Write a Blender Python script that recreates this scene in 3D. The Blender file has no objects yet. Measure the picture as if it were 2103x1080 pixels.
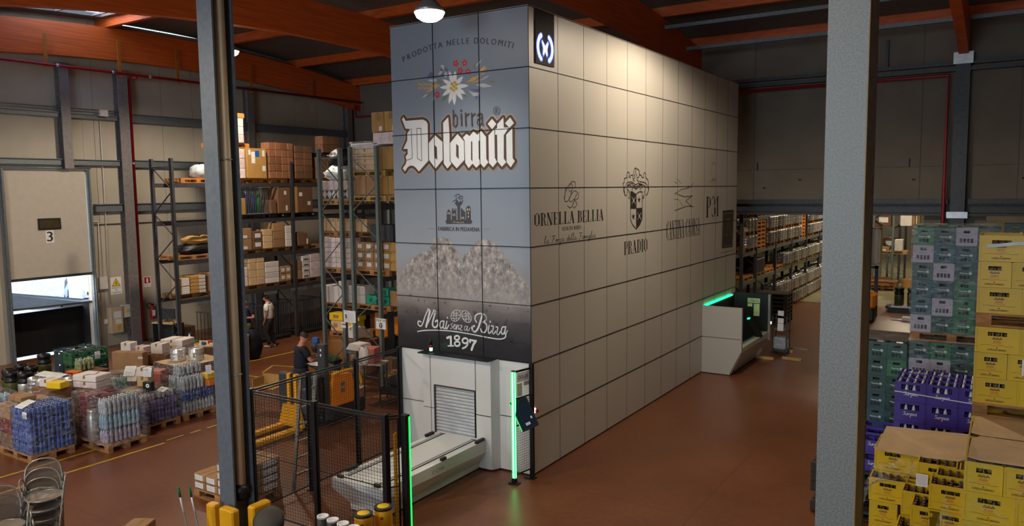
import bpy, math, random, re
from mathutils import Vector, Matrix
from mathutils.geometry import tessellate_polygon
random.seed(7)
PI = math.pi
SC = bpy.context.scene
COL = SC.collection

# ---------------------------------------------------------------- camera
def make_camera():
    yaw, pitch, roll = -0.5683, -0.0949, -0.0119
    f = Vector((math.sin(yaw)*math.cos(pitch), math.cos(yaw)*math.cos(pitch), math.sin(pitch)))
    r = Vector((math.cos(yaw), -math.sin(yaw), 0)); u = r.cross(f)
    r2 = r*math.cos(roll)+u*math.sin(roll); u2 = -r*math.sin(roll)+u*math.cos(roll)
    cam = bpy.data.cameras.new('camera'); o = bpy.data.objects.new('camera', cam); COL.objects.link(o)
    m = Matrix((r2, u2, -f)).transposed().to_4x4(); m.translation = Vector((6.7457, -11.1473, 4.9767))
    o.matrix_world = m
    cam.sensor_fit = 'HORIZONTAL'; cam.sensor_width = 36; cam.lens = 1586.25*36/2103
    cam.clip_start = .05; cam.clip_end = 300
    SC.camera = o
make_camera()

# ---------------------------------------------------------------- view, world
SC.view_settings.view_transform = 'Standard'; SC.view_settings.look = 'None'
SC.view_settings.exposure = 0.0; SC.view_settings.gamma = 1.0; SC.view_settings.use_curve_mapping = False
W = bpy.data.worlds.new('world'); SC.world = W; W.use_nodes = True
wn = W.node_tree.nodes; wl = W.node_tree.links
sky = wn.new('ShaderNodeTexSky'); sky.sky_type = 'NISHITA'; sky.sun_elevation = math.radians(38); sky.sun_rotation = math.radians(200); sky.sun_disc = False
wl.new(sky.outputs[0], wn['Background'].inputs[0]); wn['Background'].inputs[1].default_value = 1.0

# ---------------------------------------------------------------- lights
def area(name, loc, target, size, power, col, sy=None):
    L = bpy.data.lights.new(name, 'AREA'); L.energy = power; L.color = col
    L.shape = 'RECTANGLE' if sy else 'DISK'; L.size = size
    if sy: L.size_y = sy
    o = bpy.data.objects.new(name, L); COL.objects.link(o); o.location = loc
    o.rotation_euler = (Vector(target)-Vector(loc)).to_track_quat('-Z', 'Y').to_euler()
    return o
def spot(name, loc, target, power, col, ang=120, blend=.6, rad=.2):
    L = bpy.data.lights.new(name, 'SPOT'); L.energy = power; L.color = col; L.spot_size = math.radians(ang)
    L.spot_blend = blend; L.shadow_soft_size = rad
    o = bpy.data.objects.new(name, L); COL.objects.link(o); o.location = loc
    o.rotation_euler = (Vector(target)-Vector(loc)).to_track_quat('-Z', 'Y').to_euler()
    return o
WARM = (1.0, .84, .65); NEUT = (1.0, .90, .78); COOL = (.72, .86, 1.0)
# daylight from the open bay doors behind the camera
area('daylight_bay', (2, -24.5, 5.5), (-6, 0, 2.5), 9, 1500, COOL, 5)
area('daylight_bay_left', (-14, -24.0, 5.0), (-10, 0, 1.5), 7, 420, COOL, 4)
LAMPS = [(-.95, -1.4, 7.78), (-11.9, 3.4, 9.0), (2.4, 4.2, 8.85), (-4.0, -9.5, 8.6), (3.6, -9.0, 8.6), (-11.5, -8.5, 8.6)]
LPOW = [95, 520, 370, 460, 60, 520]
HALL_LAMPS = [(3.4, 27.5, 7.5, 420), (2.2, 38.0, 7.5, 400), (1.8, 20.0, 7.2, 110)]
# ---------------------------------------------------------------- materials
def lin(c):
    return tuple(((v/12.92) if v <= .04045 else ((v+.055)/1.055)**2.4) for v in [x/255 for x in c])
_M = {}
RANDV = {'cardboard': .16, 'cardboard_dark': .2, 'cardboard_pale': .12, 'cardboard_golden': .14, 'cardboard_rust': .22, 'white_carton': .1, 'printed_pale_carton': .12, 'pallet_wood': .25, 'pallet_wood_pale': .2, 'pallet_orange': .25, 'steel_keg': .35, 'dark_green_crate': .3, 'blue_green_crate': .3, 'yellow_crate': .06, 'blue_bottle': .25, 'clear_bottle': .3, 'pale_blue_bottle': .3, 'violet_bottle': .3, 'dark_red_pack': .4}
def mat(name, rgb, rough=.6, metal=0., var=.10, scale=6., bump=0., emit=0., spec=.5, alpha=None, rgb2=None, rvar=0., stretch=None, detail=3.):
    """procedural principled material: noise varies the colour a little, optional bump"""
    if name in _M: return _M[name]
    m = bpy.data.materials.new(name); m.use_nodes = True; N = m.node_tree.nodes; L = m.node_tree.links
    b = N['Principled BSDF']; c = lin(rgb)
    b.inputs['Roughness'].default_value = rough; b.inputs['Metallic'].default_value = metal
    b.inputs['Specular IOR Level'].default_value = spec
    tc = N.new('ShaderNodeTexCoord'); src = tc.outputs['Object']
    if stretch:
        mp = N.new('ShaderNodeMapping'); mp.inputs['Scale'].default_value = stretch; L.new(src, mp.inputs[0]); src = mp.outputs[0]
    nz = N.new('ShaderNodeTexNoise'); nz.inputs['Scale'].default_value = scale; nz.inputs['Detail'].default_value = detail; L.new(src, nz.inputs['Vector'])
    rp = N.new('ShaderNodeValToRGB'); L.new(nz.outputs['Fac'], rp.inputs[0])
    a = tuple(max(0, x*(1-var)) for x in c); d = tuple(min(1, x*(1+var)) for x in c)
    if rgb2: d = lin(rgb2); a = c
    rp.color_ramp.elements[0].position = .35; rp.color_ramp.elements[1].position = .65
    rp.color_ramp.elements[0].color = (*a, 1); rp.color_ramp.elements[1].color = (*d, 1)
    if name in RANDV:                       # every object made of it has its own slightly lighter or darker tone
        oi = N.new('ShaderNodeObjectInfo'); rm = N.new('ShaderNodeMapRange'); v = RANDV[name]; rm.inputs[3].default_value = 1-v; rm.inputs[4].default_value = 1+v
        hs = N.new('ShaderNodeHueSaturation'); L.new(oi.outputs['Random'], rm.inputs[0]); L.new(rm.outputs[0], hs.inputs['Value']); L.new(rp.outputs[0], hs.inputs['Color']); L.new(hs.outputs[0], b.inputs['Base Color'])
    else: L.new(rp.outputs[0], b.inputs['Base Color'])
    if emit:
        b.inputs['Emission Color'].default_value = (*c, 1); b.inputs['Emission Strength'].default_value = emit
    if bump:
        bp = N.new('ShaderNodeBump'); bp.inputs['Strength'].default_value = bump; bp.inputs['Distance'].default_value = .01
        L.new(nz.outputs['Fac'], bp.inputs['Height']); L.new(bp.outputs[0], b.inputs['Normal'])
    if rvar:
        mr = N.new('ShaderNodeMapRange'); mr.inputs[3].default_value = rough-rvar; mr.inputs[4].default_value = rough+rvar
        L.new(nz.outputs['Fac'], mr.inputs[0]); L.new(mr.outputs[0], b.inputs['Roughness'])
    if alpha is not None: b.inputs['Alpha'].default_value = alpha
    _M[name] = m; return m
def film(name, rgb=(225, 232, 238), amount=.16, rough=.22, scale=7., stretch=(1, 1, 3)):
    """stretch wrap: mostly clear, streaks of whitish glossy plastic that paint in its reflective glints"""
    if name in _M: return _M[name]
    m = bpy.data.materials.new(name); m.use_nodes = True; N = m.node_tree.nodes; L = m.node_tree.links
    b = N['Principled BSDF']; out = N['Material Output']
    b.inputs['Base Color'].default_value = (*lin(rgb), 1); b.inputs['Roughness'].default_value = rough; b.inputs['Specular IOR Level'].default_value = .8
    tr = N.new('ShaderNodeBsdfTransparent'); mx = N.new('ShaderNodeMixShader')
    tc = N.new('ShaderNodeTexCoord'); mp = N.new('ShaderNodeMapping'); mp.inputs['Scale'].default_value = stretch
    nz = N.new('ShaderNodeTexNoise'); nz.inputs['Scale'].default_value = scale; nz.inputs['Detail'].default_value = 5; nz.inputs['Distortion'].default_value = 1.2
    L.new(tc.outputs['Object'], mp.inputs[0]); L.new(mp.outputs[0], nz.inputs['Vector'])
    mr = N.new('ShaderNodeMapRange'); mr.inputs[1].default_value = .46; mr.inputs[2].default_value = .78; mr.inputs[3].default_value = amount*.18; mr.inputs[4].default_value = min(1, amount*2.3)  # streak mask: whitish colour painted in for the film's glints
    L.new(nz.outputs['Fac'], mr.inputs[0]); L.new(mr.outputs[0], mx.inputs[0]); L.new(tr.outputs[0], mx.inputs[1]); L.new(b.outputs[0], mx.inputs[2])
    bp = N.new('ShaderNodeBump'); bp.inputs['Strength'].default_value = .8; bp.inputs['Distance'].default_value = .03
    L.new(nz.outputs['Fac'], bp.inputs['Height']); L.new(bp.outputs[0], b.inputs['Normal']); L.new(mx.outputs[0], out.inputs[0])
    _M[name] = m; return m
M = {}
M['panel'] = mat('white_panel', (184, 180, 170), .42, var=.02, scale=.6)
M['panelA'] = mat('white_base_panel', (224, 226, 224), .4, var=.02, scale=.8)
M['groove'] = mat('groove_black', (14, 13, 13), .8)
M['steel'] = mat('galvanised_steel', (112, 120, 124), .5, .35, var=.18, scale=24, rvar=.1)
M['steel_d'] = mat('dark_steel', (66, 68, 70), .5, .4, var=.15, scale=12)
M['col'] = mat('galvanised_column', (128, 130, 126), .48, .2, var=.26, scale=70, rvar=.1, detail=6)
M['colg'] = mat('painted_column', (92, 102, 112), .55, .1, var=.10, scale=14)
M['rack'] = mat('rack_grey_green', (112, 124, 122), .5, .25, var=.1, scale=20)
M['rack_d'] = mat('rack_dark', (62, 62, 66), .55, .2, var=.15, scale=14)
M['beam'] = mat('rack_beam_brown', (92, 66, 60), .5, .1, var=.12)
M['black'] = mat('black_paint', (14, 14, 15), .45, var=.1)
M['blackp'] = mat('black_plastic', (22, 22, 24), .5, var=.15)
M['grey_d'] = mat('dark_grey_plastic', (56, 57, 60), .5, var=.08)
M['wood'] = mat('pallet_wood', (158, 112, 66), .8, var=.25, scale=9, stretch=(1, 6, 6))
M['wood2'] = mat('pallet_wood_pale', (188, 150, 92), .8, var=.2, scale=9, stretch=(1, 6, 6))
M['woodb'] = mat('pallet_dark', (52, 44, 38), .8, var=.25, scale=9, stretch=(1, 6, 6))
M['woodo'] = mat('pallet_orange', (190, 120, 44), .75, var=.25, scale=9, stretch=(1, 6, 6))
M['card'] = mat('cardboard', (158, 120, 82), .85, var=.08, scale=4)
M['card2'] = mat('cardboard_dark', (112, 78, 54), .85, var=.10, scale=4)
M['card3'] = mat('cardboard_pale', (206, 174, 132), .85, var=.07, scale=4)
M['cardy'] = mat('cardboard_golden', (176, 134, 72), .85, var=.07, scale=4)
M['cardg'] = mat('cardboard_rust', (134, 88, 58), .8, var=.05, scale=3)
M['whitec'] = mat('white_carton', (214, 206, 200), .75, var=.06, scale=4)
M['pinkc'] = mat('printed_pale_carton', (214, 196, 194), .75, var=.14, scale=9)
M['blackc'] = mat('black_carton', (20, 20, 22), .6)
M['teal'] = mat('teal_carton', (24, 150, 128), .6)
M['paper'] = mat('white_paper', (232, 232, 232), .8, var=.02)
M['ink'] = mat('dark_ink', (36, 30, 26), .7, var=.02)
M['inkg'] = mat('grey_ink', (62, 64, 72), .7, var=.02)
M['inkb'] = mat('brown_print', (80, 58, 46), .6, var=.03)
M['cream'] = mat('cream_print', (190, 168, 140), .6, var=.02)
M['inkw'] = mat('white_print', (226, 230, 230), .6, var=.02)
M['inkl'] = mat('light_grey_print', (206, 204, 198), .6, var=.02)
M['yel'] = mat('yellow_crate', (214, 178, 10), .38, var=.05, scale=3)
M['yeli'] = mat('yellow_crate_inside_shade', (150, 120, 8), .5, var=.05, scale=3)  # darker copy of the crate yellow, shade of the interior put into the colour
M['pur'] = mat('purple_crate', (62, 42, 138), .4, var=.07, scale=3)
M['grn'] = mat('dark_green_crate', (18, 66, 48), .4, var=.15, scale=2)
M['grn2'] = mat('mid_green_crate', (24, 104, 52), .4, var=.1, scale=3)
M['teald'] = mat('blue_green_crate', (30, 74, 82), .4, var=.15, scale=3)
M['lil'] = mat('pale_lilac_crate', (172, 168, 182), .45, var=.08, scale=3)
M['inky'] = mat('maroon_print', (92, 34, 22), .6, var=.02)
M['inko'] = mat('orange_print', (206, 110, 24), .6, var=.02)
M['glassd'] = mat('dark_bottle_glass', (24, 30, 22), .12, var=.1, spec=.8)
M['cap'] = mat('bottle_cap', (120, 96, 88), .35, .4, var=.15)
M['capw'] = mat('silver_cap', (205, 205, 215), .3, .5, var=.1)
M['foil'] = mat('foil_neck', (196, 192, 196), .3, .4, var=.15, scale=20)
M['keg'] = mat('steel_keg', (190, 188, 184), .28, .6, var=.1, scale=10, rvar=.08)
M['kegb'] = mat('black_rubber_keg', (16, 16, 18), .35, var=.1)
M['kego'] = mat('olive_keg', (74, 78, 34), .45, var=.1)
M['org'] = mat('orange_paint', (236, 134, 14), .4, var=.05)
M['orgy'] = mat('amber_paint', (232, 164, 20), .42, var=.06)
M['guard'] = mat('yellow_guard', (226, 164, 16), .45, var=.08, scale=9)
M['red'] = mat('red_paint', (168, 22, 26), .4, var=.06)
M['redp'] = mat('red_pipe', (150, 20, 32), .4, var=.1)
M['blue'] = mat('blue_print', (32, 92, 170), .5, var=.05)
M['navy'] = mat('navy_cloth', (16, 20, 40), .85, var=.15, scale=14)
M['tee'] = mat('black_blue_cloth', (14, 18, 32), .85, var=.15, scale=14)
M['jeans'] = mat('dark_trousers', (44, 44, 52), .85, var=.15, scale=14)
M['khaki'] = mat('khaki_trousers', (92, 78, 58), .85, var=.12, scale=14)
M['polo'] = mat('white_polo', (224, 220, 214), .8, var=.04, scale=10)
M['skin'] = mat('skin', (196, 128, 100), .55, var=.05, scale=8)
M['hair'] = mat('dark_hair', (40, 30, 26), .8, var=.2, scale=30)
M['hairg'] = mat('short_brown_hair', (62, 46, 38), .8, var=.2, scale=30)
M['shoe'] = mat('pale_shoe', (190, 182, 170), .6)
M['mask'] = mat('pale_blue_mask', (170, 190, 205), .8)
M['mesh'] = mat('guard_wire', (16, 16, 17), .5)
M['chair'] = mat('grey_chair_tube', (150, 148, 142), .35, .6, var=.08)
M['shut'] = mat('shutter_slat', (190, 196, 202), .5, .05, var=.05)
M['screen'] = mat('screen_glass', (30, 44, 58), .1, emit=.12, var=.05)
M['bluee'] = mat('blue_glow', (30, 70, 255), .4, emit=2.5)
M['bluew'] = mat('white_blue_glow', (150, 205, 255), .4, emit=2.2)
M['lampw'] = mat('lamp_glow', (255, 226, 190), .4, emit=14)
M['greene'] = mat('green_glow', (20, 255, 90), .4, emit=2.2)
M['greens'] = mat('green_core_glow', (150, 255, 180), .4, emit=3.2)
M['greent'] = mat('teal_green_glow', (20, 240, 150), .4, emit=4)
M['alu'] = mat('brushed_aluminium', (170, 172, 172), .35, .7, var=.1)
M['bluew_f'] = mat('blue_bottle', (44, 74, 150), .2, var=.25, scale=14, spec=.7)
M['bluel_f'] = mat('pale_blue_bottle', (140, 176, 200), .2, var=.2, scale=14, spec=.7)
M['clear_f'] = mat('clear_bottle', (158, 166, 174), .2, var=.2, scale=14, spec=.7)
M['pur_f'] = mat('violet_bottle', (70, 66, 132), .2, var=.25, scale=14, spec=.7)
M['green_f'] = mat('pale_green_bottle', (120, 150, 150), .2, var=.2, scale=14, spec=.7)
M['olive_f'] = mat('green_yellow_bottle', (134, 142, 96), .25, var=.3, scale=14, spec=.7)
M['lilac_f'] = mat('lilac_bottle', (150, 140, 160), .25, var=.25, scale=14, spec=.7)
M['redpk'] = mat('dark_red_pack', (96, 34, 34), .35, var=.35, scale=12)
M['pinkp'] = mat('red_white_pack', (206, 120, 120), .5, var=.35, scale=60)
M['wrap'] = film('stretch_wrap')
M['wrapd'] = film('stretch_wrap_thick', amount=.15)
M['wrapg'] = film('stretch_wrap_thin', amount=.04, scale=5)
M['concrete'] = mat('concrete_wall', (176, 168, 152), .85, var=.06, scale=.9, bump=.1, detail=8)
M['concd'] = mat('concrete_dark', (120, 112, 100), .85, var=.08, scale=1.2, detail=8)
M['doorp'] = mat('sectional_door_panel', (190, 182, 168), .55, var=.03)
M['beige'] = mat('beige_pipe', (200, 182, 150), .4, var=.05)
M['tile'] = mat('roof_deck', (108, 100, 94), .85, var=.08)
M['red_wood'] = mat('glulam_orange', (206, 92, 30), .55, var=.16, scale=3, stretch=(1, .25, 6), detail=6)
M['tape'] = mat('yellow_floor_paint', (196, 160, 40), .5, var=.2, scale=7)
M['warn'] = mat('warning_yellow', (236, 196, 20), .5, var=.03)
M['gcyl'] = mat('green_cylinder', (30, 120, 60), .35)
M['bcyl'] = mat('blue_cylinder', (36, 52, 120), .35)
M['cloud'] = mat('loose_plastic', (196, 204, 204), .35, var=.15, scale=5, bump=.5)

def floor_mat():
    m = bpy.data.materials.new('floor_red_resin'); m.use_nodes = True; N = m.node_tree.nodes; L = m.node_tree.links
    b = N['Principled BSDF']; tc = N.new('ShaderNodeTexCoord')
    n1 = N.new('ShaderNodeTexNoise'); n1.inputs['Scale'].default_value = .35; n1.inputs['Detail'].default_value = 8; n1.inputs['Roughness'].default_value = .6
    n2 = N.new('ShaderNodeTexNoise'); n2.inputs['Scale'].default_value = 9; n2.inputs['Detail'].default_value = 6
    L.new(tc.outputs['Object'], n1.inputs['Vector']); L.new(tc.outputs['Object'], n2.inputs['Vector'])
    r1 = N.new('ShaderNodeValToRGB'); r1.color_ramp.elements[0].position = .3; r1.color_ramp.elements[1].position = .72
    r1.color_ramp.elements[0].color = (*lin((100, 57, 33)), 1); r1.color_ramp.elements[1].color = (*lin((126, 77, 47)), 1)
    L.new(n1.outputs['Fac'], r1.inputs[0])
    mx = N.new('ShaderNodeMixRGB'); mx.blend_type = 'MULTIPLY'; mx.inputs[0].default_value = .35; L.new(r1.outputs[0], mx.inputs[1])
    r2 = N.new('ShaderNodeValToRGB'); r2.color_ramp.elements[0].position = .3; r2.color_ramp.elements[0].color = (.55, .5, .48, 1); r2.color_ramp.elements[1].position = .6; r2.color_ramp.elements[1].color = (1, 1, 1, 1)
    L.new(n2.outputs['Fac'], r2.inputs[0]); L.new(r2.outputs[0], mx.inputs[2])
    # expansion joints every few metres
    sp = N.new('ShaderNodeSeparateXYZ'); L.new(tc.outputs['Object'], sp.inputs[0]); last = None
    for ax, per, off in (('X', 3.85, .95), ('Y', 4.75, .15)):
        a = N.new('ShaderNodeMath'); a.operation = 'ADD'; a.inputs[1].default_value = off+100*per; L.new(sp.outputs[ax], a.inputs[0])
        mo = N.new('ShaderNodeMath'); mo.operation = 'MODULO'; mo.inputs[1].default_value = per; L.new(a.outputs[0], mo.inputs[0])
        lt = N.new('ShaderNodeMath'); lt.operation = 'LESS_THAN'; lt.inputs[1].default_value = .014; L.new(mo.outputs[0], lt.inputs[0])
        if last: 
            mm = N.new('ShaderNodeMath'); mm.operation = 'MAXIMUM'; L.new(last.outputs[0], mm.inputs[0]); L.new(lt.outputs[0], mm.inputs[1]); last = mm
        else: last = lt
    mj = N.new('ShaderNodeMixRGB'); mj.inputs[2].default_value = (*lin((84, 46, 32)), 1); L.new(last.outputs[0], mj.inputs[0]); L.new(mx.outputs[0], mj.inputs[1])
    L.new(mj.outputs[0], b.inputs['Base Color'])
    mr = N.new('ShaderNodeMapRange'); mr.inputs[3].default_value = .22; mr.inputs[4].default_value = .42; L.new(n1.outputs['Fac'], mr.inputs[0]); L.new(mr.outputs[0], b.inputs['Roughness'])
    bp = N.new('ShaderNodeBump'); bp.inputs['Strength'].default_value = .12; bp.inputs['Distance'].default_value = .004; L.new(n2.outputs['Fac'], bp.inputs['Height']); L.new(bp.outputs[0], b.inputs['Normal'])
    return m
M['floor'] = floor_mat()
M['floor2'] = mat('floor_grey_green', (146, 138, 108), .4, var=.1, scale=.6, rvar=.1, detail=6)

def print_mat():
    """printed film on the front: slate blue sky, pale haze, dark forest foot"""
    m = bpy.data.materials.new('front_print'); m.use_nodes = True; N = m.node_tree.nodes; L = m.node_tree.links
    b = N['Principled BSDF']; b.inputs['Roughness'].default_value = .45
    tc = N.new('ShaderNodeTexCoord'); sp = N.new('ShaderNodeSeparateXYZ'); L.new(tc.outputs['Object'], sp.inputs[0])
    nz = N.new('ShaderNodeTexNoise'); nz.inputs['Scale'].default_value = 1.6; nz.inputs['Detail'].default_value = 7
    mp = N.new('ShaderNodeMapping'); mp.inputs['Scale'].default_value = (1, 1, 2.2); L.new(tc.outputs['Object'], mp.inputs[0]); L.new(mp.outputs[0], nz.inputs['Vector'])
    a = N.new('ShaderNodeMath'); a.operation = 'MULTIPLY_ADD'; a.inputs[1].default_value = .5; L.new(nz.outputs['Fac'], a.inputs[0]); L.new(sp.outputs['Z'], a.inputs[2])
    mr = N.new('ShaderNodeMapRange'); mr.inputs[1].default_value = 2.25; mr.inputs[2].default_value = 8.25; L.new(a.outputs[0], mr.inputs[0])
    r = N.new('ShaderNodeValToRGB'); L.new(mr.outputs[0], r.inputs[0]); e = r.color_ramp.elements
    stops = [(0, (26, 25, 27)), (.045, (34, 33, 35)), (.10, (70, 66, 68)), (.15, (128, 122, 120)), (.19, (160, 154, 150)), (.245, (150, 148, 150)), (.30, (146, 156, 167)), (.5, (124, 137, 152)), (1, (126, 138, 152))]
    e[0].position = 0; e[0].color = (*lin(stops[0][1]), 1); e[1].position = 1; e[1].color = (*lin(stops[-1][1]), 1)
    for p, c in stops[1:-1]:
        x = e.new(p); x.color = (*lin(c), 1)
    # dark smudges of forest
    n2 = N.new('ShaderNodeTexNoise'); n2.inputs['Scale'].default_value = 7; n2.inputs['Detail'].default_value = 5; L.new(tc.outputs['Object'], n2.inputs['Vector'])
    r2 = N.new('ShaderNodeValToRGB'); r2.color_ramp.elements[0].position = .34; r2.color_ramp.elements[0].color = (.45, .45, .45, 1); r2.color_ramp.elements[1].position = .42; r2.color_ramp.elements[1].color = (1, 1, 1, 1); L.new(n2.outputs['Fac'], r2.inputs[0])
    lt = N.new('ShaderNodeMath'); lt.operation = 'LESS_THAN'; lt.inputs[1].default_value = 3.05; L.new(sp.outputs['Z'], lt.inputs[0])
    mx = N.new('ShaderNodeMixRGB'); mx.blend_type = 'MULTIPLY'; L.new(lt.outputs[0], mx.inputs[0]); L.new(r.outputs[0], mx.inputs[1]); L.new(r2.outputs[0], mx.inputs[2])
    L.new(mx.outputs[0], b.inputs['Base Color']); return m
M['print'] = print_mat()
def rock_mat():
    m = bpy.data.materials.new('mountain_print'); m.use_nodes = True; N = m.node_tree.nodes; L = m.node_tree.links
    b = N['Principled BSDF']; b.inputs['Roughness'].default_value = .5
    tc = N.new('ShaderNodeTexCoord'); mp = N.new('ShaderNodeMapping'); mp.inputs['Scale'].default_value = (1.6, 1, 1.1); mp.inputs['Rotation'].default_value = (0, .5, 0); L.new(tc.outputs['Object'], mp.inputs[0])
    nz = N.new('ShaderNodeTexNoise'); nz.inputs['Scale'].default_value = 5.5; nz.inputs['Detail'].default_value = 15; nz.inputs['Roughness'].default_value = .82; nz.inputs['Distortion'].default_value = .15
    L.new(mp.outputs[0], nz.inputs['Vector'])
    r = N.new('ShaderNodeValToRGB'); e = r.color_ramp.elements; L.new(nz.outputs['Fac'], r.inputs[0])
    e[0].position = .38; e[0].color = (*lin((62, 60, 66)), 1); e[1].position = .62; e[1].color = (*lin((226, 220, 214)), 1)
    for p, c in ((.44, (112, 108, 110)), (.5, (150, 144, 142)), (.56, (178, 172, 168))):
        x = e.new(p); x.color = (*lin(c), 1)
    # haze at the foot
    sp = N.new('ShaderNodeSeparateXYZ'); L.new(tc.outputs['Object'], sp.inputs[0])
    mr = N.new('ShaderNodeMapRange'); mr.inputs[1].default_value = 2.95; mr.inputs[2].default_value = 3.6; mr.inputs[3].default_value = .8; mr.inputs[4].default_value = .05; L.new(sp.outputs['Z'], mr.inputs[0])
    mx = N.new('ShaderNodeMixRGB'); mx.inputs[2].default_value = (*lin((158, 154, 152)), 1); L.new(mr.outputs[0], mx.inputs[0]); L.new(r.outputs[0], mx.inputs[1]); L.new(mx.outputs[0], b.inputs['Base Color'])
    return m
M['rock'] = rock_mat()

# ---------------------------------------------------------------- mesh builder
class MB:
    def __init__(s): s.v = []; s.f = []; s.m = []; s.sm = []; s.cur = 0; s.lay = 0; s.cyc = 14; s.stp = 6e-5
    def face(s, idx, smooth=False): s.f.append(tuple(idx)); s.m.append(s.cur); s.sm.append(smooth)
    def box(s, x0, y0, z0, x1, y1, z1, T=None):
        b = len(s.v); P = [(x0,y0,z0),(x1,y0,z0),(x1,y1,z0),(x0,y1,z0),(x0,y0,z1),(x1,y0,z1),(x1,y1,z1),(x0,y1,z1)]
        if T is not None: P = [tuple(T @ Vector(p)) for p in P]
        s.v += P
        for q in ((0,3,2,1),(4,5,6,7),(0,1,5,4),(1,2,6,5),(2,3,7,6),(3,0,4,7)): s.face([b+i for i in q])
        return s
    def cbox(s, cx, cy, cz, sx, sy, sz, T=None): return s.box(cx-sx/2, cy-sy/2, cz-sz/2, cx+sx/2, cy+sy/2, cz+sz/2, T)
    def bbox(s, x0, y0, z0, x1, y1, z1, c=.01):
        """box with chamfered vertical edges and top rim"""
        b = len(s.v)
        def ring(i, z): return [(x0+c+i,y0+i,z),(x1-c-i,y0+i,z),(x1-i,y0+c+i,z),(x1-i,y1-c-i,z),(x1-c-i,y1-i,z),(x0+c+i,y1-i,z),(x0+i,y1-c-i,z),(x0+i,y0+c+i,z)]
        R = [ring(c*.7, z0), ring(0, z0+c), ring(0, z1-c), ring(c*.7, z1)]
        for r in R: s.v += r
        for k in range(3):
            for i in range(8): s.face([b+8*k+i, b+8*k+(i+1)%8, b+8*k+8+(i+1)%8, b+8*k+8+i])
        s.face([b+7-i for i in range(8)]); s.face([b+24+i for i in range(8)]); return s
    def bar(s, p0, p1, w, h=None, up=(0,0,1)):
        h = h or w; p0 = Vector(p0); p1 = Vector(p1); d = (p1-p0).normalized(); u = Vector(up)
        if abs(d.dot(u)) > .98: u = Vector((1,0,0)) if abs(d.x) < .9 else Vector((0,1,0))
        a = d.cross(u).normalized()*w/2; c = a.cross(d).normalized()*h/2; b = len(s.v)
        for p in (p0, p1): s.v += [tuple(p-a-c), tuple(p+a-c), tuple(p+a+c), tuple(p-a+c)]
        for q in ((0,1,2,3),(7,6,5,4),(0,4,5,1),(1,5,6,2),(2,6,7,3),(3,7,4,0)): s.face([b+i for i in q])
        return s
    def tube(s, pts, r, n=8, closed=False, caps=True):
        pts = [Vector(p) for p in pts]; rs = r if isinstance(r, (list, tuple)) else [r]*len(pts); b = len(s.v); N = len(pts)
        prev = None
        for i, p in enumerate(pts):
            if closed: d = pts[(i+1) % N]-pts[i-1]
            else: d = (pts[min(i+1, N-1)]-pts[max(i-1, 0)])
            d = d.normalized() if d.length > 1e-9 else Vector((0,0,1))
            if prev is None:
                u = Vector((0,0,1)) if abs(d.z) < .9 else Vector((1,0,0)); a = d.cross(u).normalized()
            else: a = (prev-d*prev.dot(d)).normalized()
            prev = a; c = d.cross(a)
            for k in range(n):
                t = 2*PI*k/n; s.v.append(tuple(p+(a*math.cos(t)+c*math.sin(t))*rs[i]))
        for i in range(N if closed else N-1):
            j = (i+1) % N
            for k in range(n): s.face([b+i*n+k, b+i*n+(k+1)%n, b+j*n+(k+1)%n, b+j*n+k], True)
        if caps and not closed:
            s.face([b+n-1-k for k in range(n)]); s.face([b+(N-1)*n+k for k in range(n)])
        return s
    def lathe(s, prof, c=(0,0,0), n=16, mats=None, smooth=True):
        """profile [(r,z)...] around the z axis at c"""
        b = len(s.v)
        for (r, z) in prof:
            for k in range(n):
                t = 2*PI*k/n; s.v.append((c[0]+r*math.cos(t), c[1]+r*math.sin(t), c[2]+z))
        for i in range(len(prof)-1):
            if mats: s.cur = mats[i]
            for k in range(n): s.face([b+i*n+k, b+i*n+(k+1)%n, b+(i+1)*n+(k+1)%n, b+(i+1)*n+k], smooth)
        if prof[0][0] > 1e-4: s.face([b+n-1-k for k in range(n)])
        if prof[-1][0] > 1e-4: s.face([b+(len(prof)-1)*n+k for k in range(n)])
        return s
    def prism(s, poly, fn, d0, d1):
        """2D polygon extruded: fn(a,b,depth)->xyz"""
        b = len(s.v); n = len(poly)
        s.v += [tuple(fn(p[0], p[1], d0)) for p in poly]+[tuple(fn(p[0], p[1], d1)) for p in poly]
        for i in range(n): s.face([b+i, b+(i+1)%n, b+n+(i+1)%n, b+n+i])
        s.face([b+n-1-i for i in range(n)]); s.face([b+n+i for i in range(n)]); return s
    def flat(s, loops, fn, off):
        """flat polygon with holes at depth off"""
        pl = [[Vector((p[0], p[1], 0)) for p in l] for l in loops]; b = len(s.v); s.lay = (s.lay+1) % s.cyc; off += s.lay*s.stp; k = [p for l in loops for p in l]
        s.v += [tuple(fn(p[0], p[1], off)) for p in k]
        for t in tessellate_polygon(pl):
            A, B_, C_ = [Vector(k[i]) for i in t]
            if (B_-A).cross(C_-A) < 0: t = (t[0], t[2], t[1])
            s.face([b+i for i in t])
        return s
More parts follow.
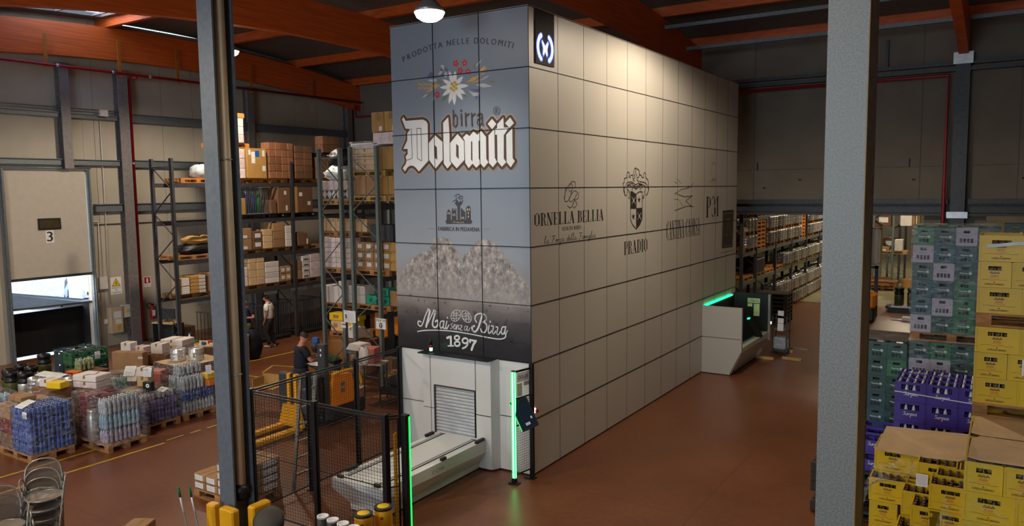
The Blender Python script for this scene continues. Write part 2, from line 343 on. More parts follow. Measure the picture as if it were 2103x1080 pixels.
    def stroke(s, pts, w, fn, off, round_=True, taper=None):
        """flat ribbon of width w along 2D points"""
        P = [Vector(p) for p in pts]; n = len(P); off0 = off
        for i in range(n-1):
            s.lay = (s.lay+1) % s.cyc; off = off0+s.lay*s.stp; d = P[i+1]-P[i]
            if d.length < 1e-7: continue
            nn = Vector((-d.y, d.x)).normalized()*w/2; b = len(s.v)
            for q in (P[i]-nn, P[i+1]-nn, P[i+1]+nn, P[i]+nn): s.v.append(tuple(fn(q.x, q.y, off)))
            s.face([b, b+1, b+2, b+3])
        if round_:
            for i in range(n):
                if 0 < i < n-1 and (P[i]-P[i-1]).length > 1e-7 and (P[i+1]-P[i]).length > 1e-7 and (P[i]-P[i-1]).angle(P[i+1]-P[i]) < .12: continue
                b = len(s.v); s.lay = (s.lay+1) % s.cyc; off = off0+s.lay*s.stp
                for k in range(8):
                    t = 2*PI*k/8; s.v.append(tuple(fn(P[i].x+math.cos(t)*w/2, P[i].y+math.sin(t)*w/2, off)))
                s.face([b+k for k in range(8)])
        return s
    def add(s, verts, faces, fn=None, smooth=False):
        b = len(s.v); s.v += [tuple(fn(v)) if fn else tuple(v) for v in verts]
        for f in faces: s.face([b+i for i in f], smooth)
        return s
    def mesh(s, name, mats):
        me = bpy.data.meshes.new(name); me.from_pydata(s.v, [], s.f)
        for m in mats: me.materials.append(m)
        if len(mats) > 1: me.polygons.foreach_set('material_index', s.m)
        me.polygons.foreach_set('use_smooth', s.sm); me.update(); return me
    def obj(s, name, mats, parent=None, label=None, loc=None):
        if not isinstance(mats, (list, tuple)): mats = [mats]
        o = bpy.data.objects.new(name, s.mesh(name, mats)); COL.objects.link(o)
        if parent: o.parent = parent
        if label: o['label'] = label
        if loc: o.location = loc
        return o
def clean(l): return re.sub(r'(, )+', ', ', l).strip(', ')
def tag(o, label, cat, group=None):
    o['label'] = clean(label); o['category'] = cat
    if group: o['group'] = group
    return o
def thing(name, label, cat, loc=(0,0,0), rz=0, group=None):
    o = bpy.data.objects.new(name, None); COL.objects.link(o); o.location = loc; o.rotation_euler = (0, 0, rz); o.empty_display_size = .1
    return tag(o, label, cat, group)
def struct(name, mb, mats, stuff=None):
    o = mb.obj(name, mats); o['kind'] = 'structure'; return o
_KIDS = {}
def kids(root):
    if root.name not in _KIDS: _KIDS[root.name] = [(c, [g for g in bpy.data.objects if g.parent == c]) for c in bpy.data.objects if c.parent == root]
    return _KIDS[root.name]
def dup(root, label, loc=None, rz=None, group=None, mats=None):
    r = root.copy(); COL.objects.link(r); r['label'] = clean(label)
    if loc is not None: r.location = loc
    if rz is not None: r.rotation_euler = (0, 0, rz)
    if group: r['group'] = group
    elif 'group' in r: del r['group']
    if root.type == 'EMPTY' or True:
        for c, gs in kids(root):
            d = c.copy(); COL.objects.link(d); d.parent = r
            for g in gs:
                e = g.copy(); COL.objects.link(e); e.parent = d
    return r
class Proto:
    """first use moves the original, later ones copy it"""
    def __init__(s, root): s.root = root; s.used = False
    def __call__(s, label, loc, rz=0, group=None):
        if not s.used:
            s.used = True; r = s.root; kids(r); r['label'] = clean(label); r.location = loc; r.rotation_euler = (0, 0, rz)
            if group: r['group'] = group
            return r
        return dup(s.root, label, loc, rz, group)
ORD = ['first', 'second', 'third', 'fourth', 'fifth', 'sixth', 'seventh', 'eighth', 'ninth', 'tenth', 'eleventh', 'twelfth', 'thirteenth', 'fourteenth', 'fifteenth', 'sixteenth', 'seventeenth', 'eighteenth', 'nineteenth', 'twentieth']
def colname(i, n):
    if n == 1: return ''
    if i == 0: return 'leftmost'
    if i == n-1: return 'rightmost'
    return ORD[i]+' column'
def rowname(i, n):  # i from top
    if n == 1: return ''
    if i == 0: return 'top row'
    if i == n-1: return 'bottom row'
    return ORD[i]+' row'

# ---------------------------------------------------------------- lettering
_TC = {}
def glyphs(txt):
    """built-in sans lettering as a flat mesh: verts (x,y), faces, bounds"""
    if txt in _TC: return _TC[txt]
    c = bpy.data.curves.new('lettering', 'FONT'); c.body = txt; c.resolution_u = 3; c.size = 1
    o = bpy.data.objects.new('lettering', c); COL.objects.link(o)
    me = bpy.data.meshes.new_from_object(o.evaluated_get(bpy.context.evaluated_depsgraph_get()))
    v = [(p.co.x, p.co.y) for p in me.vertices]; f = [tuple(p.vertices) for p in me.polygons]
    bpy.data.objects.remove(o); bpy.data.curves.remove(c); bpy.data.meshes.remove(me)
    xs = [p[0] for p in v] or [0]; ys = [p[1] for p in v] or [0]
    _TC[txt] = (v, f, min(xs), max(xs), min(ys), max(ys)); return _TC[txt]
def text(mb, txt, fn, x0, z0, x1, z1, off, bold=0):
    v, f, a, b, c, d = glyphs(txt); sx = (x1-x0)/max(b-a, 1e-6); sz = (z1-z0)/max(d-c, 1e-6)
    for k in ([0] if not bold else [-bold, 0, bold]):
        mb.add([(0, 0, 0)]*0, []); mb.add([fn(x0+(p[0]-a)*sx+k, z0+(p[1]-c)*sz, off+(k+bold)*.04) for p in v], f)
# high-contrast serif capitals: (strokes [(pts, w)]), advance
def _arc(cx, cy, rx, ry, a0, a1, n=10): return [(cx+rx*math.cos(math.radians(a0+(a1-a0)*i/n)), cy+ry*math.sin(math.radians(a0+(a1-a0)*i/n))) for i in range(n+1)]
TK, TN = .17, .035
def _sf(x, y): return ([(x-.14, y), (x+.14, y)], TN)
SER = {
 'I': ([([(.18,0),(.18,1)],TK), _sf(.18,.018), _sf(.18,.982)], .36),
 'L': ([([(.18,0),(.18,1)],TK), _sf(.18,.982), ([(.04,.018),(.58,.018)],TN), ([(.56,.02),(.56,.25)],TN)], .64),
 'E': ([([(.18,0),(.18,1)],TK), ([(.04,.018),(.56,.018)],TN), ([(.04,.982),(.54,.982)],TN), ([(.2,.5),(.42,.5)],TN), ([(.55,.02),(.55,.24)],TN), ([(.53,.98),(.53,.78)],TN), ([(.42,.4),(.42,.6)],TN)], .64),
 'N': ([([(.14,0),(.14,1)],TN), ([(.16,1),(.58,0)],TK), ([(.62,0),(.62,1)],TN), _sf(.14,.018), ([(.02,.982),(.2,.982)],TN), _sf(.62,.982)], .76),
 'A': ([([(.12,0),(.34,1)],TN), ([(.34,1),(.56,0)],TK), ([(.2,.32),(.48,.32)],TN), ([(.02,.018),(.22,.018)],TN), ([(.44,.018),(.7,.018)],TN)], .72),
 'V': ([([(.14,1),(.36,0)],TK), ([(.36,0),(.58,1)],TN), ([(0,.982),(.28,.982)],TN), ([(.48,.982),(.68,.982)],TN)], .68),
 'W': ([([(.12,1),(.3,0)],TK), ([(.3,0),(.46,1)],TN), ([(.46,1),(.64,0)],TK), ([(.64,0),(.8,1)],TN), ([(0,.982),(.26,.982)],TN), ([(.7,.982),(.9,.982)],TN)], .92),
 'Z': ([([(.1,.982),(.56,.982)],TN), ([(.5,1),(.14,0)],TK), ([(.08,.018),(.58,.018)],TN), ([(.56,.02),(.56,.2)],TN)], .64),
 'T': ([([(.32,0),(.32,1)],TK), _sf(.32,.018), ([(.04,.982),(.6,.982)],TN), ([(.05,.98),(.05,.78)],TN), ([(.59,.98),(.59,.78)],TN)], .64),
 'O': ([(_arc(.36,.5,.2,.49,60,-60),TN),(_arc(.16,.5,.02,.36,90,270),TK*.9),(_arc(.56,.5,.02,.36,-90,90),TK*.9),(_arc(.36,.5,.22,.485,20,160),.05),(_arc(.36,.5,.22,.485,200,340),.05)], .72),
 'C': ([(_arc(.17,.5,.02,.36,90,270),TK),(_arc(.38,.5,.22,.485,30,160),.05),(_arc(.38,.5,.22,.485,200,335),.05),([(.58,.72),(.58,.98)],TN)], .66),
 'P': ([([(.18,0),(.18,1)],TK), _sf(.18,.018), ([(.04,.982),(.36,.982)],TN),(_arc(.36,.73,.17,.235,90,-90),.05),(_arc(.48,.73,.02,.15,90,-90,5),TK*.8),([(.2,.49),(.36,.49)],TN)], .6),
 'R': ([([(.18,0),(.18,1)],TK), _sf(.18,.018), ([(.04,.982),(.36,.982)],TN),(_arc(.36,.75,.17,.22,90,-90),.05),(_arc(.48,.75,.02,.14,90,-90,5),TK*.8),([(.2,.52),(.36,.52)],TN),([(.4,.5),(.5,.3),(.52,.1),(.62,.02)],TK*.6)], .68),
 'B': ([([(.18,0),(.18,1)],TK), ([(.04,.018),(.36,.018)],TN), ([(.04,.982),(.36,.982)],TN),(_arc(.34,.76,.16,.22,90,-90),.05),(_arc(.45,.76,.02,.14,90,-90,5),TK*.8),([(.2,.53),(.36,.53)],TN),(_arc(.36,.27,.19,.25,90,-90),.05),(_arc(.5,.27,.02,.17,90,-90,5),TK*.85)], .64),
 'D': ([([(.18,0),(.18,1)],TK), ([(.04,.018),(.34,.018)],TN), ([(.04,.982),(.34,.982)],TN),(_arc(.34,.5,.24,.48,90,-90),.05),(_arc(.53,.5,.03,.33,90,-90),TK*.85)], .72),
 'S': ([(_arc(.3,.74,.19,.24,30,230),.05),([(.15,.72),(.2,.58),(.42,.42),(.46,.28)],TK*.8),(_arc(.3,.26,.19,.24,50,-150),.05),([(.49,.98),(.49,.74)],TN),([(.11,.02),(.11,.28)],TN)], .6),
 '3': ([(_arc(.28,.75,.2,.235,150,-60),.05),(_arc(.42,.75,.02,.14,90,-90,5),TK*.7),(_arc(.28,.26,.22,.245,60,-160),.05),(_arc(.46,.27,.02,.16,90,-90,5),TK*.8)], .58),
 '1': ([([(.22,0),(.22,1)],TK*.9), _sf(.22,.018), ([(.06,.8),(.2,.95)],TN)], .42),
 ' ': ([], .34)}
def serif(mb, txt, fn, x0, z0, x1, z1, off):
    adv = sum(SER[c][1] for c in txt); sx = (x1-x0)/adv; sz = z1-z0; x = 0
    for ch in txt:
        for pts, w in SER[ch][0]:
            P = [Vector((x0+(x+p[0])*sx, z0+p[1]*sz)) for p in pts]
            for i in range(len(P)-1):
                d = Vector(pts[i+1])-Vector(pts[i])
                if d.length < 1e-6: continue
                nn = Vector((-d.y, d.x)).normalized()*w/2; nn = Vector((nn.x*sx, nn.y*sz))
                e = Vector((d.x*sx, d.y*sz)).normalized()*.002; b = len(mb.v); mb.lay = (mb.lay+1) % 14
                for q in (P[i]-nn-e, P[i+1]-nn+e, P[i+1]+nn+e, P[i]+nn-e): mb.v.append(tuple(fn(q.x, q.y, off+mb.lay*6e-5)))
                mb.face([b, b+1, b+2, b+3])
        x += SER[ch][1]
CUR = {'l': ([[(0,.1),(.35,1.1),(.45,1.5),(.3,1.4),(.15,.3),(.25,0),(.5,.2)]], .4), 'a': ([[(.5,.55),(.3,.6),(.1,.25),(.2,0),(.4,.2),(.52,.6),(.45,.1),(.6,0),(.75,.25)]], .68),
 'o': ([[(.35,.6),(.1,.3),(.25,0),(.45,.3),(.35,.6),(.6,.5)]], .52), 'r': ([[(0,.2),(.15,.6),(.1,0),(.2,.45),(.45,.6),(.5,.5)]], .48), 'z': ([[(.05,.5),(.4,.55),(.1,.05),(.35,-.1),(.25,-.7),(.05,-.6),(.5,.1)]], .5),
 'd': ([[(.5,.5),(.3,.6),(.1,.25),(.2,0),(.4,.2),(.7,1.3),(.5,.1),(.7,.1)]], .62), 'e': ([[(.05,.25),(.4,.5),(.3,.62),(.12,.3),(.25,0),(.5,.25)]], .45), 'm': ([[(0,.3),(.12,.6),(.05,0),(.25,.55),(.35,.5),(.28,0),(.45,.55),(.58,.5),(.52,.05),(.7,.2)]], .68),
 'i': ([[(.05,.2),(.2,.6),(.12,.1),(.22,0),(.38,.2)], [(.26,.85),(.28,.9)]], .32), 'g': ([[(.5,.55),(.3,.6),(.1,.25),(.22,0),(.45,.3),(.5,.6),(.35,-.5),(.1,-.8),(.05,-.5),(.6,.1)]], .58),
 'F': ([[(.1,1.25),(.3,1.4),(1.0,1.35)], [(.65,1.35),(.5,.6),(.3,.05),(.05,.1)], [(.35,.75),(.75,.8)]], .8), ' ': ([], .45)}
def cursive(mb, txt, fn, x0, z0, x1, h, w, off):
    adv = sum(CUR[c][1] for c in txt); sx = (x1-x0)/adv; x = 0
    for ch in txt:
        for st in CUR[ch][0]: mb.stroke(smooth2([(x0+(x+p[0])*sx, z0+p[1]*h) for p in st]), w, fn, off, False)
        x += CUR[ch][1]
def smooth2(P, n=4):
    if len(P) < 3: return P
    Q = [tuple(2*P[0][j]-P[1][j] for j in range(len(P[0])))]+list(P)+[tuple(2*P[-1][j]-P[-2][j] for j in range(len(P[0])))]; o = []
    for i in range(1, len(Q)-2):
        a, b, c, d = Q[i-1:i+3]
        for k in range(n):
            t = k/n; o.append(tuple(.5*(2*b[j]+(c[j]-a[j])*t+(2*a[j]-5*b[j]+4*c[j]-d[j])*t*t+(3*b[j]-a[j]-3*c[j]+d[j])*t**3) for j in range(len(b))))
    o.append(tuple(P[-1])); return o
def fnA(a, b, d): return (a, -d, b)          # the machine's front face (y = 0)
def fnB(a, b, d): return (d, a, b)           # the machine's long side (x = 0)
def fnY(y0): return lambda a, b, d: (a, y0-d, b)   # any plane facing the camera side (-y)
def fnX(x0): return lambda a, b, d: (x0+d, a, b)   # any plane facing +x
def scribble(mb, fn, x0, z0, x1, z1, off, rows=4, w=.004):
    """unreadable lines of small print"""
    for i in range(rows):
        z = z0+(z1-z0)*(i+.5)/rows; x = x0
        while x < x1-.01:
            l = min(random.uniform(.015, .05)*(x1-x0)/.12, x1-x); mb.stroke([(x, z), (x+l*.8, z)], w, fn, off, False); x += l
ART = {
 'dolomiti': [[[(-2.71,6.333),(-2.651,6.26),(-2.251,6.261),(-2.177,6.228),(-2.14,6.177),(-2.147,5.513),(-2.371,5.327),(-2.446,5.399),(-2.505,5.434),(-2.582,5.438),(-2.644,5.404),(-2.704,5.332),(-2.754,5.393),(-2.677,5.478),(-2.657,5.544),(-2.681,5.605),(-2.627,5.656),(-2.628,5.748),(-2.729,5.748),(-2.674,5.836),(-2.632,5.901),(-2.624,6.032),(-2.553,6.105),(-2.665,6.12),(-2.746,6.296)]],[[(-1.977,5.965),(-1.813,5.839),(-1.816,5.519),(-1.984,5.368),(-2.126,5.528),(-2.124,5.833)],[(-1.998,5.796),(-1.941,5.748),(-1.939,5.522),(-2.0,5.569)]],[[(-1.673,6.272),(-1.651,5.972),(-1.659,5.501),(-1.624,5.446),(-1.714,5.364),(-1.793,5.454),(-1.791,6.177)]],[[(-1.642,5.813),(-1.476,5.964),(-1.337,5.832),(-1.336,5.504),(-1.506,5.363),(-1.643,5.494)],[(-1.508,5.795),(-1.457,5.755),(-1.458,5.52),(-1.514,5.573)]],[[(-1.359,5.896),(-1.28,5.955),(-1.214,5.916),(-1.129,5.991),(-1.048,5.929),(-0.966,5.992),(-0.867,5.886),(-0.866,5.508),(-0.825,5.449),(-0.919,5.361),(-0.992,5.431),(-1.083,5.361),(-1.158,5.436),(-1.246,5.36),(-1.317,5.453),(-1.324,5.844)],[(-1.185,5.825),(-1.158,5.818),(-1.161,5.467),(-1.191,5.512)],[(-1.025,5.825),(-0.997,5.83),(-0.996,5.469),(-1.026,5.52)]],[[(-0.737,6.186),(-0.649,6.095),(-0.737,6.008),(-0.825,6.105)]],[[(-0.692,6.01),(-0.689,5.521),(-0.645,5.452),(-0.733,5.362),(-0.814,5.439),(-0.814,5.908)]],[[(-0.505,6.194),(-0.497,6.026),(-0.398,6.019),(-0.487,5.911),(-0.499,5.905),(-0.505,5.503),(-0.458,5.441),(-0.547,5.364),(-0.635,5.458),(-0.635,5.912),(-0.676,5.913),(-0.675,6.009),(-0.633,6.021),(-0.632,6.088)]],[[(-0.367,6.188),(-0.293,6.088),(-0.384,6.014),(-0.47,6.097)]],[[(-0.326,6.003),(-0.326,5.504),(-0.283,5.454),(-0.367,5.353),(-0.45,5.441),(-0.451,5.903)]]],
 'dolomiti_line': [(0.0117,[(-2.394,6.11),(-2.298,6.105),(-2.298,5.517),(-2.398,5.565),(-2.394,6.11)]),(0.0118,[(-2.527,6.113),(-2.518,5.573),(-2.649,5.537)]),(0.012,[(-0.282,6.063),(-0.473,5.904)]),(0.0122,[(-0.674,6.042),(-0.798,5.925)]),(0.0103,[(-2.123,6.176),(-2.132,5.502)]),(0.0102,[(-1.806,5.852),(-1.806,5.48)]),(0.0102,[(-1.645,5.972),(-1.653,5.488)]),(0.01,[(-1.329,5.844),(-1.325,5.504)])],
 'birra': [(0.0277,[(-1.558,6.382),(-1.56,6.12)]),(0.0227,[(-1.56,6.126),(-1.521,6.09),(-1.479,6.128),(-1.477,6.26),(-1.513,6.304),(-1.556,6.265)]),(0.03,[(-1.388,6.305),(-1.381,6.104)]),(0.0125,[(-1.407,6.369),(-1.386,6.382),(-1.366,6.365),(-1.387,6.349),(-1.401,6.367)]),(0.0299,[(-1.295,6.315),(-1.288,6.099)]),(0.0249,[(-1.284,6.267),(-1.221,6.303)]),(0.0297,[(-1.164,6.307),(-1.157,6.092)]),(0.0248,[(-1.154,6.259),(-1.089,6.295)]),(0.0271,[(-1.042,6.259),(-0.996,6.299),(-0.95,6.278),(-0.943,6.111),(-0.919,6.088)]),(0.0221,[(-0.952,6.217),(-1.036,6.191),(-1.045,6.123),(-1.004,6.087),(-0.949,6.124)]),(0.0085,[(-0.575,6.316),(-0.577,6.299),(-0.584,6.283),(-0.595,6.27),(-0.608,6.261),(-0.624,6.255),(-0.641,6.254),(-0.658,6.257),(-0.673,6.265),(-0.687,6.276),(-0.697,6.29),(-0.703,6.307),(-0.705,6.324),(-0.702,6.341),(-0.696,6.356),(-0.685,6.369),(-0.671,6.379),(-0.656,6.384),(-0.639,6.385),(-0.622,6.382),(-0.606,6.374),(-0.593,6.363),(-0.583,6.349),(-0.577,6.333),(-0.575,6.316)]),(0.0097,[(-0.658,6.284),(-0.657,6.354),(-0.625,6.347),(-0.616,6.327),(-0.655,6.319),(-0.614,6.28)])],
 'mai_birra': [(-0.0245,[(-2.412,2.526),(-2.471,2.535),(-2.485,2.482),(-2.426,2.44),(-2.371,2.501),(-2.307,2.647),(-2.233,2.774)]),(-0.043,[(-2.233,2.774),(-2.196,2.744),(-2.238,2.615),(-2.292,2.442)]),(-0.0226,[(-2.292,2.442),(-2.191,2.609),(-2.093,2.775)]),(-0.0335,[(-2.099,2.77),(-2.068,2.74),(-2.137,2.53),(-2.119,2.462),(-2.061,2.453),(-2.007,2.522),(-2.023,2.586),(-2.066,2.559)]),(-0.0222,[(-1.879,2.584),(-1.942,2.569),(-1.967,2.498),(-1.942,2.446),(-1.893,2.486),(-1.865,2.582),(-1.891,2.477),(-1.857,2.443),(-1.824,2.482)]),(-0.0221,[(-1.801,2.586),(-1.83,2.486),(-1.808,2.445),(-1.76,2.52)]),(0.0276,[(-1.79,2.658),(-1.786,2.649)]),(-0.0119,[(-1.675,2.558),(-1.711,2.533),(-1.682,2.495),(-1.705,2.451),(-1.728,2.468)]),(-0.0119,[(-1.665,2.487),(-1.614,2.523),(-1.63,2.545),(-1.659,2.497),(-1.634,2.451),(-1.597,2.493)]),(-0.0119,[(-1.583,2.54),(-1.596,2.447),(-1.557,2.533),(-1.535,2.53),(-1.544,2.461),(-1.517,2.477)]),(-0.0119,[(-1.507,2.537),(-1.46,2.532),(-1.507,2.455),(-1.453,2.449)]),(-0.0127,[(-1.35,2.532),(-1.396,2.526),(-1.409,2.464),(-1.376,2.458),(-1.339,2.533),(-1.351,2.469),(-1.321,2.452),(-1.287,2.511)]),(-0.0233,[(-1.137,2.622),(-1.172,2.682),(-1.151,2.747),(-1.075,2.784),(-0.989,2.786),(-0.924,2.738),(-0.938,2.674),(-1.008,2.637),(-0.939,2.621),(-0.914,2.543),(-0.963,2.457),(-1.027,2.462),(-1.053,2.513)]),(-0.0357,[(-1.005,2.78),(-1.051,2.656),(-1.102,2.527),(-1.168,2.449),(-1.227,2.471),(-1.237,2.528),(-1.188,2.551)]),(-0.0213,[(-0.865,2.592),(-0.888,2.483),(-0.857,2.448),(-0.819,2.498)]),(0.0284,[(-0.845,2.663),(-0.841,2.654)]),(-0.0213,[(-0.818,2.587),(-0.776,2.573),(-0.798,2.469),(-0.767,2.448),(-0.73,2.497)]),(-0.0212,[(-0.723,2.577),(-0.681,2.563),(-0.707,2.464),(-0.673,2.443),(-0.63,2.497)]),(-0.021,[(-0.525,2.594),(-0.588,2.58),(-0.613,2.499),(-0.584,2.457),(-0.542,2.505),(-0.515,2.595),(-0.537,2.488),(-0.518,2.428),(-0.575,2.381),(-0.7,2.363),(-0.89,2.369)]),(0.0158,[(-0.522,2.454),(-0.48,2.533)]),(-0.019,[(-2.501,2.334),(-2.351,2.366),(-2.115,2.394),(-1.78,2.412),(-1.432,2.405),(-0.997,2.377),(-0.912,2.37)]),(0.01,[(-1.492,2.715),(-1.505,2.682),(-1.527,2.651),(-1.556,2.626),(-1.589,2.608),(-1.623,2.6),(-1.655,2.603),(-1.681,2.616),(-1.699,2.637),(-1.708,2.666),(-1.705,2.699),(-1.692,2.732),(-1.67,2.763),(-1.641,2.789),(-1.607,2.806),(-1.573,2.814),(-1.542,2.811),(-1.516,2.798),(-1.498,2.776),(-1.489,2.748),(-1.492,2.715)]),(0.0099,[(-1.258,2.716),(-1.252,2.683),(-1.256,2.652),(-1.27,2.627),(-1.292,2.61),(-1.321,2.603),(-1.353,2.605),(-1.386,2.618),(-1.416,2.639),(-1.441,2.668),(-1.457,2.7),(-1.463,2.733),(-1.459,2.764),(-1.445,2.789),(-1.422,2.806),(-1.393,2.814),(-1.361,2.811),(-1.328,2.798),(-1.298,2.776),(-1.274,2.748),(-1.258,2.716)]),(0.0082,[(-1.659,2.757),(-1.592,2.74),(-1.535,2.767)]),(0.0082,[(-1.688,2.695),(-1.637,2.718),(-1.593,2.694),(-1.536,2.735),(-1.498,2.71)]),(0.0083,[(-1.695,2.649),(-1.65,2.662),(-1.616,2.642),(-1.56,2.669),(-1.526,2.663)]),(0.0082,[(-1.636,2.773),(-1.65,2.662),(-1.629,2.6)]),(0.0082,[(-1.574,2.786),(-1.593,2.694),(-1.583,2.613)]),(0.0082,[(-1.425,2.752),(-1.358,2.771),(-1.304,2.753)]),(0.0082,[(-1.453,2.705),(-1.392,2.71),(-1.348,2.731),(-1.283,2.7)]),(0.0082,[(-1.427,2.662),(-1.36,2.658),(-1.305,2.681),(-1.251,2.649)]),(0.0081,[(-1.38,2.792),(-1.359,2.703),(-1.372,2.621)]),(0.0081,[(-1.314,2.77),(-1.305,2.681),(-1.306,2.617)]),(0.0091,[(-1.512,2.8),(-1.49,2.811)]),(0.0091,[(-1.462,2.808),(-1.44,2.796)]),(0.0444,[(-1.804,2.277),(-1.743,2.301),(-1.72,2.307),(-1.719,2.142)]),(0.0241,[(-1.787,2.13),(-1.662,2.143)]),(0.033,[(-1.526,2.305),(-1.53,2.29),(-1.542,2.277),(-1.56,2.267),(-1.58,2.262),(-1.601,2.263),(-1.618,2.27),(-1.63,2.281),(-1.634,2.295),(-1.629,2.311),(-1.617,2.324),(-1.599,2.334),(-1.579,2.339),(-1.558,2.338),(-1.541,2.331),(-1.529,2.32),(-1.526,2.305)]),(0.0348,[(-1.518,2.197),(-1.523,2.18),(-1.536,2.165),(-1.555,2.154),(-1.577,2.148),(-1.6,2.149),(-1.619,2.157),(-1.631,2.169),(-1.635,2.185),(-1.63,2.202),(-1.617,2.217),(-1.598,2.228),(-1.575,2.233),(-1.553,2.232),(-1.534,2.225),(-1.522,2.212),(-1.518,2.197)]),(0.0346,[(-1.336,2.269),(-1.341,2.25),(-1.354,2.234),(-1.374,2.222),(-1.398,2.216),(-1.421,2.217),(-1.44,2.225),(-1.453,2.239),(-1.458,2.257),(-1.453,2.276),(-1.439,2.292),(-1.419,2.305),(-1.396,2.31),(-1.372,2.309),(-1.353,2.301),(-1.34,2.287),(-1.336,2.269)]),(-0.0328,[(-1.338,2.261),(-1.348,2.197),(-1.394,2.147),(-1.455,2.118)]),(0.0381,[(-1.287,2.248),(-1.291,2.289),(-1.161,2.279)]),(0.0434,[(-1.16,2.283),(-1.216,2.21),(-1.257,2.111)])],
 'castle': [[[(-1.781,4.442),(-1.787,4.396),(-1.759,4.369),(-1.217,4.38),(-1.193,4.415),(-1.216,4.449)]],[[(-1.762,4.441),(-1.759,4.582),(-1.714,4.64),(-1.667,4.59),(-1.665,4.442)]],[[(-1.646,4.442),(-1.641,4.652),(-1.617,4.652),(-1.613,4.613),(-1.599,4.613),(-1.593,4.652),(-1.577,4.652),(-1.575,4.613),(-1.561,4.613),(-1.555,4.652),(-1.539,4.652),(-1.541,4.443)]],[[(-1.517,4.444),(-1.516,4.675),(-1.549,4.721),(-1.586,4.744),(-1.538,4.759),(-1.509,4.808),(-1.481,4.751),(-1.443,4.797),(-1.401,4.743),(-1.454,4.69),(-1.465,4.444)]],[[(-1.446,4.445),(-1.441,4.667),(-1.344,4.584),(-1.342,4.446)]],[[(-1.328,4.446),(-1.323,4.668),(-1.271,4.706),(-1.225,4.668),(-1.225,4.447)]]],
 'castle_line': [(-0.0168,[(-1.569,4.87),(-1.487,4.903),(-1.455,4.865),(-1.489,4.835),(-1.433,4.816),(-1.395,4.838),(-1.413,4.873),(-1.451,4.85)]),(-0.0168,[(-1.527,4.854),(-1.547,4.805),(-1.612,4.774)]),(0.0183,[(-1.548,4.759),(-1.528,4.797)]),(0.0182,[(-1.406,4.751),(-1.395,4.797)]),(0.0047,[(-2.205,4.28),(-2.036,4.281)]),(0.0045,[(-0.952,4.292),(-0.825,4.292)])],
 'castle_win': [[[(-1.739,4.582),(-1.72,4.582),(-1.721,4.545),(-1.74,4.545)]],[[(-1.703,4.582),(-1.684,4.582),(-1.685,4.545),(-1.704,4.545)]],[[(-1.621,4.556),(-1.602,4.556),(-1.603,4.517),(-1.622,4.517)]],[[(-1.585,4.556),(-1.566,4.556),(-1.567,4.518),(-1.586,4.517)]],[[(-1.305,4.653),(-1.281,4.653),(-1.282,4.611),(-1.306,4.611)]],[[(-1.263,4.653),(-1.241,4.653),(-1.242,4.611),(-1.264,4.611)]],[[(-1.286,4.588),(-1.263,4.588),(-1.264,4.55),(-1.286,4.55)]],[[(-1.287,4.524),(-1.265,4.524),(-1.265,4.486),(-1.288,4.486)]],[[(-1.425,4.504),(-1.407,4.504),(-1.408,4.462),(-1.426,4.462)]],[[(-1.391,4.504),(-1.372,4.504),(-1.373,4.462),(-1.392,4.462)]]],
 'mountain': [[[(-2.973,3.217),(-2.854,3.43),(-2.647,3.679),(-2.382,3.824),(-2.21,3.863),(-2.056,4.1),(-1.786,4.123),(-1.665,4.044),(-1.547,3.901),(-1.49,3.773),(-1.576,3.557),(-1.765,3.317),(-1.813,3.049),(-2.403,3.113),(-2.979,3.043)]],[[(-1.792,3.05),(-1.765,3.301),(-1.575,3.573),(-1.45,3.774),(-1.228,3.959),(-1.069,4.092),(-0.876,4.112),(-0.669,4.023),(-0.541,3.855),(-0.358,3.675),(-0.215,3.495),(-0.071,3.378),(-0.005,3.259),(-0.008,2.964),(-0.782,2.956),(-1.248,2.988)]]],
 'edelweiss': [[[(-1.541,6.794),(-1.541,6.928),(-1.583,7.01),(-1.642,7.076),(-1.651,7.0),(-1.632,6.913)]],[[(-1.541,6.794),(-1.479,6.908),(-1.48,6.991),(-1.507,7.064),(-1.55,7.001),(-1.572,6.922)]],[[(-1.541,6.794),(-1.415,6.84),(-1.363,6.896),(-1.339,6.956),(-1.415,6.936),(-1.484,6.894)]],[[(-1.541,6.794),(-1.391,6.753),(-1.295,6.76),(-1.217,6.786),(-1.299,6.816),(-1.396,6.827)]],[[(-1.541,6.794),(-1.456,6.697),(-1.375,6.659),(-1.294,6.644),(-1.336,6.703),(-1.403,6.755)]],[[(-1.541,6.794),(-1.496,6.664),(-1.43,6.594),(-1.354,6.545),(-1.371,6.62),(-1.417,6.698)]],[[(-1.541,6.794),(-1.587,6.65),(-1.575,6.551),(-1.539,6.468),(-1.504,6.547),(-1.493,6.644)]],[[(-1.541,6.794),(-1.641,6.677),(-1.666,6.586),(-1.663,6.503),(-1.599,6.565),(-1.551,6.649)]],[[(-1.541,6.794),(-1.688,6.76),(-1.76,6.709),(-1.805,6.649),(-1.716,6.662),(-1.63,6.697)]],[[(-1.541,6.794),(-1.688,6.834),(-1.784,6.827),(-1.863,6.8),(-1.78,6.77),(-1.682,6.759)]],[[(-1.541,6.794),(-1.626,6.889),(-1.707,6.925),(-1.789,6.94),(-1.746,6.881),(-1.678,6.83)]]],
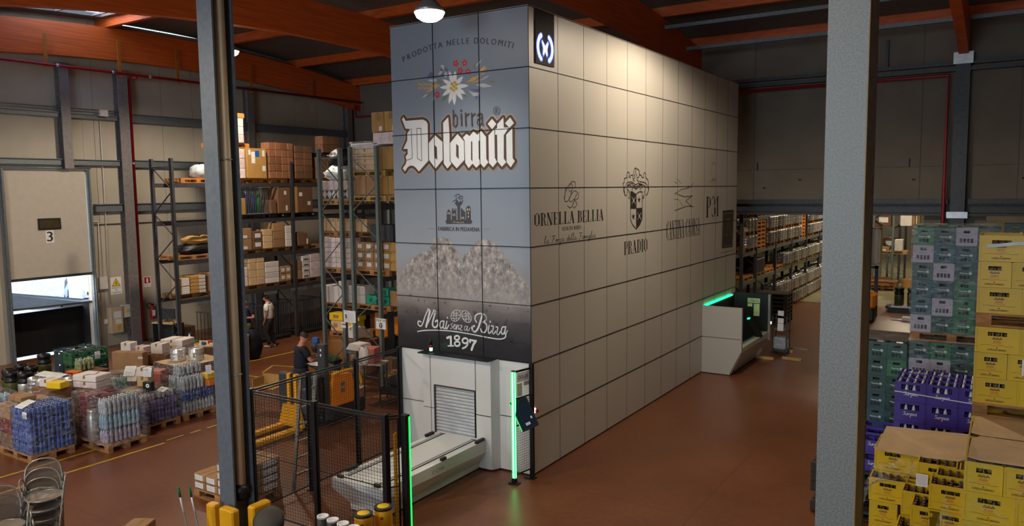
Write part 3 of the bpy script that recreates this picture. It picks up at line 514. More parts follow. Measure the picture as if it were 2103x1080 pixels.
 'flower_gold': [[[(-1.508,6.794),(-1.514,6.778),(-1.531,6.769),(-1.552,6.771),(-1.568,6.782),(-1.574,6.799),(-1.567,6.816),(-1.55,6.825),(-1.53,6.823),(-1.513,6.811)]],[[(-1.551,6.837),(-1.558,6.821),(-1.574,6.812),(-1.595,6.814),(-1.611,6.825),(-1.617,6.842),(-1.611,6.859),(-1.594,6.868),(-1.573,6.866),(-1.557,6.854)]],[[(-1.489,6.858),(-1.496,6.842),(-1.513,6.833),(-1.533,6.835),(-1.55,6.846),(-1.556,6.864),(-1.549,6.88),(-1.532,6.889),(-1.512,6.887),(-1.495,6.875)]],[[(-1.452,6.822),(-1.458,6.806),(-1.475,6.797),(-1.496,6.799),(-1.512,6.811),(-1.518,6.828),(-1.511,6.844),(-1.494,6.853),(-1.474,6.851),(-1.458,6.84)]],[[(-1.456,6.755),(-1.463,6.739),(-1.479,6.73),(-1.5,6.732),(-1.516,6.743),(-1.522,6.76),(-1.515,6.777),(-1.499,6.786),(-1.478,6.784),(-1.462,6.772)]],[[(-1.517,6.729),(-1.524,6.713),(-1.541,6.704),(-1.561,6.706),(-1.578,6.717),(-1.584,6.734),(-1.577,6.751),(-1.56,6.76),(-1.54,6.758),(-1.523,6.747)]],[[(-1.572,6.766),(-1.579,6.75),(-1.596,6.741),(-1.616,6.743),(-1.633,6.754),(-1.639,6.772),(-1.632,6.788),(-1.615,6.797),(-1.594,6.795),(-1.578,6.784)]],[[(-1.479,7.186),(-1.486,7.17),(-1.498,7.171),(-1.504,7.188),(-1.497,7.205),(-1.485,7.203)]],[[(-1.291,7.181),(-1.297,7.165),(-1.309,7.166),(-1.315,7.183),(-1.309,7.199),(-1.297,7.198)]],[[(-1.385,7.052),(-1.391,7.036),(-1.404,7.037),(-1.409,7.055),(-1.403,7.071),(-1.391,7.07)]],[[(-1.22,7.027),(-1.226,7.011),(-1.238,7.012),(-1.244,7.029),(-1.238,7.045),(-1.225,7.044)]],[[(-1.903,6.681),(-1.91,6.665),(-1.923,6.666),(-1.929,6.683),(-1.922,6.7),(-1.909,6.699)]],[[(-1.748,7.096),(-1.755,7.08),(-1.768,7.081),(-1.774,7.099),(-1.767,7.115),(-1.754,7.114)]]],
 'flower_red': [[[(-1.461,7.253),(-1.458,7.204),(-1.413,7.175),(-1.461,7.161),(-1.473,7.114),(-1.507,7.154),(-1.559,7.154),(-1.531,7.193),(-1.552,7.24),(-1.501,7.224)]],[[(-1.311,7.253),(-1.285,7.212),(-1.238,7.206),(-1.268,7.172),(-1.255,7.126),(-1.299,7.146),(-1.339,7.123),(-1.336,7.17),(-1.373,7.202),(-1.327,7.21)]],[[(-1.374,7.125),(-1.366,7.076),(-1.318,7.052),(-1.365,7.032),(-1.371,6.984),(-1.408,7.021),(-1.46,7.015),(-1.437,7.058),(-1.462,7.102),(-1.41,7.091)]],[[(-1.228,7.096),(-1.21,7.052),(-1.163,7.038),(-1.201,7.012),(-1.197,6.966),(-1.238,6.994),(-1.283,6.98),(-1.27,7.023),(-1.302,7.06),(-1.253,7.059)]],[[(-1.909,6.754),(-1.893,6.712),(-1.85,6.707),(-1.877,6.673),(-1.857,6.632),(-1.9,6.64),(-1.924,6.604),(-1.94,6.646),(-1.983,6.651),(-1.956,6.685),(-1.976,6.726),(-1.933,6.718)]]],
 'flower_purple': [[[(-2.142,7.004),(-2.052,7.107),(-1.99,7.046),(-1.913,6.984),(-1.999,6.975)]],[[(-1.852,7.133),(-1.782,7.116),(-1.769,7.071),(-1.832,7.087)]],[[(-1.738,7.156),(-1.656,7.104),(-1.685,7.063),(-1.747,7.091)]],[[(-1.841,7.011),(-1.783,7.061),(-1.75,6.981)]],[[(-1.211,6.719),(-0.971,6.71),(-1.012,6.649),(-1.065,6.664)]],[[(-1.106,6.603),(-1.026,6.597),(-1.068,6.524)]]],
 'flower_pale': [[[(-1.836,7.187),(-1.787,7.193),(-1.738,7.156),(-1.768,7.104)]],[[(-1.883,7.037),(-1.839,7.099),(-1.783,7.072),(-1.841,7.022)]],[[(-1.757,6.982),(-1.719,7.077),(-1.672,6.996),(-1.715,6.967)]],[[(-2.143,6.954),(-1.97,6.967),(-1.9,6.939),(-1.993,6.902)]],[[(-1.238,6.715),(-1.145,6.659),(-1.012,6.649),(-1.026,6.597),(-1.106,6.592),(-1.146,6.616)]],[[(-2.269,6.649),(-2.184,6.669),(-2.121,6.717),(-2.206,6.697)]],[[(-2.038,6.571),(-1.986,6.611),(-1.964,6.666),(-2.016,6.626)]],[[(-1.082,6.789),(-0.909,6.726),(-0.728,6.734),(-0.899,6.797)]],[[(-0.928,7.208),(-1.019,7.157),(-1.083,7.084),(-0.992,7.135)]],[[(-0.77,6.933),(-0.877,6.903),(-0.968,6.849),(-0.86,6.88)]]],
 'flower_green': [[[(-1.913,6.951),(-1.879,6.891),(-1.802,6.864),(-1.837,6.924)]],[[(-1.831,6.556),(-1.727,6.589),(-1.673,6.667),(-1.778,6.634)]],[[(-1.362,6.654),(-1.323,6.603),(-1.255,6.581),(-1.293,6.632)]],[[(-0.824,6.816),(-0.74,6.792),(-0.655,6.802),(-0.739,6.826)]],[[(-1.088,7.159),(-1.114,7.104),(-1.097,7.042),(-1.071,7.098)]],[[(-2.167,6.647),(-2.088,6.668),(-2.034,6.716),(-2.112,6.695)]]],
 'flower_wheat': [[[(-2.208,6.74),(-2.056,6.761),(-1.917,6.807),(-2.068,6.787)]],[[(-2.06,6.841),(-1.95,6.795),(-1.845,6.835),(-1.955,6.88)]],[[(-1.29,6.833),(-1.103,6.859),(-0.953,6.944),(-1.138,6.919)]],[[(-1.21,6.805),(-1.022,6.837),(-0.849,6.892),(-1.034,6.861)]],[[(-0.992,6.98),(-0.899,7.02),(-0.858,7.1),(-0.951,7.06)]],[[(-2.285,6.864),(-2.309,6.91),(-2.363,6.936),(-2.339,6.891)]],[[(-2.285,6.853),(-2.334,6.839),(-2.353,6.802),(-2.304,6.816)]],[[(-2.219,6.859),(-2.246,6.897),(-2.298,6.913),(-2.271,6.874)]],[[(-2.219,6.848),(-2.268,6.834),(-2.287,6.797),(-2.238,6.811)]],[[(-2.154,6.854),(-2.177,6.899),(-2.232,6.925),(-2.208,6.88)]],[[(-2.154,6.843),(-2.202,6.829),(-2.221,6.792),(-2.173,6.806)]],[[(-2.089,6.849),(-2.115,6.887),(-2.167,6.902),(-2.14,6.864)]],[[(-2.089,6.837),(-2.137,6.824),(-2.155,6.787),(-2.107,6.8)]],[[(-2.024,6.843),(-2.047,6.888),(-2.101,6.914),(-2.077,6.869)]],[[(-2.024,6.832),(-2.072,6.819),(-2.09,6.782),(-2.042,6.795)]],[[(-0.966,6.956),(-0.916,6.95),(-0.874,6.969),(-0.924,6.975)]],[[(-0.932,6.996),(-0.885,6.993),(-0.849,7.015),(-0.896,7.017)]],[[(-0.899,7.035),(-0.854,7.036),(-0.825,7.06),(-0.869,7.059)]]],
 'crest': [[[(4.13,4.909),(4.239,4.908),(4.371,4.862),(4.449,4.85),(4.451,4.525),(4.132,4.534)]],[[(4.437,4.54),(4.766,4.545),(4.769,4.301),(4.733,4.244),(4.643,4.176),(4.441,4.079)]],[[(4.591,4.791),(4.614,4.742),(4.68,4.739),(4.629,4.707),(4.647,4.656),(4.592,4.686),(4.538,4.659),(4.555,4.709),(4.503,4.742),(4.568,4.743)]],[[(4.288,4.443),(4.312,4.39),(4.381,4.385),(4.327,4.352),(4.346,4.298),(4.289,4.331),(4.232,4.302),(4.25,4.355),(4.196,4.391),(4.264,4.391)]]],
 'crest_line': [(0.0111,[(4.137,4.909),(4.137,4.311),(4.238,4.195),(4.441,4.089),(4.643,4.176),(4.761,4.301),(4.77,4.889),(4.601,4.891),(4.449,4.852)]),(0.0083,[(4.215,4.908),(4.232,4.963),(4.273,5.005),(4.441,4.948),(4.617,5.018),(4.672,4.947),(4.654,4.904)]),(-0.0098,[(4.402,5.411),(4.315,5.367),(4.306,5.27),(4.369,5.215),(4.282,5.158),(4.335,5.124)]),(-0.0098,[(4.402,5.411),(4.437,5.39),(4.578,5.357),(4.597,5.259),(4.562,5.209),(4.474,5.194),(4.492,5.145),(4.563,5.117)]),(-0.0056,[(4.402,5.383),(4.403,5.299),(4.474,5.229)]),(0.0095,[(3.795,4.966),(3.745,5.075),(3.811,5.095),(3.82,5.183),(3.943,5.191),(3.943,5.253),(3.966,5.307),(4.043,5.315),(4.077,5.268),(4.043,5.219),(4.111,5.192),(4.128,5.24),(4.247,5.255),(4.272,5.158)]),(0.0102,[(5.131,4.959),(5.13,5.046),(5.111,5.089),(5.072,5.162),(4.961,5.197),(4.959,5.291),(4.897,5.312),(4.831,5.275),(4.85,5.211),(4.759,5.196),(4.705,5.253),(4.597,5.259)]),(-0.0083,[(4.248,5.103),(4.027,5.102),(3.91,5.061),(3.828,4.952),(3.845,4.843),(3.895,4.815),(3.945,4.842),(3.978,4.896)]),(-0.0085,[(4.599,5.117),(4.906,5.089),(5.055,5.017),(5.113,4.915),(5.021,4.814),(4.965,4.829),(4.946,4.887)]),(-0.0084,[(4.266,5.075),(4.061,5.061),(3.961,5.02),(3.961,4.951),(4.062,4.909),(4.08,4.757),(4.029,4.785)]),(-0.0085,[(4.563,5.075),(4.797,5.046),(4.944,4.988),(4.908,4.917),(4.837,4.745),(4.782,4.803)]),(-0.0084,[(4.273,5.089),(4.405,5.047),(4.563,5.089)]),(-0.0083,[(4.232,5.047),(4.371,4.963),(4.511,4.976),(4.653,5.046)]),(-0.007,[(4.301,5.033),(4.44,5.005),(4.581,5.046)]),(-0.0069,[(3.994,5.02),(4.129,5.033),(4.232,4.977)]),(-0.0071,[(4.599,5.046),(4.761,5.018),(4.726,4.961)]),(0.0082,[(3.762,4.959),(3.862,4.815)]),(0.0087,[(5.139,4.951),(5.021,4.814)])],
 'crest_light': [(0.0125,[(4.199,4.783),(4.296,4.711),(4.39,4.78)]),(0.0126,[(4.2,4.641),(4.296,4.718),(4.391,4.637)]),(0.0128,[(4.516,4.438),(4.606,4.364),(4.702,4.432)]),(0.0128,[(4.517,4.293),(4.606,4.371),(4.704,4.286)]),(0.0308,[(4.296,4.732),(4.296,4.69)]),(0.0314,[(4.605,4.385),(4.606,4.342)])],
 'monogram': [(-0.0062,[(1.62,5.004),(1.634,5.079),(1.528,5.113),(1.37,5.042),(1.24,4.908),(1.203,4.798),(1.263,4.742),(1.393,4.795),(1.505,4.955),(1.506,5.048),(1.448,5.064),(1.382,4.993),(1.408,4.925),(1.473,4.943)]),(-0.0062,[(1.327,4.673),(1.392,4.634),(1.502,4.656),(1.578,4.755),(1.645,4.841),(1.713,4.897),(1.593,4.938),(1.446,4.856),(1.38,4.783),(1.445,4.736),(1.578,4.786)]),(-0.0063,[(1.754,4.915),(1.74,4.802),(1.631,4.766),(1.685,4.696),(1.603,4.629),(1.545,4.64)]),(-0.011,[(1.266,4.993),(1.226,4.871),(1.213,4.786)]),(-0.01,[(1.605,4.779),(1.497,4.65)])],
 'sketch_bird': [(0.0091,[(6.859,5.186),(7.186,5.072)]),(0.006,[(6.712,5.118),(6.926,5.072)]),(0.0142,[(7.614,4.97),(7.705,5.017),(7.66,4.962)]),(0.0112,[(8.076,5.08),(7.775,4.969),(7.19,4.925),(6.719,4.818)]),(0.0121,[(6.719,4.818),(6.931,4.843)]),(0.0153,[(6.932,4.812),(7.417,4.744),(8.015,4.76),(7.51,4.641),(7.929,4.496),(7.559,4.506),(6.749,4.419)]),(0.0061,[(6.701,4.694),(7.021,4.68),(7.333,4.511)]),(0.0146,[(8.095,4.484),(7.835,4.507)])],
 'small_crest': [(0.0108,[(9.907,5.42),(9.899,5.353),(9.87,5.292),(9.822,5.244),(9.761,5.213),(9.693,5.202),(9.624,5.212),(9.562,5.242),(9.512,5.289),(9.478,5.348),(9.465,5.414),(9.473,5.48),(9.502,5.54),(9.548,5.588),(9.608,5.619),(9.676,5.631),(9.744,5.622),(9.808,5.593),(9.859,5.546),(9.893,5.487),(9.907,5.42)]),(0.0107,[(9.562,5.736),(9.797,5.796)]),(0.0134,[(9.524,5.201),(9.696,5.121),(9.864,5.203)]),(0.0106,[(9.32,5.099),(9.567,5.174),(9.866,5.176),(10.043,5.1)]),(0.0133,[(9.59,5.643),(9.718,5.646)]),(0.008,[(9.55,5.602),(9.718,5.632),(9.807,5.553)]),(0.0134,[(9.571,5.067),(9.784,5.067)])],
 'dark_label': [[[(10.524,4.312),(11.585,4.31),(11.524,3.207),(10.499,3.238)]]],
 'label_line': [(0.0169,[(10.592,4.212),(11.502,4.22),(11.452,3.27),(10.57,3.295),(10.592,4.212)]),(0.0256,[(10.822,4.048),(11.287,4.047)]),(0.0172,[(11.067,4.039),(10.881,3.589)]),(0.023,[(11.095,4.037),(11.31,3.588)]),(0.0143,[(10.787,3.594),(10.994,3.589)]),(0.0145,[(11.213,3.591),(11.407,3.589)]),(0.0115,[(10.946,3.792),(11.232,3.789)])],
}
# ================================================================ THE SETTING
YB = 14.4; XW = -18.0; XE = 13.6; YF = -26.0
def zarch(y):
    if y < -4.6: y = -4.6+(-4.6-y)*19/21.4
    return 9.25-.0085*(y-5)**2
mb = MB(); mb.box(XW-.2, YF, -.3, XE+.2, 23.6, 0); struct('floor', mb, M['floor'])
mb = MB(); mb.box(XW-.2, 23.6, -.3, XE+.2, 46, 0); struct('floor_2', mb, M['floor2'])
# roof deck following the arch
mb = MB(); ys = [YF+i*(YB-YF)/28 for i in range(29)]
for a, b in zip(ys[:-1], ys[1:]):
    for x0, x1 in ((XW, -17.35), (-17.35, -15.6), (-15.6, XE)):
        if x0 == -17.35 and -.6 < (a+b)/2 < 2.6: continue      # rooflight
        za, zb = zarch(a)+1.28, zarch(b)+1.28; v = len(mb.v)
        mb.v += [(x0,a,za),(x1,a,za),(x1,b,zb),(x0,b,zb),(x0,a,za+.12),(x1,a,za+.12),(x1,b,zb+.12),(x0,b,zb+.12)]
        for q in ((0,1,2,3),(7,6,5,4),(0,4,5,1),(1,5,6,2),(2,6,7,3),(3,7,4,0)): mb.face([v+i for i in q])
mb.box(XW, YB, 7.0, XE, 46, 7.3) if False else None
mb.box(XW, YB+.3, 8.6, XE, 46, 8.8)
struct('ceiling', mb, M['tile'])
# rooflight glazing bars
mb = MB()
for y in (-.6, .45, 1.5, 2.6): mb.bar((-17.35, y, zarch(y)+1.3), (-15.6, y, zarch(y)+1.3), .06)
struct('window_1', mb, M['steel'])
# curved glulam beams
for bi, X in enumerate((-17.5, -9.8, -2.1, 5.6, 13.3)):
    mb = MB(); ys2 = [YF+i*(YB-YF)/40 for i in range(41)]; b = len(mb.v)
    for y in ys2:
        z = zarch(y)
        mb.v += [(X-.12, y, z), (X+.12, y, z), (X+.12, y, z+1.0), (X-.12, y, z+1.0)]
    for i in range(40):
        for k in range(4): mb.face([b+4*i+k, b+4*i+(k+1)%4, b+4*i+4+(k+1)%4, b+4*i+4+k])
    mb.face([b, b+1, b+2, b+3]); o = mb.obj('glulam_beam', M['red_wood']); o['kind'] = 'structure'
# purlins between the beams
for y in [-21, -17, -13, -9, -4.9, -.9, 3.1, 7.1, 10.9, 14.05]:
    mb = MB(); z = zarch(y)
    if y < YB: mb.box(XW, y-.08, z+1.0, XE, y+.08, z+1.28); o = mb.obj('roof_purlin', M['red_wood']); o['kind'] = 'structure'
# left wall with door opening (y 0..2.55, z 0..5.7)
mb = MB(); D0, D1, DZ = -.02, 2.42, 5.68
yy = YF
while yy < YB-.01:
    y2 = min(yy+1.2, YB)
    for a, b in ((yy, y2),):
        segs = [(a, b)]
        if b > D0 and a < D1: segs = [s for s in ((a, D0), (D1, b)) if s[1]-s[0] > .001]
        for s in segs: mb.box(XW-.2, s[0]+.006, 0, XW, s[1]-.006, 10.5)
        if b > D0 and a < D1: mb.box(XW-.2, max(a, D0), DZ, XW, min(b, D1), 10.5)
    yy = y2
mb.box(XW-.24, YF, 0, XW-.2, D0, 10.5); mb.box(XW-.24, D1, 0, XW-.2, YB, 10.5); mb.box(XW-.24, D0, DZ, XW-.2, D1, 10.5)
struct('wall_left', mb, M['concrete'])
# back wall with the wide opening below z 4.15 between x -3.2 and 4.7
mb = MB()
mb.box(XW, YB, 0, -2.6, YB+.25, 9.95)
x = -2.6
while x < XE:
    x2 = min(x+2.4, XE); mb.box(x+.006, YB, 4.15, x2-.006, YB+.25, 5.48); mb.box(x+.006, YB, 5.51, x2-.006, YB+.25, 10.4); x = x2
mb.box(-2.6, YB+.04, 4.15, XE, YB+.24, 10.4)
mb.box(4.75, YB, 0, 6.3, YB+.25, 4.15); mb.box(9.2, YB, 0, XE, YB+.25, 4.15)
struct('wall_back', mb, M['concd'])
mb = MB(); mb.box(XE, YF, 0, XE+.2, 46, 10.5); struct('wall_right', mb, M['concrete'])
mb = MB(); mb.box(XW, YF-.2, 0, XE, YF, 10.5); struct('wall_front', mb, M['concrete'])
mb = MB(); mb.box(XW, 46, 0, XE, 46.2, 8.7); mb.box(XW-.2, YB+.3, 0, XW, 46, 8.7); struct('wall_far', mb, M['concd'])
# header beam over the opening: flange + web + lower plate
for x0, x1 in ((-2.6, 5.35), (5.85, XE)):
    mb = MB(); mb.box(x0, YB-.28, 4.42, x1, YB, 4.56); mb.box(x0, YB-.06, 4.16, x1, YB, 4.42); mb.box(x0, YB-.30, 4.08, x1, YB+.0, 4.15)
    o = mb.obj('trim_1', M['steel_d']); o['kind'] = 'structure'
# panel anchor marks on the back wall
mb = MB()
for x in (-1.6, -.1, 2.3, 4.3): mb.box(x, YB-.012, 5.5, x+.04, YB-.002, 5.75)
for x, z in ((1.2, 5.15), (4.4, 5.1), (7.1, 5.1), (.1, 4.9)): mb.box(x, YB-.012, z, x+.09, YB-.002, z+.05)
struct('trim_2', mb, M['ink'])
# pilasters on the left wall + rails
def hcol(x0, y0, x1, y1, z1, t=.03, z0=0., axis='Y'):
    mb = MB()
    if axis == 'Y':   # flanges at y0 and y1
        mb.box(x0, y0, z0, x1, y0+t, z1); mb.box(x0, y1-t, z0, x1, y1, z1); mb.box((x0+x1)/2-t/2, y0+t, z0, (x0+x1)/2+t/2, y1-t, z1)
    else:
        mb.box(x0, y0, z0, x0+t, y1, z1); mb.box(x1-t, y0, z0, x1, y1, z1); mb.box(x0+t, (y0+y1)/2-t/2, z0, x1-t, (y0+y1)/2+t/2, z1)
    return mb
for y0, y1, z0 in ((1.66, 1.94, DZ+.1), (3.5, 3.84, 0), (8.6, 8.9, 0), (-2.6, -2.3, 0), (13.9, 14.2, 0)):
    mb = hcol(XW, y0, XW+.3, y1, 9.0, .03, z0, 'X'); o = mb.obj('wall_column', mat('wall_steel', (126, 120, 118), .55, .1, var=.12, scale=10)); o['kind'] = 'structure'
for y0, y1, z0, z1 in ((-6, 3.5, 7.36, 7.5), (3.84, YB, 7.34, 7.62), (-6, 3.5, 5.9, 6.08), (3.84, YB, 5.86, 6.1), (2.62, 3.5, 4.42, 4.66), (3.84, YB, 4.4, 4.66)):
    mb = MB(); mb.box(XW, y0, z0, XW+.16, y1, z1); mb.box(XW, y0, z1-.02, XW+.22, y1, z1); o = mb.obj('wall_rail', M['steel']); o['kind'] = 'structure'
mb = MB()
for z in (7.62, 7.70): mb.tube([(XW+.26, -6, z-.06), (XW+.26, 3.5, z-.06)], .02)
tag(mb.obj('conduit', M['alu']), 'pair of thin metal conduits running along the wall rail above the loading door', 'pipe')
mb = MB(); mb.box(XW+.22, 2.86, 7.46, XW+.34, 3.1, 7.66); tag(mb.obj('junction_box', M['whitec']), 'small white junction box on the conduits high on the left wall', 'box')
mb = MB(); mb.tube([(XW+.05, 2.98, 7.46), (XW+.05, 2.98, 4.7), (XW+.05, 2.92, 1.4)], .014); mb.tube([(XW+.05, 2.72, 4.05), (XW+.05, 2.66, 1.5)], .014); mb.tube([(XW+.05, 2.5, 4.1), (XW+.05, 2.72, 4.1)], .014)
tag(mb.obj('cable_conduit', M['whitec']), 'thin pale cable conduit dropping from the junction box down the left wall', 'pipe')
mb = MB(); mb.box(XW, 3.9, 3.98, XW+.03, YB, 4.02); mb.box(XW, 2.6, 3.98, XW+.03, 3.5, 4.02); struct('trim_3', mb, M['steel_d'])
# columns of the hall
def big_column(x0, x1, y0, y1, z1, label, matx, yoff=.028):
    t = thing('steel_column', label, 'column', ((x0+x1)/2, (y0+y1)/2, 0))
    cx, cy = (x0+x1)/2, (y0+y1)/2; mb = hcol(x0-cx, y0-cy, x1-cx, y1-cy, z1, yoff); mb.obj('shaft', matx, t)
    mb = MB(); mb.box(-.3, -.3, 0, .3, .3, .03); mb.obj('base_plate', M['steel_d'], t); return t
c1 = big_column(-1.93, -1.64, -4.86, -4.54, 8.45, 'blue-grey steel H column with a downpipe in its channel and yellow foot guards', M['colg'])
mb = MB(); mb.tube([(0, 0, 1.05), (0, 0, 8.4)], .068, 14); pipe = mb.obj('downpipe', M['beige']); pipe.location = (-1.705, -4.70, 0)
tag(pipe, 'beige plastic downpipe running up the channel of the left column', 'pipe')
mb = MB()
for z in (2.6, 5.4): mb = MB(); mb.tube([(.075*math.cos(i*PI/6), .075*math.sin(i*PI/6), z) for i in range(12)], .01, 6, True); mb.obj('pipe_clip', M['alu'], pipe)
mb = MB(); mb.lathe([(.07, .9), (.085, 1.0), (.07, 1.12), (.10, 1.06), (.11, 1.0)], (0, 0, 0), 10); mb.obj('rubber_sleeve', M['blackp'], pipe)
c2 = big_column(5.56, 5.852, -4.82, -4.42, 8.45, 'broad galvanised steel column in the right foreground, mottled grey with a rusty rear flange', M['col'])
mb = MB(); mb.box(.1462, -.202, 0, .1475, -.185, 8.45); mb.box(.14, -.2015, 0, .1475, -.2002, 8.45); mb.obj('edge_strip', mat('ochre_edge', (150, 116, 62), .5), c2, 'ochre yellow painted edge strip')
mb = MB(); mb.box(.1455, -.185, 0, .1468, .215, 8.45); mb.box(.12, .2, 0, .152, .215, 8.45); mb.obj('rear_flange', mat('rusty_flange', (116, 104, 100), .6, .1, var=.18, scale=8), c2, 'brownish rusty flange')
mb = MB(); mb.bbox(-.06, -.09, -.15, .06, .09, .15, .012); cab = mb.obj('control_box', M['beige'], None); cab.location = (5.85, -4.32, 4.49)
tag(cab, 'small beige electrical box fixed to the right foreground column', 'box')
mb = MB(); mb.box(.061, -.07, -.13, .066, .07, .13); mb.obj('door', M['beige'], cab)
c3 = big_column(5.42, 5.78, YB-.4, YB-.02, 8.6, 'dark steel column against the back wall at the middle of the opening', M['steel_d'])
mb = MB(); mb.box(-.26, -.24, 4.02, .26, .19, 4.2); mb.obj('collar_plate', M['alu'], c3, 'pale collar plate under the header beam')
mb = MB(); mb.box(-.24, -.22, 8.3, .24, .2, 8.62); mb.obj('beam_shoe', M['alu'], c3)
c4 = big_column(-2.28, -1.92, YB-.4, YB-.02, 8.6, 'dark steel column at the back wall behind the top of the storage machine', M['steel_d'])
mb = MB(); mb.box(-.24, -.22, 8.3, .24, .2, 8.62); mb.obj('beam_shoe', M['alu'], c4)
# yellow guards at the left column foot
for (x, y, sx, sy, w) in ((-1.92, -4.98, .17, .12, 'outer left yellow steel guard at the foot of the left column'), (-1.60, -4.98, .28, .12, 'middle yellow steel guard in front of the left column foot'), (-1.40, -4.66, .13, .30, 'right yellow steel guard beside the fence at the left column foot')):
    mb = MB(); mb.bbox(-sx/2, -sy/2, 0, sx/2, sy/2, .90, .02); g = mb.obj('column_guard', M['guard']); g.location = (x, y, 0); tag(g, w, 'guard')
    mb = MB(); mb.lathe([(.02, -.006), (.02, .006)], (0, 0, 0), 8); bo = mb.obj('bolt', M['red'], g); bo.location = (0, -sy/2-.004, .42); bo.rotation_euler = (PI/2, 0, 0)
# red sprinkler pipes
mb = MB(); mb.tube([(-17.15, -6, 8.70), (-17.15, 0, 8.79), (-17.15, YB-.2, 8.82)], .045, 10)
t = tag(mb.obj('sprinkler_main', M['redp']), 'long red sprinkler pipe hung under the orange beam along the left wall', 'pipe')
for y in (1.05, 3.3, 5.35, 8.4, 11.4):
    m2 = MB(); m2.box(-17.21, y-.05, 8.72, -17.19, y+.05, zarch(y)+.6); m2.box(-17.21, y-.05, 8.70, -17.09, y+.05, 8.73); m2.obj('pipe_hanger', mat('ochre_hanger', (170, 100, 30), .5), t)
for y in (1.35, 3.05, 4.3):
    m2 = MB(); m2.tube([(-17.15, y-.05, 8.80), (-17.15, y+.05, 8.80)], .056, 10); m2.obj('pipe_coupling', M['alu'], t)
mb = MB(); mb.tube([(-17.3, 3.92, 8.74), (-17.75, 3.92, 8.74), (-17.75, 3.92, 0)], .045, 10); t = tag(mb.obj('sprinkler_riser', M['redp']), 'vertical red pipe running down the left wall beside the grey wall column', 'pipe')
m2 = MB(); m2.tube([(-17.75, 3.92, 5.95), (-17.75, 3.92, 6.02)], .055, 10); m2.obj('pipe_coupling', M['alu'], t)
mb = MB(); mb.tube([(-1.85, YB-.36, 8.0), (5.25, YB-.36, 8.02), (5.25, YB-.36, 4.6), (5.25, YB-.36, 4.0), (5.2, YB-.36, 0)], .05, 10)
tag(mb.obj('red_pipe', M['redp']), 'red pipe along the back wall above the opening, turning down beside the dark column', 'pipe')
mb = MB(); mb.tube([(-17.2, YB-.5, 8.7), (-17.2, YB-.5, 8.2), (-16.2, YB-.4, 8.2), (-16.2, YB-.4, 0)], .05, 10); mb.tube([(-16.2, YB-.4, 8.2), (-12.2, YB-.4, 8.0)], .05, 10)
tag(mb.obj('red_pipe', M['redp']), 'red pipe dropping in the far left corner behind the racks', 'pipe')
for z, y in ((8.30, YB-.2), (8.12, YB-.3)):
    mb = MB(); mb.box(-2.6, y-.05, z, XE, y+.12, z+.1); o = mb.obj('wall_rail', M['steel_d']); o['kind'] = 'structure'
for x in (3.6, 9.5):
    mb = MB(); mb.box(x, YB-.16, 8.4, x+.08, YB-.08, 9.2); o = mb.obj('wall_strut', M['steel_d']); o['kind'] = 'structure'
for y, z in ((12.4, 9.2), (10.6, 9.55)):
    mb = MB(); mb.box(-1.8, y, z, 5.4, y+.1, z+.1); mb.box(5.8, y, z, XE, y+.1, z+.1)
    tag(mb.obj('cable_tray', M['steel']), 'grey cable tray crossing under the roof %s' % ('nearest the back wall' if y > 11 else 'second from the back wall'), 'cable tray')

# ---------------------------------------------------------------- loading door 3
t = thing('loading_door', 'pale sectional loading door number 3, lowered to chest height over the dock opening', 'door', (XW+.06, 1.2, 0))
mb = MB()
for i in range(4):
    z0 = 2.5+i*.8; mb.box(-.03, -1.22, z0+.002, .03, 1.16, z0+.798); mb.box(-.02, -1.22, z0-.01, .026, 1.16, z0+.01)
    for k in range(1, 8): mb.box(.03, -1.22, z0+k*.1-.004, .0315, 1.16, z0+k*.1+.004)
mb.obj('door_leaf', M['doorp'], t)
mb = MB(); mb.box(-.04, -1.22, 2.42, .05, 1.18, 2.5); mb.obj('bottom_seal', M['steel_d'], t)
mb = MB(); mb.bbox(.035, -.36, 3.92, .06, .32, 4.27, .01); fr = mb.obj('window_frame', M['blackp'], t)
mb = MB(); mb.box(.061, -.31, 3.97, .065, .27, 4.22); mb.obj('pane', mat('tinted_pane', (72, 62, 40), .15), fr)
mb = MB(); mb.box(.036, -.15, 3.52, .039, .09, 3.9); pl = mb.obj('number_plate', M['paper'], t, 'white plate with the number 3')
mb = MB(); text(mb, '3', fnX(0), -.11, 3.56, .05, 3.86, .041, .008); mb.obj('number', M['ink'], pl)
for s, y in ((-1, -1.3), (1, 1.24)):
    mb = MB(); mb.box(-.05, y-.05, 0, .1, y+.06, 5.75); mb.box(.1, y-.02, 0, .16, y+.02, 5.75); mb.obj('guide_rail', M['steel'], t)
mb = MB(); mb.tube([(.1, -1.3, 5.8), (.1, 1.3, 5.8)], .035); mb.obj('spring_shaft', M['steel'], t)
mb = MB(); mb.box(-.06, 1.2, 2.44, .09, 1.32, 2.62); mb.obj('corner_bracket', M['whitec'], t)
# dock shelter: black rubber box outside, parked cars beyond
t = thing('dock_shelter', 'black rubber dock shelter with a sloping grey top flap below the raised door', 'dock shelter', (XW, 1.2, 0))
mb = MB(); mb.box(-.75, -1.34, 0, -.7, 1.36, 1.35); mb.box(-1.9, -1.4, 0, -.24, -1.3, 1.5); mb.box(-1.9, 1.24, 0, -.24, 1.36, 1.5); mb.obj('rubber_box', mat('rubber_black', (10, 9, 9), .9), t)
mb = MB(); v = [(-.05, -1.3, 1.60), (-.05, 1.2, 1.56), (-.9, 1.6, 1.50), (-.9, -1.2, 2.08)]; mb.v += v+[(p[0], p[1], p[2]-.06) for p in v]
for q in ((0,1,2,3),(7,6,5,4),(0,4,5,1),(1,5,6,2),(2,6,7,3),(3,7,4,0)): mb.face(q)
mb.obj('top_flap', mat('flap_grey', (66, 68, 62), .6), t)
mb = MB(); mb.box(-90, -40, -1.3, -18.3, 60, -1.2); struct('ground', mb, mat('yard_asphalt', (190, 188, 184), .9))
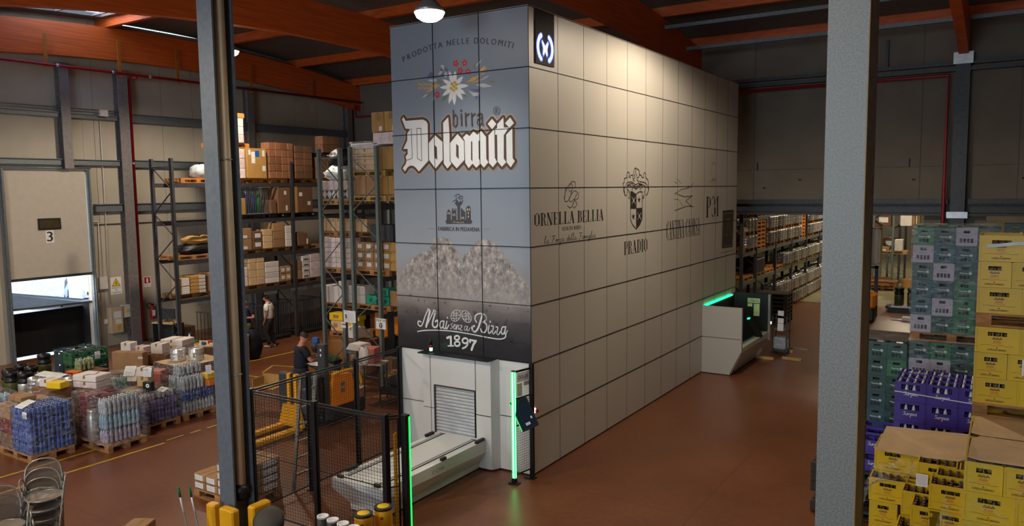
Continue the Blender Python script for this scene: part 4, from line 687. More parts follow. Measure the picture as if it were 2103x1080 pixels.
def car(loc, rz, label, c):
    t = thing('car', label, 'car', loc, rz, 'cars parked in the yard'); k = {}
    mb = MB(); prof = [(-2.1,.35),(-2.1,.8),(-1.3,.95),(-.6,1.42),(.9,1.45),(1.7,1.05),(2.1,.95),(2.1,.35)]
    mb.prism(prof, lambda a, b, d: (a, d, b), -.85, .85); mb.obj('body', c, t)
    mb = MB(); mb.prism([(-1.15,.98),(-.55,1.36),(.85,1.38),(1.45,1.05)], lambda a, b, d: (a, d, b), -.86, .86); mb.obj('side_window', M['blackp'], t)
    mb = MB(); mb.box(-2.13, -.6, .5, -2.09, .6, .68); mb.obj('grille', M['blackp'], t)
    for x in (-1.35, 1.3):
        for y in (-.75, .75):
            mb = MB(); mb.tube([(x, y-.12, .33), (x, y+.12, .33)], .33, 16); mb.obj('wheel', M['blackp'], t)
car((-38.5, 11.2, -1.19), 2.6, 'silver parked car seen through the gap under the loading door', mat('car_silver', (196, 202, 208), .3, .4))
car((-38.2, 14.2, -1.19), 2.5, 'second parked car, at the right end of the gap under the loading door', mat('car_pale', (206, 210, 214), .3, .4))
car((-44, 9.8, -1.19), 2.2, 'white parked car farther back through the gap under the loading door', mat('car_white', (230, 232, 232), .3))

# ---------------------------------------------------------------- wall fittings by the door
fx = fnX(XW)
def wallbox(name, y0, z0, y1, z1, d, m, label, cat, parent=None):
    mb = MB(); mb.bbox(XW+.001, y0, z0, XW+d, y1, z1, .006); o = mb.obj(name, m, parent)
    if not parent: tag(o, label, cat)
    return o
o = wallbox('warning_sign', 3.02, 1.67, 3.4, 2.25, .012, M['paper'], 'white warning sign with a yellow lightning triangle on the left wall', 'sign')
mb = MB(); mb.flat([[(3.07, 1.95), (3.35, 1.95), (3.21, 2.2)]], fx, .014); mb.obj('triangle', M['warn'], o)
mb = MB(); mb.stroke([(3.07, 1.95), (3.35, 1.95), (3.21, 2.2), (3.07, 1.95)], .014, fx, .016); mb.stroke([(3.23, 2.13), (3.18, 2.05), (3.24, 2.05), (3.2, 1.97)], .016, fx, .016, False)
text(mb, 'IMPIANTO', fx, 3.06, 1.86, 3.36, 1.915, .014); text(mb, 'IN', fx, 3.17, 1.79, 3.25, 1.84, .014); text(mb, 'TENSIONE', fx, 3.06, 1.71, 3.36, 1.765, .014); mb.obj('lettering', M['ink'], o)
o = wallbox('extinguisher_sign', 4.18, 1.79, 4.45, 2.15, .012, M['paper'], 'small white and red fire extinguisher sign above the extinguisher', 'sign')
mb = MB(); mb.flat([[(4.21, 1.92), (4.42, 1.92), (4.42, 2.13), (4.21, 2.13)]], fx, .014); mb.obj('red_field', M['red'], o)
mb = MB(); mb.flat([[(4.28, 1.94), (4.35, 1.94), (4.35, 2.04), (4.335, 2.07), (4.36, 2.1), (4.3, 2.1), (4.28, 2.04)]], fx, .016); mb.obj('symbol', M['paper'], o)
mb = MB(); text(mb, 'ESTINTORE', fx, 4.21, 1.835, 4.42, 1.87, .014); mb.obj('lettering', M['ink'], o)
t = thing('fire_extinguisher', 'red fire extinguisher hanging on the left wall by the first rack', 'fire extinguisher', (XW+.12, 4.38, .68))
mb = MB(); mb.lathe([(.0, 0), (.07, .01), (.08, .04), (.08, .36), (.06, .42), (.03, .45), (.03, .48)], n=14); mb.obj('cylinder', M['red'], t)
mb = MB(); mb.box(.074, -.05, .12, .084, .05, .32); mb.obj('paper_label', M['paper'], t)
mb = MB(); mb.tube(smooth2([(0, 0, .5), (.02, -.08, .56), (.02, -.18, .55), (.02, -.2, .45), (.03, -.12, .38)]), .014); mb.box(-.02, -.03, .48, .02, .05, .53); mb.obj('hose', M['blackp'], t)
o = wallbox('meter_cabinet', 2.86, .42, 3.26, 1.28, .22, M['beige'], 'beige meter cabinet with stuck-on papers below the warning sign', 'cabinet')
for (y0, z0, y1, z1, m, l) in ((2.95, .92, 3.2, 1.14, 'paper', 'white paper notice'), (3.0, .72, 3.2, .88, 'paper', 'white paper notice'), (3.05, .57, 3.17, .68, 'orgy', 'orange sticker')):
    mb = MB(); mb.box(XW+.221, y0, z0, XW+.226, y1, z1); mb.obj('notice', M[m], o, l)
o = wallbox('switch_box', 3.3, .88, 3.56, 1.3, .16, M['whitec'], 'white switch box with a yellow dial to the right of the meter cabinet', 'box')
mb = MB(); mb.box(XW+.161, 3.4, 1.06, XW+.175, 3.5, 1.16); mb.obj('dial', M['warn'], o)
wallbox('cable_box', 2.62, 1.9, 2.9, 2.3, .1, M['whitec'], 'small pale box on the wall right of the loading door, level with its bottom edge', 'box')
wallbox('wall_socket', 2.72, .75, 2.84, .9, .05, M['paper'], 'small white wall socket beside the meter cabinet', 'socket')
o = wallbox('door_sticker', 2.42, .92, 2.52, 1.1, .16, M['warn'], 'small yellow triangular sticker on the guide rail post right of the loading door', 'sticker')
mb = MB()
for z in (.34, .42, .5): mb.bar((XW+.06, 3.25, z), (XW+.14, 3.52, z+.01), .03)
tag(mb.obj('radiator', M['steel']), 'small ribbed grey unit on the wall below the switch box', 'wall unit')

# ---------------------------------------------------------------- floor markings
def stripe(pts, w, label):
    mb = MB(); mb.stroke(pts, w, lambda a, b, d: (a, b, d), .004, False); o = mb.obj('floor_line', M['tape']); tag(o, label, 'floor marking')
stripe([(-7.28, -11), (-7.28, -2.2)], .06, 'yellow floor line in front of the wrapped pallets, nearest the camera')
mb = MB()
for y0, y1 in ((-2.1, -1.7), (-1.55, -1.3), (-1.15, -.6)): mb.stroke([(-7.28-.1, y0), (-7.4, y1)], .05, lambda a, b, d: (a, b, d), .004, False)
tag(mb.obj('floor_line', M['tape']), 'worn dashed end of the yellow floor line by the left column', 'floor marking')
stripe([(-8.08, -11), (-8.08, -2.0)], .06, 'second yellow floor line running under the wrapped pallets')
stripe([(-11.95, 3.3), (-11.85, 5.6)], .07, 'yellow floor line near the feet of the men by the dark rack')
stripe([(-10.45, 2.86), (-10.9, 3.6), (-9.8, 3.9)], .05, 'faint yellow corner mark on the floor behind the seated worker')
stripe([(-10.7, 2.4), (-9.42, 2.5)], .05, 'short yellow floor line left of the low order picker')
stripe([(-13.0, 6.4), (-11.83, 7.3)], .05, 'pale yellow floor line beyond the green rack foot')
stripe([(-6.6, 1.6), (-5.76, 2.85), (-5.3, 3.6)], .05, 'yellow angled floor line seen through the fence beside the machine')
stripe([(-6.7, 4.6), (-5.4, 4.9)], .06, 'yellow floor line in front of the yellow-edged rack foot')
# ================================================================ STORAGE MACHINE
mc = thing('storage_machine', 'huge white automated storage machine tower with printed beer mountain front and winery logos', 'storage machine', (0, 0, 0))
mb = MB(); mb.box(-2.985, .03, 0, -.03, 11.86, 7.98); mb.obj('housing', M['groove'], mc)
G_ = .007
mb = MB()
for j in range(12):
    for r in range(8):
        y0, y1, z0, z1 = j*.99+.002, (j+1)*.99-.002, r+(.03 if r == 0 else G_), r+1-G_
        mb.box(-.03, y0, z0, 0, y1, z1)
mb.obj('side_cladding', M['panel'], mc, 'white panels of the long side')
mb = MB()
for i in range(3):
    for r in range(2, 8): mb.box(-(i+1)*.998+G_, 0, r+G_, -i*.998-G_, .03, r+1-G_)
mb.obj('front_print', M['print'], mc, 'slate blue printed front fading to a dark forest at its foot')
mb = MB()
for i in range(3):
    for r in range(2): mb.box(-(i+1)*.998+G_, 0, r+(.03 if r == 0 else G_), -i*.998-G_, .03, r+1-G_)
mb.obj('front_base', M['panelA'], mc)
mb = MB(); mb.box(-3.0, .03, 0, -2.985, 11.88, 8); mb.box(-3.0, 11.86, 0, 0, 11.88, 8); mb.obj('rear_cladding', M['panel'], mc)
mb = MB(); mb.box(-3.0, 0, 7.98, 0, 11.88, 8.0); mb.obj('top_cover', M['panel'], mc)
def poly(mb, key, fn, off):
    for loops in ART[key]: mb.flat(loops, fn, off)
def strk(mb, key, fn, off, extra=0.):
    for w, pts in ART[key]: mb.stroke(smooth2(pts) if w < 0 else pts, abs(w)+extra, fn, off)
# front prints, each a thin foil lying on the panels
mb = MB(); poly(mb, 'mountain', fnA, .0012); mb.obj('mountain_picture', M['rock'], mc, 'two snowy rock peaks')
def outline(key, w, m, off, name):
    mb = MB(); mb.cyc = 200; mb.stp = 2.5e-5
    for loops in ART[key]:
        mb.flat(loops[:1], fnA, off)
        mb.stroke(list(loops[0])+[loops[0][0]], w, fnA, off)
    return mb.obj(name, m, mc)
outline('dolomiti', .125, M['cream'], .0015, 'beer_name_edge'); outline('dolomiti', .095, M['inkb'], .007, 'beer_name_outline')  # cream edge and brown outline printed round the letters
mb = MB(); poly(mb, 'dolomiti', fnA, .0125); o = mb.obj('beer_name', M['inkw'], mc, 'white blackletter word Dolomiti')
mb = MB(); strk(mb, 'dolomiti_line', fnA, .0138); mb.obj('beer_name_lines', M['inkb'], mc)
mb = MB(); strk(mb, 'birra', fnA, .0135); mb.obj('small_word', M['inkb'], mc, 'small brown blackletter word birra')
mb = MB(); strk(mb, 'mai_birra', fnA, .002); mb.obj('slogan', M['inkw'], mc, 'white script Mai senza Birra with two hops and 1897')
mb = MB(); poly(mb, 'castle', fnA, .002); strk(mb, 'castle_line', fnA, .002)
text(mb, 'FABBRICA IN PEDAVENA', fnA, -1.958, 4.245, -1.04, 4.318, .002, .004); mb.obj('castle_mark', M['inkg'], mc)
mb = MB(); poly(mb, 'castle_win', fnA, .003); text(mb, 'ITALIA', fnA, -1.62, 4.386, -1.37, 4.418, .003); mb.obj('castle_windows', M['cream'], mc)
for k, m, of in (('flower_green', mat('print_green', (112, 132, 84), .6), .0016), ('flower_purple', mat('print_violet', (104, 98, 146), .6), .002), ('flower_pale', mat('print_pale_green', (186, 196, 190), .6), .0022), ('flower_wheat', mat('print_wheat', (204, 166, 92), .6), .0024), ('edelweiss', M['inkw'], .0028), ('flower_red', mat('print_red', (196, 48, 56), .6), .0032), ('flower_gold', mat('print_gold', (204, 170, 64), .6), .0036)):
    mb = MB(); poly(mb, k, fnA, of); mb.obj(k if k == 'edelweiss' else 'flower_print', m, mc)
# PRODOTTA NELLE DOLOMITI on an arc
mb = MB(); s = 'PRODOTTA NELLE DOLOMITI'; W_ = {'I': .42, ' ': .55, 'M': 1.15, 'O': 1.12, 'L': .8, 'E': .82, 'T': .86}
tot = sum(W_.get(c, 1.) for c in s); R_ = 3.85; cx = -1.503; cz = 7.51-R_; half = math.asin(1.21/R_); x = 0
for ch in s:
    w = W_.get(ch, 1.); a = -half+2*half*(x+w/2)/tot; x += w
    if ch == ' ': continue
    v, f, xa, xb, ya, yb = glyphs(ch); hh = .098; gw = (xb-xa)/(yb-ya)*hh*.98
    for k in (-.004, 0, .004):
        P = [((p[0]-(xa+xb)/2)/(xb-xa)*gw+k, (p[1]-ya)/(yb-ya)*hh) for p in v]
        mb.add([fnA(cx+(R_+p[1])*math.sin(a)+(p[0])*math.cos(a), cz+(R_+p[1])*math.cos(a)-p[0]*math.sin(a), .002+(k+.004)*.05) for p in P], f)
mb.obj('arched_words', mat('slate_print', (62, 66, 78), .6), mc, 'arched words PRODOTTA NELLE DOLOMITI')
# long side prints
mb = MB(); serif(mb, 'ORNELLA BELLIA', fnB, .115, 4.345, 2.83, 4.565, .002); strk(mb, 'monogram', fnB, .002, .008)
cursive(mb, 'la Forza della Famiglia', fnB, .46, 4.03, 2.47, .085, .009, .002); mb.obj('winery_logo', M['ink'], mc, 'black logo ORNELLA BELLIA with script monogram')
mb = MB(); serif(mb, 'VENEZIA WINES', fnB, 1.11, 4.222, 1.86, 4.288, .002); mb.obj('winery_subtitle', M['inkg'], mc)
mb = MB(); poly(mb, 'crest', fnB, .002); strk(mb, 'crest_line', fnB, .0032, .012); serif(mb, 'PRADIO', fnB, 3.80, 3.57, 5.09, 3.85, .002); mb.obj('winery_crest', M['ink'], mc, 'black heraldic crest over the word PRADIO')
mb = MB(); strk(mb, 'crest_light', fnB, .0045); mb.obj('crest_crosses', M['inkl'], mc)
mb = MB(); serif(mb, 'CANTINA CAORSA', fnB, 6.21, 3.73, 8.60, 4.18, .002); mb.obj('winery_words', M['ink'], mc, 'black words CANTINA CAORSA')
mb = MB(); strk(mb, 'sketch_bird', fnB, .002, .008); mb.obj('bird_sketch', mat('sepia_print', (110, 92, 74), .6), mc)
mb = MB(); serif(mb, 'P31', fnB, 9.06, 4.17, 10.2, 4.72, .002); mb.obj('winery_number', M['ink'], mc, 'black characters P31')
mb = MB(); strk(mb, 'small_crest', fnB, .002); mb.obj('faint_crest', mat('sepia_print', (110, 92, 74), .6), mc)
mb = MB(); poly(mb, 'dark_label', fnB, .002); o = mb.obj('dark_label', mat('label_print', (58, 56, 54), .6), mc)
mb = MB(); strk(mb, 'label_line', fnB, .003); mb.obj('label_mark', mat('olive_print', (126, 124, 96), .6), o)
mb = MB(); scribble(mb, fnB, 10.43, 3.09, 11.66, 3.13, .002, 1, .02); mb.obj('address_line', mat('sepia_print', (110, 92, 74), .6), mc)
# glowing logo panel
mb = MB(); mb.box(0, .196, 7.085, .02, .835, 7.985); lp = mb.obj('logo_panel', mat('gloss_black_brown', (34, 24, 24), .65, spec=.15), mc)
mb = MB(); f2 = lambda a, b, d: (.022+d, a, b)
for sgn, cyy in ((-1, .50), (1, .53)):
    pts = [(cyy+sgn*(.06+.17*math.sin(math.radians(20+140*i/14))), 7.365+.205*math.cos(math.radians(20+140*i/14))) for i in range(15)]
    mb.stroke(pts, .06, f2, 0)
mb.obj('logo_bracket', M['bluew'], lp, 'glowing blue-white brackets')
mb = MB()
for sgn, cyy in ((-1, .50), (1, .53)):
    pts = [(cyy+sgn*(.06+.17*math.sin(math.radians(20+140*i/14))), 7.365+.205*math.cos(math.radians(20+140*i/14))) for i in range(15)]
    mb.stroke(pts, .1, f2, -.001)
for s in (-1, 1): mb.flat([[(.515, 7.30), (.515+s*.06, 7.21), (.515+s*.095, 7.25), (.515+s*.08, 7.35), (.515+s*.13, 7.46), (.515+s*.10, 7.50), (.515, 7.41)][::s]], f2, -.001)
mb.obj('logo_glow', M['bluee'], lp)
mb = MB()
for s in (-1, 1): mb.flat([[(.515, 7.315), (.515+s*.045, 7.24), (.515+s*.075, 7.26), (.515+s*.06, 7.35), (.515+s*.10, 7.45), (.515+s*.09, 7.47), (.515, 7.39)][::s]], f2, .001)
mb.obj('logo_butterfly', M['bluew'], lp, 'glowing blue-white butterfly')
# dark joints that run across the prints
mb = MB()
for r in range(1, 8):
    mb.box(-.001, 0, r-.006, .008, 11.88, r+.006)
    if r >= 2: mb.box(-2.994, -(.0155 if r in (6, 7) else .009), r-.006, 0, 0, r+.006)
for i in (1, 2): mb.box(-i*.998-.006, -.009, 2, -i*.998+.006, 0, 8); mb.box(-i*.998-.006, -.0155, 5.3, -i*.998+.006, 0, 6.6)
for j in range(1, 12): mb.box(-.001, j*.99-.0015, 0, .004, j*.99+.0015, 8)
mb.box(-.004, -.004, 0, .004, .004, 8)
mb.obj('panel_joint', M['groove'], mc, 'thin dark joints between the panels')
# loading bay on the front base: a shallow protruding block with roller shutter
E_ = .17
mb = MB(); mb.box(-2.25, -E_, .03, -2.08, 0, 2.0); mb.box(-2.08, -E_, .03, -1.99, 0, 1.98); mb.box(-1.99, -E_, 1.42, -1.07, 0, 1.98)
mb.box(-1.06, -E_, .03, -.74, 0, 2.0)
v = len(mb.v); mb.v += [(-.74,-E_,.03),(-.66,-.0,.03),(-.74,0,.03),(-.74,-E_,2.0),(-.66,0,2.0),(-.74,0,2.0)]
for q in ((0,1,4,3),(3,4,5),(0,2,1)): mb.face([v+i for i in q])
bay = mb.obj('loading_bay', M['panelA'], mc, 'white block around the roller shutter')
mb = MB(); mb.box(-2.25, -E_-.002, .97, -1.99, -E_+.001, .98); mb.box(-1.06, -E_-.002, .985, -.74, -E_+.001, 1.0); mb.box(-2.084, -E_-.002, 0, -2.074, -E_+.001, 2); mb.box(-1.07, -E_-.003, 0, -1.058, -E_+.001, 2); mb.box(-2.999, -.003, .995, -2.25, .001, 1.005); mb.box(-.66, -.003, .995, 0, .001, 1.005); mb.obj('bay_joint', M['groove'], bay)
mb = MB()
n = 15
for i in range(n):
    z = .5+i*.92/n; h = .92/n; b = len(mb.v)
    prof = [(-E_+.03, z), (-E_+.012, z+h*.25), (-E_+.01, z+h*.6), (-E_+.024, z+h)]
    for (y, zz) in prof: mb.v += [(-1.98, y, zz), (-1.08, y, zz)]
    for k in range(3): mb.face([b+2*k, b+2*k+1, b+2*k+3, b+2*k+2])
mb.obj('roller_shutter', M['shut'], bay, 'closed silver roller shutter')
mb = MB(); mb.box(-2.0, -E_-.01, .48, -1.975, 0, 1.42); mb.box(-1.09, -E_-.01, .48, -1.075, 0, 1.42); mb.box(-1.99, -E_-.006, 1.40, -1.07, -E_+.02, 1.425); mb.obj('shutter_guide', M['grey_d'], bay)
mb = MB(); mb.box(-2.27, -.30, 2.0, -.70, 0, 2.02); v = len(mb.v)
sh = mb.obj('bay_shelf', M['blackp'], bay, 'thin black shelf above the shutter')
sg = thing('signal_light', 'small stacked signal lamp glowing green on the black shelf', 'signal light', (-2.03, -.2, 2.02))
mb = MB(); mb.lathe([(.022, 0), (.022, .03)], n=10); mb.obj('foot', M['blackp'], sg)
mb = MB(); mb.lathe([(.028, .03), (.028, .09)], n=10); mb.obj('green_lens', M['greens'], sg)
mb = MB(); mb.lathe([(.026, .09), (.026, .14)], n=10); mb.obj('red_lens', M['red'], sg)
mb = MB(); mb.lathe([(.026, .14), (.026, .24), (.01, .25)], n=10); mb.obj('top_lens', M['blackp'], sg)
# emergency button on the corner
mb = MB(); mb.box(0, .03, 1.12, .02, .1, 1.2); eb = mb.obj('button_plate', mat('lit_white', (250, 250, 240), .5, emit=2.5), mc, 'lit white plate')
mb = MB(); mb.tube([(.02, .1, 1.15), (.06, .1, 1.15)], .03, 10); mb.obj('red_button', M['red'], mc)

# ---------------------------------------------------------------- loading conveyor
cv = thing('loading_conveyor', 'long white loading table with black rails in front of the roller shutter', 'conveyor', (-1.38, -1.6, 0))
y0, y1 = -1.28, 1.42   # local
def hull(sections, mats, name, parent):
    pass
mb = MB(); zt = .56
for (xa, xb, za, zb, ya) in ():
    pass
# cross-section with flared sides
sec = [(-.36, .02), (.36, .02), (.36, .12), (.52, .34), (.52, zt), (-.52, zt), (-.52, .34), (-.36, .12)]
b = len(mb.v); front = [(-.36+.02, .02), (.34, .02), (.36, .12), (.52, .40), (.52, zt), (-.52, zt), (-.52, .40), (-.36, .12)]
mb.v += [(p[0], y0+(.22 if p[1] < .2 else 0), p[1]) for p in front]+[(p[0], y1, p[1]) for p in sec]
for i in range(8): mb.face([b+i, b+(i+1)%8, b+8+(i+1)%8, b+8+i])
mb.face([b+7-i for i in range(8)]); mb.face([b+8+i for i in range(8)])
mb.obj('table_body', M['panelA'], cv)
mb = MB()
for x, w in ((-.40, .012), (-.345, .03), (.30, .012), (.36, .03)):
    mb.box(x-w/2, y0+.18, zt, x+w/2, y1-.08, zt+.004)
for x in (-.36, .34): mb.box(x-.06, y1-.10, zt, x+.06, y1-.085, zt+.004)
mb.box(-.02, y0+.12, zt, .01, y0+.14, zt+.006)
mb.obj('rail_slot', M['groove'], cv)
for x, y, sx, sy in ((-.40, y0+.07, .12, .05), (.36, y0+.07, .12, .05), (-.50, y0+.42, .06, .24), (.5, y0+1.5, .06, .12), (.5, y1-.15, .06, .24), (-.50, y1-.3, .06, .22)):
    mb = MB(); mb.bbox(x-sx/2, y-sy/2, zt+.001, x+sx/2, y+sy/2, zt+.05, .006); mb.obj('stop_block', M['blackp'], cv)
mb = MB(); f3 = lambda a, b, d: (.521+d, a, b)
for k, (cy, op) in enumerate(((-.06, 0), (.03, 1))): mb.stroke([(cy+.03*math.cos(math.radians(a)), .45+.03*math.sin(math.radians(a))) for a in range(60 if op else 30, 330 if op == 0 else 360, 30)], .006, f3, .001)
mb.stroke([(.08, .42), (.08, .48), (.12, .43), (.12, .48)], .006, f3, .001); mb.stroke([(.15, .48), (.165, .43), (.18, .46), (.195, .43), (.21, .48)], .006, f3, .001)
mb.obj('maker_mark', M['ink'], cv)

# ---------------------------------------------------------------- side picking station
ps = thing('picking_station', 'white outfeed station with black hood and green strip at the machine\'s far end', 'picking station', (0, 8.85, 0))
mb = MB(); sidep = [(0.005, .02), (.77, .02), (.77, .06), (1.04, .62), (1.07, .66), (1.07, 1.82), (0.005, 1.82)]
mb.prism(sidep, lambda a, b, d: (a, d, b), 0, .09); mb.obj('near_panel', M['panel'], ps)
mb = MB(); mb.box(0.005, -.003, .985, 1.07, 0, .995); mb.obj('panel_joint', M['groove'], ps)
mb = MB(); mb.prism([(0.005, .02), (.77, .02), (1.04, .58), (1.04, .66), (.95, .66), (.95, .5), (.005, .5)], lambda a, b, d: (a, d, b), .09, 2.9); mb.obj('lower_body', M['panel'], ps)
mb = MB(); mb.box(.93, .09, .62, 1.05, 2.9, .74); mb.obj('sill', M['panel'], ps)
mb = MB(); mb.box(.85, .12, .735, .93, 2.85, .75); mb.obj('sill_rail', M['alu'], ps)
mb = MB(); mb.box(0.005, 2.86, .5, 1.02, 2.94, 1.84); mb.obj('far_panel', M['blackp'], ps)
mb = MB(); mb.box(1.02, 2.84, .5, 1.07, 2.96, 1.84); mb.obj('far_post', M['alu'], ps)
mb = MB(); mb.box(.01, .09, .5, .02, 2.86, 1.75); mb.obj('inner_back', M['blackp'], ps)
mb = MB(); mb.box(0.02, .09, .5, .95, 2.86, .56); mb.obj('tray_floor', M['blackp'], ps)
mb = MB(); mb.tube([(.035, .15, 1.80), (.035, 2.6, 1.80)], .022, 8); mb.obj('light_strip', M['greent'], ps, 'glowing green strip')
mb = MB(); f4 = lambda a, b, d: (a, 2.858-d, b)
mb.flat([[(.42, 1.56), (.78, 1.56), (.78, 1.70), (.42, 1.70)]], f4, .002); mb.flat([[(.42, 1.45), (.56, 1.45), (.56, 1.54), (.42, 1.54)]], f4, .002); mb.flat([[(.6, 1.18), (.77, 1.18), (.77, 1.54), (.6, 1.54)]], f4, .002); nt = mb.obj('notice', mat('notice_green', (206, 230, 170), .7), ps)
mb = MB(); text(mb, 'OOLOS', f4, .45, 1.59, .75, 1.67, .004); mb.obj('lettering', M['ink'], nt)
mb = MB(); mb.bar((.78, 1.75, 1.26), (1.05, 1.95, .72), .05, .16); mb.bar((.9, 1.9, .7), (1.0, 2.0, 1.0), .03); mb.obj('display_arm', M['blackp'], ps)
mb = MB(); mb.cbox(.77, 1.72, 1.28, .05, .14, .03); mb.obj('display_light', M['greent'], ps)
mb = MB(); mb.box(1.05, 2.98, .95, 1.08, 3.03, 1.02); mb.obj('status_light', mat('lit_white', (250, 250, 240), .5, emit=2.5), ps)
# cart of loose things standing behind the station
t = thing('waste_cart', 'small dark trolley with white papers parked behind the picking station', 'trolley', (1.25, 12.35, 0))
mb = MB()
for x in (-.2, .2):
    for y in (-.2, .2): mb.bar((x, y, .08), (x, y, 1.15), .03)
mb.box(-.22, -.22, .1, .22, .22, .14); mb.box(-.22, -.22, .7, .22, .22, .73); mb.obj('frame', M['steel_d'], t)
for x in (-.18, .18):
    mb = MB(); mb.tube([(x, -.2, .06), (x, -.16, .06)], .06, 12); mb.obj('wheel', M['blackp'], t)
for z, y in ((.95, -.24), (.72, -.25), (1.1, -.24)):
    mb = MB(); mb.box(-.05, y, z, .12, y+.01, z+.22); mb.obj('paper', M['paper'], t)
mb = MB(); mb.bbox(-.2, -.18, .14, .2, .18, .5, .04); mb.obj('sack', M['clear_f'], t)

# ---------------------------------------------------------------- light curtain posts, fence
def wire_panel(mb, p0, p1, z0, z1, s=.052, r=.0017):
    p0 = Vector(p0); p1 = Vector(p1); L_ = (p1-p0).length; n = max(1, int(L_/s)); d = (p1-p0)/n
    for i in range(n+1): q = p0+d*i; mb.bar((q.x, q.y, z0), (q.x, q.y, z1), r*2)
    m = int((z1-z0)/(s*.95))
    for k in range(m+1): z = z0+(z1-z0)*k/m; mb.bar((p0.x, p0.y, z), (p1.x, p1.y, z), r*2)
lc = thing('light_curtain', 'glowing green light curtain post with notice plates and mesh beside the machine corner', 'light curtain', (-.1, -.43, 0))
mb = MB(); mb.box(-.09, -.06, 0, .09, .06, .02); mb.box(-.035, -.035, .02, .035, .035, .1); mb.obj('foot', M['blackp'], lc)
mb = MB(); mb.box(-.03, -.02, .1, .03, .035, 1.95); mb.obj('post_profile', mat('dark_green_profile', (12, 60, 26), .4), lc)
mb = MB(); mb.box(-.013, -.026, .1, .013, -.02, 1.93); mb.box(.03, -.01, .1, .034, .01, 1.93); mb.obj('light_core', M['greens'], lc, 'bright green glowing strip')
mb = MB(); mb.box(-.03, -.024, .1, -.013, -.02, 1.93); mb.box(.013, -.024, .1, .03, -.02, 1.93); mb.box(.03, -.02, .1, .033, -.01, 1.93); mb.box(.03, .01, .1, .033, .02, 1.93); mb.obj('light_edge', M['greene'], lc)
mb = MB(); mb.box(.085, .36, 0, .155, .42, 2.0); mb.box(0, .3, 0, .2, .42, .015); mb.obj('rear_post', M['black'], lc)
mb = MB(); mb.bar((.03, .03, 1.93), (.1, .38, 1.93), .03); mb.bar((.03, .03, 1.0), (.1, .38, 1.0), .02); mb.bar((.03, .03, .16), (.1, .38, .16), .02); mb.bar((.03, .03, 1.47), (.1, .38, 1.47), .02); mb.obj('frame_bar', M['black'], lc)
mb = MB(); wire_panel(mb, (.035, .04, 0), (.095, .36, 0), .17, 1.46, .045, .0025); mb.obj('wire_mesh', M['alu'], lc)
pd = Vector((.06, .32, 0)).normalized(); fl_ = lambda a, b, d: (.04+pd.x*a+d*pd.y, .04+pd.y*a-d*pd.x, b)
mb = MB(); mb.prism([(0, 1.74), (.31, 1.74), (.31, 1.9), (0, 1.9)], fl_, 0, .006); np_ = mb.obj('maker_plate', M['paper'], lc)
mb = MB(); text(mb, 'OOLOS', fl_, .03, 1.79, .28, 1.85, .008); mb.obj('lettering', M['ink'], np_)
mb = MB(); mb.prism([(.17, 1.66), (.30, 1.66), (.30, 1.73), (.17, 1.73)], fl_, 0, .006); mb.prism([(0, 1.5), (.13, 1.5), (.13, 1.72), (0, 1.72)], fl_, 0, .006); mb.obj('notice', mat('notice_pale_green', (196, 204, 176), .7), lc)
# touch screen on the post
ts = thing('touch_screen', 'large tilted black touch screen in front of the machine corner', 'screen', (.06, -.35, 1.2), 0)
tm = Matrix.Translation((.06, -.35, 1.22)) @ Matrix.Rotation(math.radians(32), 4, 'Z') @ Matrix.Rotation(math.radians(-24), 4, 'X') @ Matrix.Rotation(math.radians(-24), 4, 'Y')
ts.matrix_world = tm
mb = MB(); mb.bbox(-.15, 0, -.27, .15, .03, .27, .008); mb.obj('casing', M['blackp'], ts)
mb = MB(); mb.box(-.13, -.003, -.235, .13, -.001, .235); sc = mb.obj('display', M['screen'], ts, 'dark blue display')
mb = MB(); mb.box(-.05, -.006, -.2, .03, -.004, -.155); mb.box(.07, -.006, -.12, .10, -.004, -.08); mb.obj('display_button', M['paper'], sc)
mb = MB(); mb.tube([(-.152, .015, -.25), (-.152, .015, .25)], .006, 6); mb.tube([(-.14, .015, .272), (.05, .015, .272)], .006, 6); mb.obj('edge_light', M['greene'], ts)
mb = MB(); mb.bar((0, .03, 0), (-.03, .12, .02), .05); mb.obj('arm', M['blackp'], ts)
# fence around the loading table
FN = 2.0
fe = thing('safety_fence', 'black wire mesh safety fence around the loading table', 'fence', (-1.4, -3.6, 0))
def post(x, y, lab=None):
    mb = MB(); mb.box(x-.035+1.4, y-.035+3.6, 0, x+.035+1.4, y+.035+3.6, FN); mb.box(x-.07+1.4, y-.06+3.6, 0, x+.07+1.4, y+.06+3.6, .012); mb.box(x-.04+1.4, y-.04+3.6, FN, x+.04+1.4, y+.04+3.6, FN+.012); mb.obj('post', M['black'], fe)
def panel(x0, y0, x1, y1):
    a = Vector((x0+1.4, y0+3.6, 0)); b = Vector((x1+1.4, y1+3.6, 0)); d = (b-a).normalized(); a = a+d*.05; b = b-d*.05
    mb = MB()
    for z in (.1, 1.0, FN-.06): mb.bar((a.x, a.y, z), (b.x, b.y, z), .02 if z != 1.0 else .012)
    mb.bar((a.x, a.y, FN-.02), (b.x, b.y, FN-.02), .025)
    for q in (a, b): mb.bar((q.x, q.y, .1), (q.x, q.y, FN-.06), .018)
    mb.obj('panel_frame', M['black'], fe); mb = MB(); wire_panel(mb, a, b, .1, FN-.06); mb.obj('wire_mesh', M['mesh'], fe)
P_ = [(-2.93, -.05), (-2.9, -1.25), (-2.87, -2.4), (-2.83, -3.6), (-1.45, -3.6), (-.12, -3.6)]
for p in P_: post(*p)
for a, b in zip(P_[:-1], P_[1:]): panel(*a, *b)
panel(-.12, -3.6, .02, -3.42)
lc2 = thing('light_curtain', 'black post with a thin green glowing edge at the near end of the mesh fence', 'light curtain', (.05, -3.38, 0))
mb = MB(); mb.box(-.045, -.045, 0, .04, .045, 1.98); mb.box(-.09, -.09, 0, .09, .09, .015); mb.obj('post_profile', M['black'], lc2)
